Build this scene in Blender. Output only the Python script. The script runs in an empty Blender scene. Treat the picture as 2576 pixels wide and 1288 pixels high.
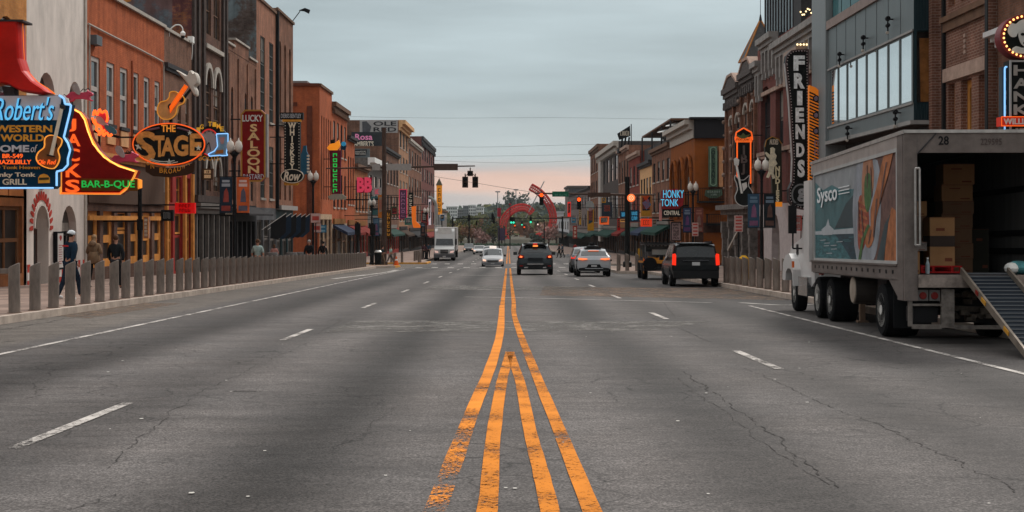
import bpy, math, random
from mathutils import Vector, Matrix, Euler
random.seed(7)
R = math.radians
SC = bpy.context.scene
COL = SC.collection
# ---------------------------------------------------------------- camera, sky, sun, exposure
HC = 1.5                      # camera height
FL, U0, V0 = 3470.0, 1278.0, 557.0
cam_d = bpy.data.cameras.new('camera'); cam = bpy.data.objects.new('camera', cam_d); COL.objects.link(cam)
cam.location = (0, 0, HC); cam.rotation_euler = (R(90), 0, 0)
cam_d.sensor_width = 36; cam_d.lens = FL / 2576 * 36
cam_d.shift_x = 10 / 2576; cam_d.shift_y = -87 / 2576
cam_d.clip_start = .1; cam_d.clip_end = 6000
SC.camera = cam
SC.view_settings.view_transform = 'Standard'; SC.view_settings.look = 'None'
SC.view_settings.exposure = 0.0; SC.view_settings.gamma = 1
SUN_EL, SUN_AZ = 38, 25
sd = bpy.data.lights.new('sun', 'SUN'); sd.energy = 2.2; sd.angle = R(14); sd.color = (1, .95, .88)
sun = bpy.data.objects.new('sun', sd); COL.objects.link(sun)
sun.rotation_euler = (R(90 - SUN_EL), 0, R(180 - SUN_AZ))
W = bpy.data.worlds.new('World'); SC.world = W; W.use_nodes = True
nt = W.node_tree; nt.nodes.clear()
def wn(t, **k):
    n = nt.nodes.new(t)
    for a, b in k.items(): setattr(n, a, b)
    return n
tc = wn('ShaderNodeTexCoord'); sep = wn('ShaderNodeSeparateXYZ'); nt.links.new(tc.outputs['Generated'], sep.inputs[0])
mp = wn('ShaderNodeMapping'); mp.inputs['Scale'].default_value = (1.6, 1.6, 15)
nt.links.new(tc.outputs['Generated'], mp.inputs[0])
nz = wn('ShaderNodeTexNoise'); nz.inputs['Scale'].default_value = 2.1; nz.inputs['Detail'].default_value = 7; nz.inputs['Roughness'].default_value = .55
nt.links.new(mp.outputs[0], nz.inputs['Vector'])
wob = wn('ShaderNodeMath', operation='MULTIPLY_ADD'); wob.inputs[1].default_value = .045; nt.links.new(nz.outputs['Fac'], wob.inputs[0])
nt.links.new(sep.outputs[2], wob.inputs[2])
sub = wn('ShaderNodeMath', operation='SUBTRACT'); sub.inputs[1].default_value = .0225; nt.links.new(wob.outputs[0], sub.inputs[0])
rp = wn('ShaderNodeValToRGB'); cr = rp.color_ramp
stops = [(0, (.16, .155, .15)), (.498, (.20, .20, .20)), (.503, (.50, .50, .51)), (.508, (.60, .54, .52)), (.5135, (.92, .58, .45)), (.519, (.62, .51, .48)),
         (.526, (.42, .47, .485)), (.548, (.425, .505, .53)), (.575, (.46, .545, .57)), (.65, (.85, .88, .88)), (1, (1.9, 1.92, 1.9))]
cr.elements[0].position = 0; cr.elements[0].color = stops[0][1] + (1,); cr.elements[1].position = 1; cr.elements[1].color = stops[-1][1] + (1,)
for p, c in stops[1:-1]:
    e = cr.elements.new(p); e.color = c + (1,)
half = wn('ShaderNodeMath', operation='MULTIPLY_ADD'); half.inputs[1].default_value = .5; half.inputs[2].default_value = .5
nt.links.new(sub.outputs[0], half.inputs[0]); nt.links.new(half.outputs[0], rp.inputs[0])
mr = wn('ShaderNodeMapRange'); mr.inputs[1].default_value = .3; mr.inputs[2].default_value = .7; mr.inputs[3].default_value = .84; mr.inputs[4].default_value = 1.24
nz2 = wn('ShaderNodeTexNoise'); nz2.inputs['Scale'].default_value = 3.3; nz2.inputs['Detail'].default_value = 8
mp2 = wn('ShaderNodeMapping'); mp2.inputs['Scale'].default_value = (1, 1, 9); mp2.inputs['Rotation'].default_value = (0, R(4), 0)
nt.links.new(tc.outputs['Generated'], mp2.inputs[0]); nt.links.new(mp2.outputs[0], nz2.inputs['Vector']); nt.links.new(nz2.outputs['Fac'], mr.inputs[0])
mul = wn('ShaderNodeVectorMath', operation='SCALE'); nt.links.new(rp.outputs[0], mul.inputs[0]); nt.links.new(mr.outputs[0], mul.inputs['Scale'])
# unseen sky behind the camera is dimmed to darken surfaces that face it
fb = wn('ShaderNodeMapRange', interpolation_type='SMOOTHSTEP'); fb.inputs[1].default_value = -.75; fb.inputs[2].default_value = .35; fb.inputs[3].default_value = .62; fb.inputs[4].default_value = 1.0
nt.links.new(sep.outputs[1], fb.inputs[0]); mu2 = wn('ShaderNodeVectorMath', operation='SCALE'); nt.links.new(mul.outputs[0], mu2.inputs[0]); nt.links.new(fb.outputs[0], mu2.inputs['Scale'])
bg = wn('ShaderNodeBackground'); nt.links.new(mu2.outputs[0], bg.inputs[0]); bg.inputs[1].default_value = 1.0
sky = wn('ShaderNodeTexSky', sky_type='NISHITA'); sky.sun_disc = False; sky.sun_elevation = R(SUN_EL); sky.sun_rotation = R(SUN_AZ)
bg2 = wn('ShaderNodeBackground'); nt.links.new(sky.outputs[0], bg2.inputs[0]); bg2.inputs[1].default_value = .08
mx = wn('ShaderNodeMixShader'); mx.inputs[0].default_value = .06
nt.links.new(bg.outputs[0], mx.inputs[1]); nt.links.new(bg2.outputs[0], mx.inputs[2])
out = wn('ShaderNodeOutputWorld'); nt.links.new(mx.outputs[0], out.inputs[0])
# ---------------------------------------------------------------- places in the street
XL, XR = -17.8, 16.6          # the two rows of facades
KL, KR = -10.0, 8.3           # kerbs
def gz(y):                    # the street falls towards the river
    return -.0196 * y if y < 125 else -2.45 - .0125 * (min(y, 470) - 125)
def at(u, v, Y): return Vector(((u - U0) * Y / FL, Y, HC + (V0 - v) * Y / FL))
def gp(u, v):
    Y = 5205 / (v - 625); return ((u - U0) * Y / FL, Y)
def YLu(u): return -XL * FL / (U0 - u)
def YRu(u): return XR * FL / (u - U0)
def zl(u, v): return HC + (V0 - v) * YLu(u) / FL
def zr(u, v): return HC + (V0 - v) * YRu(u) / FL
# ---------------------------------------------------------------- materials
MATS = {}
def base(name):
    m = bpy.data.materials.new(name); m.use_nodes = True; MATS[name] = m
    n = m.node_tree.nodes; return m, n, m.node_tree.links, n['Principled BSDF']
def M(name, col=None, rough=.6, metal=0, var=.14, vs=2.5, bump=0, bs=40, emit=0, spec=.05, stretch=None, coat=0):
    if name in MATS: return MATS[name]
    m, n, l, b = base(name)
    b.inputs['Roughness'].default_value = rough; b.inputs['Metallic'].default_value = metal
    b.inputs['Specular IOR Level'].default_value = spec
    if coat: b.inputs['Coat Weight'].default_value = coat; b.inputs['Coat Roughness'].default_value = .08
    tc = n.new('ShaderNodeTexCoord'); src = tc.outputs['Object']
    if stretch:
        mp = n.new('ShaderNodeMapping'); mp.inputs['Scale'].default_value = stretch; l.new(src, mp.inputs[0]); src = mp.outputs[0]
    nz = n.new('ShaderNodeTexNoise'); nz.inputs['Scale'].default_value = vs; nz.inputs['Detail'].default_value = 7; nz.inputs['Roughness'].default_value = .65
    l.new(src, nz.inputs['Vector'])
    mr = n.new('ShaderNodeMapRange'); mr.inputs[1].default_value = .3; mr.inputs[2].default_value = .7
    mr.inputs[3].default_value = 1 - var; mr.inputs[4].default_value = 1 + var; l.new(nz.outputs['Fac'], mr.inputs[0])
    hs = n.new('ShaderNodeHueSaturation'); hs.inputs['Color'].default_value = tuple(col) + (1,); l.new(mr.outputs[0], hs.inputs['Value'])
    l.new(hs.outputs[0], b.inputs['Base Color'])
    if rough > .25:
        r2 = n.new('ShaderNodeMapRange'); r2.inputs[3].default_value = rough - .08; r2.inputs[4].default_value = min(1, rough + .12); l.new(nz.outputs['Fac'], r2.inputs[0]); l.new(r2.outputs[0], b.inputs['Roughness'])
    if emit:
        l.new(hs.outputs[0], b.inputs['Emission Color']); b.inputs['Emission Strength'].default_value = emit
    if bump:
        n2 = n.new('ShaderNodeTexNoise'); n2.inputs['Scale'].default_value = bs; n2.inputs['Detail'].default_value = 5; l.new(src, n2.inputs['Vector'])
        bp = n.new('ShaderNodeBump'); bp.inputs['Strength'].default_value = bump; bp.inputs['Distance'].default_value = .02; l.new(n2.outputs['Fac'], bp.inputs['Height']); l.new(bp.outputs[0], b.inputs['Normal'])
    return m
def BR(name, c1, c2, mortar=(.2, .17, .15), row=.085, stain=.45, patch=None, ps=.4):
    """brick wall: courses along the wall, stained by broad blotches"""
    if name in MATS: return MATS[name]
    m, n, l, b = base(name); b.inputs['Roughness'].default_value = .85; b.inputs['Specular IOR Level'].default_value = .06
    tc = n.new('ShaderNodeTexCoord'); sp = n.new('ShaderNodeSeparateXYZ'); l.new(tc.outputs['Object'], sp.inputs[0])
    ad = n.new('ShaderNodeMath'); l.new(sp.outputs[0], ad.inputs[0]); l.new(sp.outputs[1], ad.inputs[1])
    cb = n.new('ShaderNodeCombineXYZ'); l.new(ad.outputs[0], cb.inputs[0]); l.new(sp.outputs[2], cb.inputs[1])
    br = n.new('ShaderNodeTexBrick'); l.new(cb.outputs[0], br.inputs['Vector'])
    br.inputs['Color1'].default_value = c1 + (1,); br.inputs['Color2'].default_value = c2 + (1,); br.inputs['Mortar'].default_value = mortar + (1,)
    br.inputs['Scale'].default_value = 1; br.inputs['Brick Width'].default_value = row * 2.9; br.inputs['Row Height'].default_value = row; br.inputs['Mortar Size'].default_value = row * .09
    nz = n.new('ShaderNodeTexNoise'); nz.inputs['Scale'].default_value = .55; nz.inputs['Detail'].default_value = 9; nz.inputs['Roughness'].default_value = .72; l.new(tc.outputs['Object'], nz.inputs['Vector'])
    mr = n.new('ShaderNodeMapRange'); mr.inputs[1].default_value = .3; mr.inputs[2].default_value = .7; mr.inputs[3].default_value = .9 - stain; mr.inputs[4].default_value = 1.1 + stain * .6
    l.new(nz.outputs['Fac'], mr.inputs[0])
    src = br.outputs['Color']
    if patch:
        n3 = n.new('ShaderNodeTexNoise'); n3.inputs['Scale'].default_value = ps; n3.inputs['Detail'].default_value = 10; n3.inputs['Roughness'].default_value = .7; l.new(tc.outputs['Object'], n3.inputs['Vector'])
        rr = n.new('ShaderNodeValToRGB'); rr.color_ramp.elements[0].position = .46; rr.color_ramp.elements[1].position = .54; l.new(n3.outputs['Fac'], rr.inputs[0])
        mxx = n.new('ShaderNodeMixRGB'); l.new(rr.outputs[0], mxx.inputs[0]); l.new(src, mxx.inputs[1]); mxx.inputs[2].default_value = patch + (1,); src = mxx.outputs[0]
    # streaks of run-off
    mp = n.new('ShaderNodeMapping'); mp.inputs['Scale'].default_value = (1.3, 1.3, .08); l.new(tc.outputs['Object'], mp.inputs[0])
    n4 = n.new('ShaderNodeTexNoise'); n4.inputs['Scale'].default_value = 2; n4.inputs['Detail'].default_value = 6; l.new(mp.outputs[0], n4.inputs['Vector'])
    m4 = n.new('ShaderNodeMapRange'); m4.inputs[1].default_value = .35; m4.inputs[2].default_value = .65; m4.inputs[3].default_value = .82; m4.inputs[4].default_value = 1.12; l.new(n4.outputs['Fac'], m4.inputs[0])
    mm = n.new('ShaderNodeMath'); mm.operation = 'MULTIPLY'; l.new(mr.outputs[0], mm.inputs[0]); l.new(m4.outputs[0], mm.inputs[1])
    hs = n.new('ShaderNodeHueSaturation'); l.new(src, hs.inputs['Color']); l.new(mm.outputs[0], hs.inputs['Value']); l.new(hs.outputs[0], b.inputs['Base Color'])
    bp = n.new('ShaderNodeBump'); bp.inputs['Strength'].default_value = .5; bp.inputs['Distance'].default_value = .012; bp.invert = True; l.new(br.outputs['Fac'], bp.inputs['Height']); l.new(bp.outputs[0], b.inputs['Normal'])
    return m
def NEON(name, col, s=2.5):
    return M(name, col, .4, var=.06, vs=9, emit=s)
glass = M('window_glass', (.03, .034, .038), .05, var=.5, vs=1.1, spec=.9, bump=.03, bs=1.3)
glass_lit = M('shop_glass', (.022, .018, .016), .3, var=.8, vs=1.7, spec=.15)
glass_sky = M('mirror_glass', (.80, .84, .85), .03, metal=.95, var=.03, spec=1)
black = M('black_paint', (.014, .014, .015), .45)
blackm = M('black_metal', (.012, .012, .014), .5)
rubber = M('rubber', (.010, .010, .011), .9, bump=.3)
white = M('white_paint', (.72, .71, .68), .45, var=.08)
steel = M('galvanised_steel', (.42, .40, .38), .42, metal=.7, var=.25, vs=6)
trim_w = M('pale_trim', (.40, .355, .31), .6, var=.2)
trim_d = M('dark_trim', (.045, .042, .044), .6, var=.3)
trim_b = M('brown_trim', (.15, .085, .055), .7, var=.3)
orange_trim = M('orange_frame', (.58, .24, .06), .5, var=.22)
roofing = M('roof_felt', (.06, .06, .062), .9, var=.3, bump=.3)
concrete = M('concrete', (.33, .29, .26), .85, var=.22, vs=1.3, bump=.25)
# ---------------------------------------------------------------- objects
ORG = {}
def root_org(o):
    while o.parent: o = o.parent
    return ORG.get(o.name, Vector((0, 0, 0)))
def tag(o, label=None, cat=None, group=None, kind=None):
    if label: o['label'] = label
    if cat: o['category'] = cat
    if group: o['group'] = group
    if kind: o['kind'] = kind
    return o
def thing(name, label, cat, loc, group=None, rot=None, local=False):
    o = bpy.data.objects.new(name, None); COL.objects.link(o); o.empty_display_size = .3
    o.location = loc
    if rot: o.rotation_euler = rot
    ORG[o.name] = Vector((0, 0, 0)) if local else Vector(loc)
    return tag(o, label, cat, group)
class MB:
    def __init__(s): s.v = []; s.f = []; s.mi = []; s.m = 0
    def add(s, vs, fs):
        k = len(s.v); s.v += [tuple(v) for v in vs]; s.f += [tuple(k + i for i in f) for f in fs]; s.mi += [s.m] * len(fs); return s
    def quad(s, *p): return s.add(p, [tuple(range(len(p)))])
    def box(s, x0, x1, y0, y1, z0, z1):
        x0, x1 = sorted((x0, x1)); y0, y1 = sorted((y0, y1)); z0, z1 = sorted((z0, z1))
        return s.add([(x0, y0, z0), (x1, y0, z0), (x1, y1, z0), (x0, y1, z0), (x0, y0, z1), (x1, y0, z1), (x1, y1, z1), (x0, y1, z1)],
                     [(3, 2, 1, 0), (4, 5, 6, 7), (0, 1, 5, 4), (1, 2, 6, 5), (2, 3, 7, 6), (3, 0, 4, 7)])
    def beam(s, p, q, w, h=None):
        p, q = Vector(p), Vector(q); d = (q - p).normalized(); h = h or w
        a = d.cross(Vector((0, 0, 1)))
        if a.length < .01: a = Vector((1, 0, 0))
        a.normalize(); b = a.cross(d)
        vs = [e + a * (sx * w / 2) + b * (sz * h / 2) for e in (p, q) for sx, sz in ((-1, -1), (1, -1), (1, 1), (-1, 1))]
        return s.add(vs, [(3, 2, 1, 0), (4, 5, 6, 7), (0, 1, 5, 4), (1, 2, 6, 5), (2, 3, 7, 6), (3, 0, 4, 7)])
    def cyl(s, p, q, r0, r1=None, n=12, cap=True):
        p, q = Vector(p), Vector(q); d = (q - p).normalized(); r1 = r0 if r1 is None else r1
        a = d.orthogonal().normalized(); b = d.cross(a); vs = []
        for e, r in ((p, r0), (q, r1)):
            vs += [e + a * (r * math.cos(2 * math.pi * i / n)) + b * (r * math.sin(2 * math.pi * i / n)) for i in range(n)]
        fs = [(i, (i + 1) % n, n + (i + 1) % n, n + i) for i in range(n)]
        if cap: fs += [tuple(range(n))[::-1], tuple(range(n, 2 * n))]
        return s.add(vs, fs)
    def tube(s, pts, r, n=6, closed=False):
        pts = [Vector(p) for p in pts]
        if closed: pts = pts + [pts[0]]
        for a, b in zip(pts, pts[1:]):
            if (b - a).length > 1e-5: s.cyl(a, b, r, r, n)
        return s
    def lathe(s, c, prof, n=14, axis='z'):
        vs = []; c = Vector(c)
        for r, h in prof:
            for i in range(n):
                t = 2 * math.pi * i / n; x, y = r * math.cos(t), r * math.sin(t)
                vs.append(c + (Vector((x, y, h)) if axis == 'z' else Vector((h, x, y)) if axis == 'x' else Vector((x, h, y))))
        m = len(prof); fs = [(j * n + i, j * n + (i + 1) % n, (j + 1) * n + (i + 1) % n, (j + 1) * n + i) for j in range(m - 1) for i in range(n)]
        fs += [tuple(range(n))[::-1], tuple(range((m - 1) * n, m * n))]
        return s.add(vs, fs)
    def ball(s, c, rx, ry=None, rz=None, n=10, m=7):
        ry = ry or rx; rz = rz or rx; vs = []; c = Vector(c)
        for j in range(1, m):
            p = math.pi * j / m
            vs += [c + Vector((rx * math.sin(p) * math.cos(2 * math.pi * i / n), ry * math.sin(p) * math.sin(2 * math.pi * i / n), rz * math.cos(p))) for i in range(n)]
        vs += [c + Vector((0, 0, rz)), c - Vector((0, 0, rz))]; T = len(vs) - 2
        fs = [(j * n + i, j * n + (i + 1) % n, (j + 1) * n + (i + 1) % n, (j + 1) * n + i) for j in range(m - 2) for i in range(n)]
        fs += [(T, (i + 1) % n, i) for i in range(n)] + [(T + 1, (m - 2) * n + i, (m - 2) * n + (i + 1) % n) for i in range(n)]
        return s.add(vs, fs)
    def prism(s, pts, d0, d1, fr=None):
        """outline pts (a,b) pushed from depth d0 to d1; fr maps (a,b,d) to a point; default faces the camera: x,z at depth y"""
        fr = fr or (lambda a, b, d: (a, d, b)); n = len(pts)
        return s.add([fr(a, b, d0) for a, b in pts] + [fr(a, b, d1) for a, b in pts],
                     [tuple(range(n)), tuple(range(n, 2 * n))[::-1]] + [(i, n + i, n + (i + 1) % n, (i + 1) % n) for i in range(n)])
    def ring(s, pts, pts2, d0, d1, fr=None):
        """frame between outline pts and inner outline pts2"""
        fr = fr or (lambda a, b, d: (a, d, b)); n = len(pts)
        vs = [fr(a, b, d) for d in (d0, d1) for P in (pts, pts2) for a, b in P]; fs = []
        for i in range(n):
            j = (i + 1) % n; fs += [(i, j, n + j, n + i), (2 * n + j, 2 * n + i, 3 * n + i, 3 * n + j), (j, i, 2 * n + i, 2 * n + j), (n + i, n + j, 3 * n + j, 3 * n + i)]
        return s.add(vs, fs)
    def build(s, name, mat, parent=None, label=None, smooth=False, loc=None):
        me = bpy.data.meshes.new(name)
        org = root_org(parent) if parent else Vector(loc) if loc is not None else Vector((0, 0, 0))
        me.from_pydata([(v[0] - org[0], v[1] - org[1], v[2] - org[2]) for v in s.v], [], s.f)
        for mm in (mat if isinstance(mat, (list, tuple)) else [mat]): me.materials.append(mm)
        me.polygons.foreach_set('material_index', s.mi)
        if smooth: me.polygons.foreach_set('use_smooth', [True] * len(me.polygons))
        me.update()
        o = bpy.data.objects.new(name, me); COL.objects.link(o)
        if parent: o.parent = parent
        elif loc is not None: o.location = loc
        if label: o['label'] = label
        return o
def one(mb, name, mat, label, cat, loc, group=None, smooth=False):
    return tag(mb.build(name, mat, None, smooth=smooth, loc=loc), label, cat, group)
def struct(mb, name, mat, smooth=False): return tag(mb.build(name, mat, smooth=smooth), kind='structure')
def copy_tree(o, parent=None):
    c = o.copy(); COL.objects.link(c); c.parent = parent
    for ch in o.children: copy_tree(ch, c)
    return c
def curve_pts(pts, n=6, closed=True):
    """smooth outline through control points (Catmull-Rom)"""
    P = [Vector(p) for p in pts]; N = len(P); out = []
    for i in range(N if closed else N - 1):
        if closed: p0, p1, p2, p3 = P[i - 1], P[i], P[(i + 1) % N], P[(i + 2) % N]
        else: p0, p1, p2, p3 = P[max(i - 1, 0)], P[i], P[i + 1], P[min(i + 2, N - 1)]
        for k in range(n):
            t = k / n
            out.append(.5 * ((2 * p1) + (p2 - p0) * t + (2 * p0 - 5 * p1 + 4 * p2 - p3) * t * t + (3 * p1 - p0 - 3 * p2 + p3) * t ** 3))
    if not closed: out.append(P[-1])
    return [tuple(q) for q in out]
def shrink(pts, d):
    n = len(pts); ar = sum(pts[i][0] * pts[(i + 1) % n][1] - pts[(i + 1) % n][0] * pts[i][1] for i in range(n)); sg = 1 if ar > 0 else -1; out = []
    for i in range(n):
        a, b, c = Vector(pts[i - 1][:2]), Vector(pts[i][:2]), Vector(pts[(i + 1) % n][:2])
        e, f = (b - a), (c - b)
        if e.length < 1e-6 or f.length < 1e-6: out.append(tuple(b)); continue
        e.normalize(); f.normalize(); na, nb = Vector((-e.y, e.x)) * sg, Vector((-f.y, f.x)) * sg
        m = (na + nb); m = m / max(m.length_squared, .5) * 2
        out.append(tuple(b + m * d))
    return out
# lettering: font curves turned into meshes in one go at the end
TEXTS = []
def txt(body, box, Y, mat, parent, name='lettering', off=.0, depth=.03, slant=0, fr=None, cen=False):
    """box = (x0, z0, x1, z1) in the sign's plane; the words are fitted to it, standing proud towards the viewer"""
    me = bpy.data.meshes.new(name); me.materials.append(mat)
    o = bpy.data.objects.new(name, me); COL.objects.link(o); o.parent = parent
    TEXTS.append((me, body, box, Y, off, depth, slant, fr, root_org(parent)))
    return o
def uv_box(u0, v0, u1, v1, Y):
    a, b = at(u0, v1, Y), at(u1, v0, Y); return (a.x, a.z, b.x, b.z)
def flush_texts():
    tmp = []
    for t in TEXTS:
        c = bpy.data.curves.new('t', 'FONT'); c.body = t[1]; c.align_x = 'CENTER'; c.extrude = .02; c.offset = t[4]; c.resolution_u = 3; c.shear = t[6]
        c.space_line = .82 if '\n' in t[1] and max(len(w) for w in t[1].split('\n')) == 1 else 1
        o = bpy.data.objects.new('t', c); COL.objects.link(o); tmp.append(o)
    dg = bpy.context.evaluated_depsgraph_get()
    for o, t in zip(tmp, TEXTS):
        me, body, bx, Y, off, dep, sl, fr, org = t
        em = bpy.data.meshes.new_from_object(o.evaluated_get(dg))
        vs = [v.co.copy() for v in em.vertices]; fs = [tuple(p.vertices) for p in em.polygons]
        x0, x1 = min(v.x for v in vs), max(v.x for v in vs); y0, y1 = min(v.y for v in vs), max(v.y for v in vs)
        f = fr or (lambda a, b, d: (a, d, b)); out = []
        for v in vs:
            a = bx[0] + (v.x - x0) / (x1 - x0) * (bx[2] - bx[0]); b = bx[1] + (v.y - y0) / max(y1 - y0, 1e-6) * (bx[3] - bx[1])
            p = f(a, b, Y if v.z < 0 else Y - dep); out.append((p[0] - org[0], p[1] - org[1], p[2] - org[2]))
        me.from_pydata(out, [], fs); me.update()
        bpy.data.meshes.remove(em); cu = o.data; bpy.data.objects.remove(o); bpy.data.curves.remove(cu)
# ---------------------------------------------------------------- ground
def strip(mb, x0, x1, ys, dz=0, e0=None, e1=None):
    for a, b in zip(ys, ys[1:]):
        mb.quad((x0, a, gz(a) + dz), (x1, a, gz(a) + dz), (x1, b, gz(b) + dz), (x0, b, gz(b) + dz))
YS = [-25, -10] + list(range(0, 125, 10)) + [125] + list(range(140, 470, 30)) + [470]
def asphalt():
    m, n, l, b = base('asphalt'); tc = n.new('ShaderNodeTexCoord'); P = tc.outputs['Object']
    sp = n.new('ShaderNodeSeparateXYZ'); l.new(P, sp.inputs[0])
    def noise(sc, det=6, stretch=(1, 1, 1), rough=.6):
        mp = n.new('ShaderNodeMapping'); mp.inputs['Scale'].default_value = stretch; l.new(P, mp.inputs[0])
        z = n.new('ShaderNodeTexNoise'); z.inputs['Scale'].default_value = sc; z.inputs['Detail'].default_value = det; z.inputs['Roughness'].default_value = rough; l.new(mp.outputs[0], z.inputs['Vector']); return z.outputs['Fac']
    def rng(s, a, b_, c, d):
        r = n.new('ShaderNodeMapRange'); r.inputs[1].default_value = a; r.inputs[2].default_value = b_; r.inputs[3].default_value = c; r.inputs[4].default_value = d; l.new(s, r.inputs[0]); return r.outputs[0]
    def mth(op, a, b_):
        q = n.new('ShaderNodeMath'); q.operation = op
        for i, s in enumerate((a, b_)):
            if isinstance(s, (int, float)): q.inputs[i].default_value = s
            else: l.new(s, q.inputs[i])
        return q.outputs[0]
    # oil drips down the middle of each lane, worn wheel tracks: bands in x, wobbled by noise
    xw = mth('ADD', sp.outputs[0], mth('MULTIPLY', mth('SUBTRACT', noise(.16, 4, (1, .35, 1)), .5), 1.1))
    r = n.new('ShaderNodeValToRGB'); e = r.color_ramp; e.interpolation = 'EASE'
    bands = [(-12, .80), (-9.6, .9), (-7.7, 1.0), (-7.0, .9), (-5.6, .48), (-4.6, 1.22), (-3.5, .84), (-2.75, 1.34), (-1.6, .42), (-.75, 1.22), (0, 1.0), (.75, 1.3), (1.75, .56), (2.6, 1.22), (3.5, .80), (4.3, 1.2), (5.3, .58), (6.2, .9), (8.4, .6)]
    e.elements[0].position = 0; e.elements[0].color = (.8,) * 3 + (1,); e.elements[1].position = 1; e.elements[1].color = (.8,) * 3 + (1,)
    for x, v in bands:
        q = e.elements.new((x + 13) / 23); q.color = (v * .8, v * .8, v * .8, 1)
    l.new(rng(xw, -13, 10, 0, 1), r.inputs[0])
    f = mth('MULTIPLY', r.outputs[0], rng(noise(.23, 7, (1, .5, 1)), .3, .7, .78, 1.2))
    f = mth('MULTIPLY', f, rng(noise(1.3, 8, (.5, 1.6, 1)), .3, .7, .80, 1.2))
    f = mth('MULTIPLY', f, rng(noise(24, 5, rough=.8), .3, .7, .66, 1.34))
    f = mth('MULTIPLY', f, rng(noise(60, 3), .35, .65, .42, 1.6))
    f = mth('MULTIPLY', f, rng(noise(5.5, 6, (.8, 1.3, 1), .75), .32, .68, .80, 1.22))
    # fine crazing, only where the surface has tired
    wv = n.new('ShaderNodeTexNoise'); wv.inputs['Scale'].default_value = 3; wv.inputs['Detail'].default_value = 5; l.new(P, wv.inputs['Vector'])
    va = n.new('ShaderNodeMixRGB'); va.inputs[0].default_value = .22; l.new(P, va.inputs[1]); l.new(wv.outputs['Color'], va.inputs[2])
    vo = n.new('ShaderNodeTexVoronoi'); vo.feature = 'DISTANCE_TO_EDGE'; vo.inputs['Scale'].default_value = 1.5; l.new(va.outputs[0], vo.inputs['Vector'])
    f = mth('MULTIPLY', f, mth('MAXIMUM', rng(vo.outputs['Distance'], .0, .022, .42, 1), rng(noise(.31, 4, (1, .6, 1)), .50, .58, 1, .2)))
    # pale grit
    g = rng(noise(55, 2), .70, .76, 1, 1.7); f = mth('MULTIPLY', f, g)
    c = n.new('ShaderNodeMixRGB'); l.new(noise(.4, 5), c.inputs[0]); c.inputs[1].default_value = (.112, .097, .090, 1); c.inputs[2].default_value = (.102, .095, .094, 1)
    # gutter lane beyond the left edge line is a browner, paler surface
    c2 = n.new('ShaderNodeMixRGB'); l.new(rng(xw, -7.5, -8.1, 0, .75), c2.inputs[0]); l.new(c.outputs[0], c2.inputs[1]); c2.inputs[2].default_value = (.158, .135, .118, 1)
    hs = n.new('ShaderNodeHueSaturation'); l.new(c2.outputs[0], hs.inputs['Color']); l.new(f, hs.inputs['Value']); l.new(hs.outputs[0], b.inputs['Base Color'])
    l.new(rng(f, .5, 1.2, .75, .95), b.inputs['Roughness']); b.inputs['Specular IOR Level'].default_value = .07
    bp = n.new('ShaderNodeBump'); bp.inputs['Strength'].default_value = .45; bp.inputs['Distance'].default_value = .006; l.new(noise(120, 3), bp.inputs['Height']); l.new(bp.outputs[0], b.inputs['Normal'])
    return m
asph = asphalt()
def worn(name, col, thr, soft=.06, fade=None, sc=26):
    """road paint worn through to the asphalt in flakes; fade=(x-slope...) makes a strip wear out towards the viewer"""
    m, n, l, b = base(name); b.inputs['Specular IOR Level'].default_value = .08; b.inputs['Roughness'].default_value = .8; b.inputs['Base Color'].default_value = col + (1,)
    tc = n.new('ShaderNodeTexCoord'); z = n.new('ShaderNodeTexNoise'); z.inputs['Scale'].default_value = sc; z.inputs['Detail'].default_value = 8; z.inputs['Roughness'].default_value = .75; l.new(tc.outputs['Object'], z.inputs['Vector'])
    z2 = n.new('ShaderNodeTexNoise'); z2.inputs['Scale'].default_value = 1.6; z2.inputs['Detail'].default_value = 4; l.new(tc.outputs['Object'], z2.inputs['Vector'])
    a = n.new('ShaderNodeMath'); a.operation = 'MULTIPLY_ADD'; a.inputs[1].default_value = .5; l.new(z2.outputs['Fac'], a.inputs[0]); l.new(z.outputs['Fac'], a.inputs[2])
    src = a.outputs[0]
    if fade:
        sp = n.new('ShaderNodeSeparateXYZ'); l.new(tc.outputs['Object'], sp.inputs[0]); r = n.new('ShaderNodeMapRange')
        r.inputs[1].default_value, r.inputs[2].default_value, r.inputs[3].default_value, r.inputs[4].default_value = fade; l.new(sp.outputs[1], r.inputs[0])
        q = n.new('ShaderNodeMath'); q.operation = 'SUBTRACT'; l.new(src, q.inputs[0]); l.new(r.outputs[0], q.inputs[1]); src = q.outputs[0]
    r = n.new('ShaderNodeMapRange'); r.inputs[1].default_value = thr; r.inputs[2].default_value = thr + soft; l.new(src, r.inputs[0]); l.new(r.outputs[0], b.inputs['Alpha'])
    h = n.new('ShaderNodeHueSaturation'); h.inputs['Color'].default_value = col + (1,); v = n.new('ShaderNodeMapRange'); v.inputs[3].default_value = .35; v.inputs[4].default_value = 1.55; l.new(z2.outputs['Fac'], v.inputs[0]); l.new(v.outputs[0], h.inputs['Value']); l.new(h.outputs[0], b.inputs['Base Color'])
    return m
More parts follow.
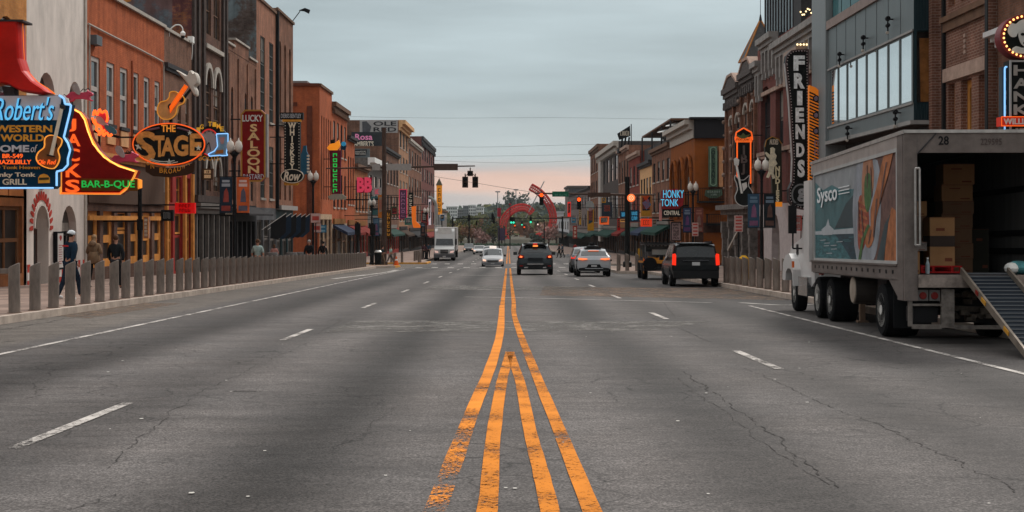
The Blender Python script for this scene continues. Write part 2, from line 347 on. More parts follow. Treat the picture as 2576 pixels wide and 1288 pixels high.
def paving():
    m, n, l, b = base('paving'); b.inputs['Roughness'].default_value = .9; b.inputs['Specular IOR Level'].default_value = .1
    tc = n.new('ShaderNodeTexCoord'); br = n.new('ShaderNodeTexBrick'); l.new(tc.outputs['Object'], br.inputs['Vector']); br.offset = 0
    br.inputs['Scale'].default_value = 1; br.inputs['Brick Width'].default_value = 1.5; br.inputs['Row Height'].default_value = 1.5; br.inputs['Mortar Size'].default_value = .015
    br.inputs['Color1'].default_value = (.27, .19, .155, 1); br.inputs['Color2'].default_value = (.21, .15, .125, 1); br.inputs['Mortar'].default_value = (.10, .08, .07, 1)
    nz = n.new('ShaderNodeTexNoise'); nz.inputs['Scale'].default_value = 1.1; nz.inputs['Detail'].default_value = 8; l.new(tc.outputs['Object'], nz.inputs['Vector'])
    mr = n.new('ShaderNodeMapRange'); mr.inputs[1].default_value = .3; mr.inputs[2].default_value = .7; mr.inputs[3].default_value = .7; mr.inputs[4].default_value = 1.2; l.new(nz.outputs['Fac'], mr.inputs[0])
    h = n.new('ShaderNodeHueSaturation'); l.new(br.outputs[0], h.inputs['Color']); l.new(mr.outputs[0], h.inputs['Value']); l.new(h.outputs[0], b.inputs['Base Color']); return m
pave = paving(); kerbm = M('kerb_stone', (.40, .33, .28), .85, var=.3, vs=2, bump=.3)
yel_kerb = M('yellow_kerb_paint', (.62, .30, .07), .7, var=.3, vs=3)
g = MB()                                        # one sheet to the horizon: town, river cut and the far bank
GX = [-1500, -300, -60, 60, 300, 1500]; GY = [-300, -25, 0, 60, 125, 250, 400, 472, 480, 640, 650, 900, 1300, 2500, 4500]
def gh(y): return gz(y) - .12 if y <= 472 else (-14 if y <= 640 else (-7 + (y - 650) * .004))
for a, b in zip(GY, GY[1:]):
    for x0, x1 in zip(GX, GX[1:]): g.quad((x0, a, gh(a)), (x1, a, gh(a)), (x1, b, gh(b)), (x0, b, gh(b)))
struct(g, 'ground', M('earth', (.10, .09, .07), .95, var=.4, vs=.02))
g = MB(); strip(g, -12.0, 9.2, YS)
for y0, y1, s in ((112, 129.5, -1), (105.8, 122.6, 1)):          # the cross street
    ys = [y0, (y0 + y1) / 2, y1]
    strip(g, -120 if s < 0 else 9.2, -12.0 if s < 0 else 120, ys)
struct(g, 'road', asph)
g = MB(); g.box(-1500, 1500, 480, 642, -12.2, -12); struct(g, 'river', M('river_water', (.05, .07, .07), .12, var=.2, vs=.05, bump=.2, bs=.4))
def walk_poly(kx, wx, y0, y1, bulbs=()):
    """kerbside outline as (x, y) from near to far with corner build-outs"""
    pts = [(kx, y0)]
    for a, b, x in bulbs: pts += [(kx, a), (x, a + 1.6), (x, b)] if a > y0 + 1 else [(x, y0), (x, b)]
    if not bulbs or bulbs[-1][1] < y1 - .5: pts += [(kx, bulbs[-1][1] + 1.6)] if bulbs else []; pts += [(kx, y1)]
    return pts
sw = MB(); kb = MB(); yk = MB()
def sidewalk(pts, wx, yellow=()):
    P = []
    for (x0, y0), (x1, y1) in zip(pts, pts[1:]):                 # subdivide so that it follows the slope
        n = max(1, int((y1 - y0) / 10)); P += [(x0 + (x1 - x0) * i / n, y0 + (y1 - y0) * i / n) for i in range(n)]
    P.append(pts[-1]); s = 1 if wx > 0 else -1
    for (x0, y0), (x1, y1) in zip(P, P[1:]):
        if abs(y1 - y0) > 1e-4: sw.quad((x0 + s * .16, y0, gz(y0) + .15), (x1 + s * .16, y1, gz(y1) + .15), (wx, y1, gz(y1) + .15), (wx, y0, gz(y0) + .15))
        k = yk if any(a <= (y0 + y1) / 2 <= b for a, b in yellow) else kb
        d = .16 * s; z0, z1 = gz(y0), gz(y1)
        k.add([(x0, y0, z0 - .05), (x1, y1, z1 - .05), (x1, y1, z1 + .155), (x0, y0, z0 + .155), (x0 + d, y0, z0 + .155), (x1 + d, y1, z1 + .155)], [(0, 1, 2, 3), (3, 2, 5, 4)])
    x1, y1 = pts[-1]; (xa, ya) = pts[0]                            # the kerb turns the corner at both ends
    for (xe, ye, sg) in ((x1, y1, 1), (xa, ya, -1)):
        k = yk if any(a <= ye <= b for a, b in yellow) else kb
        k.box(xe, wx, ye - .01, ye + .15 * sg, gz(ye) - .05, gz(ye) + .157)
sidewalk([(KL, -25), (KL, 104.5), (-8.7, 106.5), (-8.7, 111.2)], XL + .02, yellow=[(106, 112)])
sidewalk([(-7.6, 129.5), (-7.6, 136), (-8.6, 138), (-8.6, 470)], XL + .02, yellow=[(129, 137)])
sidewalk([(KR, -25), (KR, 80), (6.6, 82), (6.6, 105)], XR - .02)
sidewalk([(6.6, 123.4), (6.6, 134), (8.3, 136), (8.3, 470)], XR - .02)
struct(sw, 'sidewalk', pave); struct(kb, 'kerb', kerbm); struct(yk, 'yellow_kerb', yel_kerb)
# markings
yel = worn('yellow_road_paint', (.53, .168, .012), .63, .10); yel_old = worn('yellow_road_paint_faded', (.6, .19, .016), .55, fade=(17, 8.5, 0, .24), sc=34)
whi = worn('white_road_paint', (.44, .40, .37), .66, .08); whi_old = worn('white_road_paint_faded', (.42, .39, .36), .66, sc=14)
def ribbon(mb, pts, w, dz=.008):
    pts = curve_pts([(x, y, 0) for x, y in pts], 5, False); P = []
    for i, p in enumerate(pts):
        a = Vector(pts[max(i - 1, 0)]); b = Vector(pts[min(i + 1, len(pts) - 1)]); d = (b - a).normalized(); nn = Vector((-d.y, d.x))
        ww = (w(p[1]) if callable(w) else w) * random.uniform(.95, 1.05)
        P.append(((p[0] + nn.x * ww / 2, p[1] + nn.y * ww / 2), (p[0] - nn.x * ww / 2, p[1] - nn.y * ww / 2)))
    for (a, b), (c, d) in zip(P, P[1:]): mb.quad(*[(q[0], q[1], gz(q[1]) + dz) for q in (a, b, d, c)])
def px_line(L): return sorted([gp(u, v) for u, v in L], key=lambda p: p[1])
mb = MB()
ribbon(mb, [(.50, 6.9)] + px_line([(1488, 1284), (1403, 1074), (1353, 954), (1311, 847), (1293, 790)]) + [(.16, 40), (.15, 62), (.16, 104)], .115)
ribbon(mb, [(.24, 6.9)] + px_line([(1383, 1284), (1358, 1180), (1333, 1084), (1309, 964), (1294, 920), (1284, 886)]), .11)
ribbon(mb, [(-.17, 6.9)] + px_line([(1226, 1284), (1241, 1100), (1262, 964), (1274, 920), (1282, 886)]), .12)
ribbon(mb, [(-.15, 36), (-.14, 62), (-.12, 104)], .12)
ribbon(mb, [(-.13, 131), (-.12, 240)], .13); ribbon(mb, [(.17, 131), (.18, 240)], .13)
ribbon(mb, [(-.13, 250), (-.12, 440)], .15); ribbon(mb, [(.2, 250), (.2, 440)], .15)
struct(mb, 'yellow_lines', yel)
mb = MB(); ribbon(mb, [(-.46, 6.6)] + px_line([(1095, 1284), (1148, 1144), (1193, 1024), (1234, 924), (1257, 844), (1262, 790)]) + [(-.16, 36)], .135); struct(mb, 'worn_yellow_line', yel_old)
mb = MB()
for i, y in enumerate([-1.8, 10.3, 22.5, 34.7, 46.9, 59.1, 71.3, 83.5, 95.7]): ribbon(mb, [(-3.72 + .002 * y, y), (-3.70 + .002 * y, y + 3.05)], .115)
for y in [5.0, 17.1, 29.2, 41.4, 53.6, 65.8, 78, 90]: ribbon(mb, [(3.36, y), (3.33, y + 3.05)], .12)
for x in (-3.6, 3.5):
    for y in range(142, 430, 12): ribbon(mb, [(x, y), (x, y + 3.05)], .14)
ribbon(mb, [(-7.12, 4), (-7.18, 20), (-7.3, 60), (-7.35, 98)], .11); ribbon(mb, [(6.12, 2), (6.16, 18), (6.3, 36)], .1)
struct(mb, 'white_lane_lines', whi)
mb = MB()
ribbon(mb, [(-1.35, 42.6), (-.5, 42.2), (1.5, 41), (5.6, 38)], .16); ribbon(mb, [(-2.6, 77), (6.6, 75)], .35); ribbon(mb, [(-8.6, 68), (-7.7, 84), (-7.7, 96)], .35)
for x in [-7 + i * 1.25 for i in range(12)]: ribbon(mb, [(x, 107), (x, 109.6)], .5); ribbon(mb, [(x, 129), (x, 131.6)], .5)
ribbon(mb, [(-7.2, 103), (-.3, 103)], .4); ribbon(mb, [(.4, 96), (6.4, 96)], .5)
ribbon(mb, [(6.4, 38), (7.2, 36.5), (8.2, 37)], .2); struct(mb, 'faded_white_lines', whi_old)
# cracks, seams and the pale reinstated patch
crk = M('crack_filler', (.05, .046, .044), .9, var=.3); mb = MB()
def crack(p, q, w, jit, n=40, br=0):
    x0, y0 = p; x1, y1 = q; j = 0; pts = []
    for i in range(n + 1):
        t = i / n; j = j * .8 + random.uniform(-jit, jit); pts.append((x0 + (x1 - x0) * t + (j if abs(y1 - y0) > abs(x1 - x0) else 0), y0 + (y1 - y0) * t + (j if abs(y1 - y0) <= abs(x1 - x0) else 0)))
    for a, b in zip(pts, pts[1:]):
        if random.random() < .14: continue
        d = Vector((b[0] - a[0], b[1] - a[1])); d.normalize(); ww = w * .46 * random.uniform(.3, 1.3); nn = Vector((-d.y, d.x)) * ww / 2
        mb.quad(*[(x, y, gz(y) + .004) for x, y in ((a[0] + nn.x, a[1] + nn.y), (a[0] - nn.x, a[1] - nn.y), (b[0] - nn.x, b[1] - nn.y), (b[0] + nn.x, b[1] + nn.y))])
        if br and random.random() < br * .5: q = (a[0] + random.uniform(-.25, .25), a[1] + random.uniform(-.3, .3)); crack(a, q, w * .5, jit, 5)
G = lambda u, v: gp(u, v)
crack(G(505, 985), G(780, 860), .022, .025, 60, .2); crack(G(860, 805), G(800, 840), .03, .02, 20, .3); crack(G(505, 985), G(250, 1180), .02, .03, 50, .3)
crack(G(520, 985), G(780, 986), .02, .01, 40); crack(G(560, 984), G(660, 985), .07, .012, 14); crack(G(500, 998), G(600, 996), .015, .01, 16)
crack(G(900, 803), G(1235, 803), .03, .006, 30); crack(G(690, 905), G(930, 905), .012, .006, 30); crack(G(820, 857), G(1000, 857), .014, .006, 20)
crack(G(1190, 729), G(1600, 735), .16, .03, 40); crack(G(1600, 735), G(1985, 745), .16, .03, 30); crack(G(1187, 743), G(1330, 744), .10, .02, 20)
crack(G(1720, 935), G(2130, 1240), .026, .03, 90, .25); crack(G(1870, 925), G(2250, 1090), .018, .025, 70, .2); crack(G(2250, 1090), G(2576, 1240), .02, .03, 60, .2)
crack(G(1640, 800), G(1790, 862), .024, .02, 40); crack(G(1620, 700), G(1700, 800), .03, .02, 30); crack(G(1700, 950), G(2060, 1220), .014, .03, 60, .3)
crack(G(0, 832), G(280, 782), .07, .05, 36, .2); crack(G(0, 862), G(40, 858), .16, .02, 8); crack(G(880, 1110), G(1000, 1020), .012, .02, 26, .3); crack(G(300, 1240), G(180, 1284), .02, .03, 16)
struct(mb, 'road_cracks', crk)
mb = MB(); mb.quad(*[(x, y, gz(y) + .003) for x, y in ((-3.3, 24.6), (2.7, 25.2), (4.2, 28.4), (-3.2, 28.6))]); mb.quad(*[(x, y, gz(y) + .003) for x, y in ((-3, 50), (3, 49), (3.2, 55), (-3, 56))])
struct(mb, 'road_patch', worn('pale_asphalt', (.150, .138, .128), .56, .35, sc=7))
mb = MB()
mb.quad(*[(x, y, gz(y) + .003) for x, y in ((-10, 30.5), (-9.0, 29.6), (-8.9, 37.5), (-10, 38))]); mb.quad(*[(x, y, gz(y) + .003) for x, y in ((1.0, 44), (8.2, 40), (8.2, 52), (1.4, 54))])
struct(mb, 'stained_patch', worn('rust_stained_asphalt', (.17, .115, .082), .62, .3, sc=4))

# ---------------------------------------------------------------- facades
def Fr(side, X=None):
    X = (XL if side < 0 else XR) if X is None else X
    return (lambda a, z, d: (X + d, a, z)) if side < 0 else (lambda a, z, d: (X - d, a, z))
def Fc(Y): return lambda a, z, d: (a, Y - d, z)            # a wall that faces back up the street
def fbox(mb, fr, a0, a1, z0, z1, d0, d1):
    p = [fr(a, z, d) for a in (a0, a1) for z in (z0, z1) for d in (d0, d1)]
    xs, ys, zs = zip(*p); return mb.box(min(xs), max(xs), min(ys), max(ys), min(zs), max(zs))
def arc(h, n=8):
    a0, a1, z0, z1 = h[:4]; r = (a1 - a0) / 2; c = (a0 + a1) / 2; hgt = min(h[4] if h[4] > .1 else r, z1 - z0)
    return [(c - r * math.cos(math.pi * i / n), z1 - hgt + hgt * math.sin(math.pi * i / n)) for i in range(n + 1)]
def wall(mb, fr, a0, a1, z0, z1, holes=(), dep=.12, d=0):
    """a wall with real openings; hole = (a0, a1, z0, z1, arch rise or 0)"""
    A = sorted({a0, a1} | {round(h[i], 4) for h in holes for i in (0, 1) if a0 < h[i] < a1}); Z = sorted({z0, z1} | {round(h[i], 4) for h in holes for i in (2, 3) if z0 < h[i] < z1})
    for p, q in zip(A, A[1:]):
        run = None
        for r, s in zip(Z, Z[1:]):
            ca, cz = (p + q) / 2, (r + s) / 2
            if any(h[0] < ca < h[1] and h[2] < cz < h[3] for h in holes):
                if run: mb.quad(fr(p, run[0], d), fr(q, run[0], d), fr(q, run[1], d), fr(p, run[1], d)); run = None
                continue
            run = (run[0], s) if run else (r, s)
        if run: mb.quad(fr(p, run[0], d), fr(q, run[0], d), fr(q, run[1], d), fr(p, run[1], d))
    for h in holes:
        b0, b1, y0, y1, ar = (tuple(h) + (0,))[:5]
        if ar:
            P = arc((b0, b1, y0, y1, ar)); sp = P[0][1]; k = len(P) // 2
            for i in range(len(P) - 1):
                c = (b0, y1) if i < k else (b1, y1)
                mb.quad(fr(c[0], c[1], d), fr(P[i][0], P[i][1], d), fr(P[i + 1][0], P[i + 1][1], d))
                mb.quad(fr(*P[i], d), fr(*P[i + 1], d), fr(*P[i + 1], d - dep), fr(*P[i], d - dep))
        else:
            sp = y1; mb.quad(fr(b0, y1, d), fr(b1, y1, d), fr(b1, y1, d - dep), fr(b0, y1, d - dep))
        mb.quad(fr(b0, y0, d), fr(b1, y0, d), fr(b1, y0, d - dep), fr(b0, y0, d - dep))
        for b in (b0, b1): mb.quad(fr(b, y0, d), fr(b, sp, d), fr(b, sp, d - dep), fr(b, y0, d - dep))
def window(par, fr, h, fm, gm, dep=.12, nx=1, nz=2, fw=.06, sill=None, hood=None, name='window'):
    a0, a1, z0, z1 = h[:4]; ar = h[4] if len(h) > 4 else 0; mb = MB(); pf = min(.07, dep * .6)
    for b0, b1, y0, y1 in ((a0, a0 + fw, z0, z1), (a1 - fw, a1, z0, z1), (a0 + fw, a1 - fw, z0, z0 + fw), (a0 + fw, a1 - fw, z1 - fw, z1)):
        if not (ar and y0 == z1 - fw): fbox(mb, fr, b0, b1, y0, y1 - (ar if ar and b1 - b0 < fw * 1.01 else 0), -dep + .003, -dep + pf)
    for i in range(1, nx): c = a0 + (a1 - a0) * i / nx; fbox(mb, fr, c - fw / 2.4, c + fw / 2.4, z0 + fw, z1 - (ar or fw), -dep + .003, -dep + pf * .85)
    for i in range(1, nz): c = z0 + (z1 - ar * .6 - z0) * i / nz; fbox(mb, fr, a0 + fw, a1 - fw, c - fw / 2, c + fw / 2, -dep + .004, -dep + pf * .9)
    w = mb.build(name, fm, par)
    p = MB(); p.quad(fr(a0, z0, -dep), fr(a1, z0, -dep), fr(a1, z1, -dep), fr(a0, z1, -dep)); p.build('pane', gm, w)
    if gm is glass and a1 - a0 > .5 and random.random() < .45:
        b = MB(); zz = z1 - (z1 - z0) * random.choice((.3, .45, .55, .8)); b.quad(fr(a0 + fw, zz, -dep + .01), fr(a1 - fw, zz, -dep + .01), fr(a1 - fw, z1 - (ar or fw), -dep + .01), fr(a0 + fw, z1 - (ar or fw), -dep + .01)); b.build('blind_or_reflection', M('window_blind', (.24, .21, .185), .8, var=.3), w)
    if sill: s = MB(); fbox(s, fr, a0 - .08, a1 + .08, z0 - .16, z0 - .003, .003, .1); s.build('sill', sill, w)
    if hood:
        s = MB()
        if ar:
            P = arc(h, 10); c = ((a0 + a1) / 2, P[0][1]); O = [(c[0] + (x - c[0]) * 1.32, c[1] + (y - c[1]) * 1.28) for x, y in P]
            s.prism([P[i] for i in range(len(P))] + O[::-1], .01, .14, lambda a, b, d: fr(a, b, d))
        else: fbox(s, fr, a0 - .1, a1 + .1, z1 + .003, z1 + .22, .003, .1)
        s.build('hood', hood, w)
    return w
def building(name, label, side, Y0, Y1, zt, wm, sm=None, depth=18, zs=None, holes=(), X=None, dep=.12, cat='building', roof=True, zb=None, zt_back=None):
    """shell of one house in the row; zs = top of its shopfront, where the upper wall starts"""
    fr = Fr(side, X); zb = gz((Y0 + Y1) / 2) - .9 if zb is None else zb; X = (XL if side < 0 else XR) if X is None else X
    root = thing(name, label, cat, (X, (Y0 + Y1) / 2, zb)); s = -1 if side < 0 else 1
    mb = MB(); wall(mb, fr, Y0, Y1, zs if zs is not None else zb, zt, holes, dep); mb.build('wall', wm, root)
    mb = MB(); xb = X + s * depth; ztop = zt - .5
    for y in (Y0, Y1): mb.quad((X, y, zb), (xb, y, zb), (xb, y, zt), (X, y, zt))
    mb.quad((xb, Y0, zb), (xb, Y1, zb), (xb, Y1, zt), (xb, Y0, zt)); mb.quad(fr(Y0, zt, 0), fr(Y1, zt, 0), fr(Y1, zt, -.35), fr(Y0, zt, -.35)); mb.quad(fr(Y0, zt, -.35), fr(Y1, zt, -.35), fr(Y1, ztop, -.35), fr(Y0, ztop, -.35))
    mb.build('side_wall', sm or wm, root)
    if roof: mb = MB(); mb.quad((X, Y0, ztop), (xb, Y0, ztop), (xb, Y1, ztop), (X, Y1, ztop)); mb.build('roof', roofing, root)
    return root, fr
def band(par, fr, a0, a1, z0, z1, mat, prof=((1, .12),), name='cornice', dent=0):
    """moulding: prof = ((height share, projection), ...) from bottom up"""
    mb = MB(); z = z0
    for sh, pr in prof: zz = z + (z1 - z0) * sh; fbox(mb, fr, a0 + .004, a1 - .004, z + .001, zz, .003, pr); z = zz
    if dent:
        n = int((a1 - a0) / dent); hh = (z1 - z0)
        for i in range(n): c = a0 + (i + .5) * (a1 - a0) / n; fbox(mb, fr, c - dent * .22, c + dent * .22, z0 - hh * .55, z0 - .002, .003, prof[-1][1] * .75)
    return mb.build(name, mat, par)
def shop(par, fr, a0, a1, z0, z1, n, wm, fm, gm=None, door=None, stall=.6, pier=.35, fascia=.5, arch=0, dep=.2, doorm=None, fw=.14):
    """shopfront: piers, stallrisers, glazing with transoms, a recessed door"""
    gm = gm or glass_lit; w = (a1 - a0) / n; holes = []; g0 = z0 + .9
    for i in range(n):
        isd = door == i; holes.append((a0 + i * w + pier / 2, a0 + (i + 1) * w - pier / 2, g0 + (.02 if isd else stall), z1 - fascia, arch))
    mb = MB(); wall(mb, fr, a0, a1, z0, z1, holes, dep); mb.build('shopfront', wm, par)
    for i, h in enumerate(holes):
        H = h[3] - h[2]
        if door == i:
            d = MB(); fbox(d, fr, h[0], h[1], h[2], h[2] + 2.25, -dep + .003, -dep + .06); dd = d.build('door', doorm or fm, par)
            q = MB(); fbox(q, fr, h[0] + .18, h[1] - .18, h[2] + .35, h[2] + 2.1, -dep + .062, -dep + .07); q.build('pane', gm, dd)
            if H > 2.5: window(par, fr, (h[0], h[1], h[2] + 2.3, h[3], h[4]), fm, gm, dep, 1, 1, .1)
        else: window(par, fr, h, fm, gm, dep, max(1, int(w / 1.3)), 1 if H < 1.6 else 2, fw)
def grid_holes(a0, a1, n, zr, frac=.5, arch=0, off=0):
    w = (a1 - a0) / n
    return [(a0 + (i + .5 - frac / 2) * w + off, a0 + (i + .5 + frac / 2) * w + off, z0, z1, arch) for z0, z1 in zr for i in range(n)]

# bricks
b_tan = BR('orange_tan_brick', (.52, .22, .06), (.44, .17, .045), (.35, .2, .1), stain=.35)
b_red = BR('painted_red_brick', (.44, .115, .045), (.37, .095, .038), (.30, .08, .035), stain=.3)
b_brown = BR('brown_brick', (.22, .10, .062), (.16, .078, .05), (.16, .12, .10), stain=.4)
b_umber = BR('umber_brick', (.13, .068, .048), (.10, .052, .04), (.10, .08, .07), stain=.35)
b_worn = BR('worn_red_brown_brick', (.25, .105, .06), (.19, .08, .05), (.20, .14, .11), stain=.5)
b_mott = BR('mottled_old_brick', (.12, .075, .06), (.17, .12, .10), (.12, .12, .12), stain=.5, patch=(.15, .18, .19), ps=.55)
b_mural = BR('faded_mural_brick', (.16, .18, .20), (.13, .145, .165), (.12, .13, .14), stain=.35, patch=(.17, .10, .095), ps=.35)
b_wine = BR('wine_brick', (.19, .06, .048), (.15, .05, .042), (.13, .08, .07), stain=.3)
b_cor = BR('dark_brown_brick', (.20, .092, .062), (.145, .066, .046), (.30, .21, .17), row=.105, stain=.3)
b_orange = BR('orange_brick', (.32, .12, .05), (.26, .095, .04), (.36, .12, .05), stain=.3)
stucco = M('whitewashed_stucco', (.60, .53, .48), .9, var=.2, vs=1.3, bump=.5, bs=9, stretch=(1, 1, .35))
stucco2 = M('cream_render', (.62, .36, .18), .85, var=.2); panel = M('grey_metal_cladding', (.15, .175, .18), .42, metal=.25, var=.14, vs=3, stretch=(4, 4, .15))
panel_d = M('dark_teal_cladding', (.02, .04, .048), .5, metal=.2, var=.25, stretch=(4, 4, .2), vs=3)
red_shop = M('red_shopfront', (.28, .03, .025), .5, var=.25); dk_shop = M('charcoal_shopfront', (.018, .018, .02), .5, var=.3)
col_gry = M('grey_column_paint', (.13, .115, .105), .55, var=.25)
# ================================================================ left row, near block
# 1 the corner of the honky tonk with the boot
B, fr = building('brick_building', 'orange-tan brick building behind the blue music-hall sign and red boot', -1, 38, 51.0, 14, b_tan, zs=3.6,
                 holes=[(40, 42, 5.6, 8.8, 1), (44.5, 46.5, 5.6, 8.8, 1), (48, 50, 5.6, 8.8, 1)])
for h in [(40, 42, 5.6, 8.8, 1), (44.5, 46.5, 5.6, 8.8, 1), (48, 50, 5.6, 8.8, 1)]: window(B, fr, h, trim_b, glass, sill=trim_w)
band(B, fr, 38, 51, 13.5, 14, trim_b, ((.4, .1), (.6, .25)), dent=.5)
shop(B, fr, 38, 50.7, -1.9, 2.35, 4, M('rust_brown_shop', (.22, .08, .03), .5, var=.3), M('brown_frame', (.17, .075, .035), .5), door=2, fascia=.3)
mb = MB()
for i in range(8): fbox(mb, fr, 38.1 + i * 1.57, 39.55 + i * 1.57, 2.42, 3.5, -.02, .05)
mb.build('sign_panels', M('orange_brown_panels', (.36, .13, .045), .6, var=.3, vs=1), B)
# things lit in its window
mb = MB()
for k, (a, z) in enumerate([(48.7, .55), (49.5, 1.0), (49.9, .3), (47.9, .9), (48.3, .1)]):
    mb.m = k % 4; mb.prism([(a + math.cos(t * .63) * (.34 + .05 * (t % 3)), z + math.sin(t * .63) * (.26 + .07 * (t % 2))) for t in range(10)], -.47, -.45, lambda a, b, d: fr(a, b, d))
mb.build('window_display', [M('display_a', (.30, .26, .24), .6), M('display_b', (.38, .34, .05), .6), M('display_c', (.35, .20, .13), .6), M('display_d', (.25, .04, .03), .6)], B)
# 2 whitewashed building
hs = [(52.3, 54.2, 4.3, 7.25, .95), (55.9, 57.6, 4.3, 7.25, .9)]
B, fr = building('stucco_building', 'whitewashed stucco building with arched windows and arched red-lettered doorway', -1, 51.0, 58.2, 13, stucco, zs=3.0, holes=hs, dep=.35)
for h in hs: window(B, fr, h, trim_b, glass, dep=.35, nx=2, nz=3)
mb = MB(); hh = [(51.75, 53.45, -.95, 2.2, .95), (55.0, 56.9, -.95 + .75, 2.15, 1.05)]
wall(mb, fr, 51.0, 58.2, -1.9, 3.0, hh, .5); mb.build('ground_floor_wall', stucco, B)
window(B, fr, hh[1], blackm, glass, dep=.3, nx=3, nz=3)
d = MB(); fbox(d, fr, 51.75, 53.45, -.95, 1.2, -.5, -.44); dd = d.build('door', M('dark_door', (.09, .05, .04), .5), B)
q = MB(); fbox(q, fr, 51.95, 53.25, -.5, 1.0, -.438, -.43); q.build('pane', glass_lit, dd)
q = MB(); q.quad(fr(51.75, 1.2, -.5), fr(53.45, 1.2, -.5), fr(53.45, 2.2, -.5), fr(51.75, 2.2, -.5)); q.build('fanlight', M('pale_fanlight', (.42, .38, .35), .5), B)
redp = M('red_sign_paint', (.42, .05, .035), .6, var=.3)
mb = MB(); Pa = arc((51.75, 53.45, -.95, 2.2, .95), 14); c = (52.6, 1.25)
for i, (x, y) in enumerate(Pa):                    # painted letters fanned round the arch
    if i % 1 == 0:
        dx, dz = x - c[0], y - c[1]; L = math.hypot(dx, dz); dx /= L; dz /= L; r0 = L + .12; r1 = L + .46
        tt = .085; mb.prism([(c[0] + dx * r0 - dz * tt, c[1] + dz * r0 + dx * tt), (c[0] + dx * r1 - dz * tt, c[1] + dz * r1 + dx * tt), (c[0] + dx * r1 + dz * tt * .2, c[1] + dz * r1 - dx * tt * .2), (c[0] + dx * (r0 + .17) + dz * tt, c[1] + dz * (r0 + .17) - dx * tt), (c[0] + dx * r0 + dz * tt, c[1] + dz * r0 - dx * tt)], .003, .03, fr)
mb.prism([(52.4, 2.75), (52.55, 2.9), (52.5, 3.05), (52.7, 3.15), (52.9, 3.0), (52.75, 2.85), (52.8, 2.72)], .003, .03, fr)
mb.build('arch_lettering', redp, B)
mb = MB(); mb.ring([(x, y) for x, y in Pa] , [(c[0] + (x - c[0]) * .9, c[1] + (y - c[1]) * .9) for x, y in Pa], .004, .05, fr); mb.build('arch_trim', M('white_trim', (.6, .55, .5), .6), B)
mb = MB()
for i in range(24):                                  # red and white tiles along the base
    a = 51.05 + i * .3
    if 51.6 < a < 53.45: continue
    for k in range(3): mb.m = (i + k) % 2; fbox(mb, fr, a, a + .298, -1.0 + k * .3, -.702 + k * .3, .003, .02)
mb.build('base_tiles', [redp, M('white_tile', (.6, .56, .52), .4)], B)
mb = MB(); fbox(mb, fr, 57.9, 58.14, -.9, 12.9, .004, .06); mb.build('downpipe', trim_w, B)
band(B, fr, 51, 58.2, 12.5, 13, stucco, ((1, .15),))
mb = MB(); fbox(mb, fr, 53.95, 54.75, -.4, 1.1, .01, .16); pb = mb.build('board', blackm, thing('menu_board', 'black framed menu board hung between the two arches of the stucco building', 'sign', (XL, 54.3, -.4)))
mb = MB(); fbox(mb, fr, 54.02, 54.68, -.32, 1.03, .163, .17); mb.build('menu', M('menu_paper', (.5, .47, .44), .5), pb)
mb = MB(); mb.prism([(54.25, .95), (54.45, .95), (54.5, .85), (54.35, .72), (54.2, .85)], .172, .176, fr)
for k in range(9): fbox(mb, fr, 54.12, 54.58 - .06 * (k % 3), .55 - k * .09, .575 - k * .09, .172, .176)
mb.build('menu_print', M('menu_ink', (.28, .03, .03), .5), pb.parent.children[0] if False else pb)
# 3 painted red building, six tall windows
zt3 = 11.65
hs = []
for ub, ue in ((229, 251), (268, 288), (302, 321), (333, 349), (362, 376), (389, 402)):
    hs.append((YLu(ub), YLu(ue), 5.85, 8.6, 0))
B, fr = building('painted_brick_building', 'orange-red painted brick building with six tall sash windows', -1, 58.2, 71.4, zt3, b_red, zs=4.1, holes=hs)
wfm = M('white_window_frame', (.42, .37, .34), .5, var=.15)
for h in hs:
    window(B, fr, h, wfm, glass, nz=2, fw=.2, sill=trim_d)
    mb = MB(); fbox(mb, fr, h[0], h[1], 4.95, 5.65, .003, .06); mb.build('panel', M('peach_panel', (.62, .33, .16), .6, var=.2), B)
band(B, fr, 58.2, 71.4, zt3 - .16, zt3, trim_w, ((1, .14),), 'coping')
mb = MB(); p = [(58.25, 9.85), (62, 9.8), (66, 9.78), (70.8, 9.7)]; mb.tube([fr(a, z, .08) for a, z in p], .045, 6); mb.tube([fr(70.8, 9.7, .08), fr(71.0, 9.5, .08), fr(71.0, 3.0, .08)], .045, 6); mb.tube([fr(58.4, 9.85, .08), fr(58.4, 4, .08)], .04, 6); mb.build('conduit', trim_w, B)
mb = MB(); fbox(mb, fr, 58.7, 59.5, 9.05, 9.45, .003, .3); mb.build('wall_unit', M('unit_grey', (.12, .13, .14), .5), B)
mb = MB(); mb.prism([(65.2, 5), (65.4, 5), (65.4, 9.1), (65.2, 9.1)], .003, .05, fr); mb.build('pilaster_strip', M('dark_red_paint', (.26, .06, .025), .8, var=.3), B)
band(B, fr, 58.3, 71.2, 4.15, 4.5, M('orange_ledge', (.55, .25, .09), .6, var=.2), ((.5, .15), (.5, .3)), 'ledge')
mb = MB(); fbox(mb, fr, 58.3, 71.2, 2.3, 4.12, .003, .10); mb.build('fascia', M('brown_slat_fascia', (.085, .05, .036), .7, var=.4, vs=6, stretch=(6, 6, .2)), B)
shop(B, fr, 58.2, 71.4, -2.1, 2.3, 6, b_umber, orange_trim, door=2, stall=.7, fascia=.35, pier=.5, fw=.34)
band(B, fr, 58.3, 71.3, 1.55, 1.75, orange_trim, ((1, .12),), 'transom_rail')
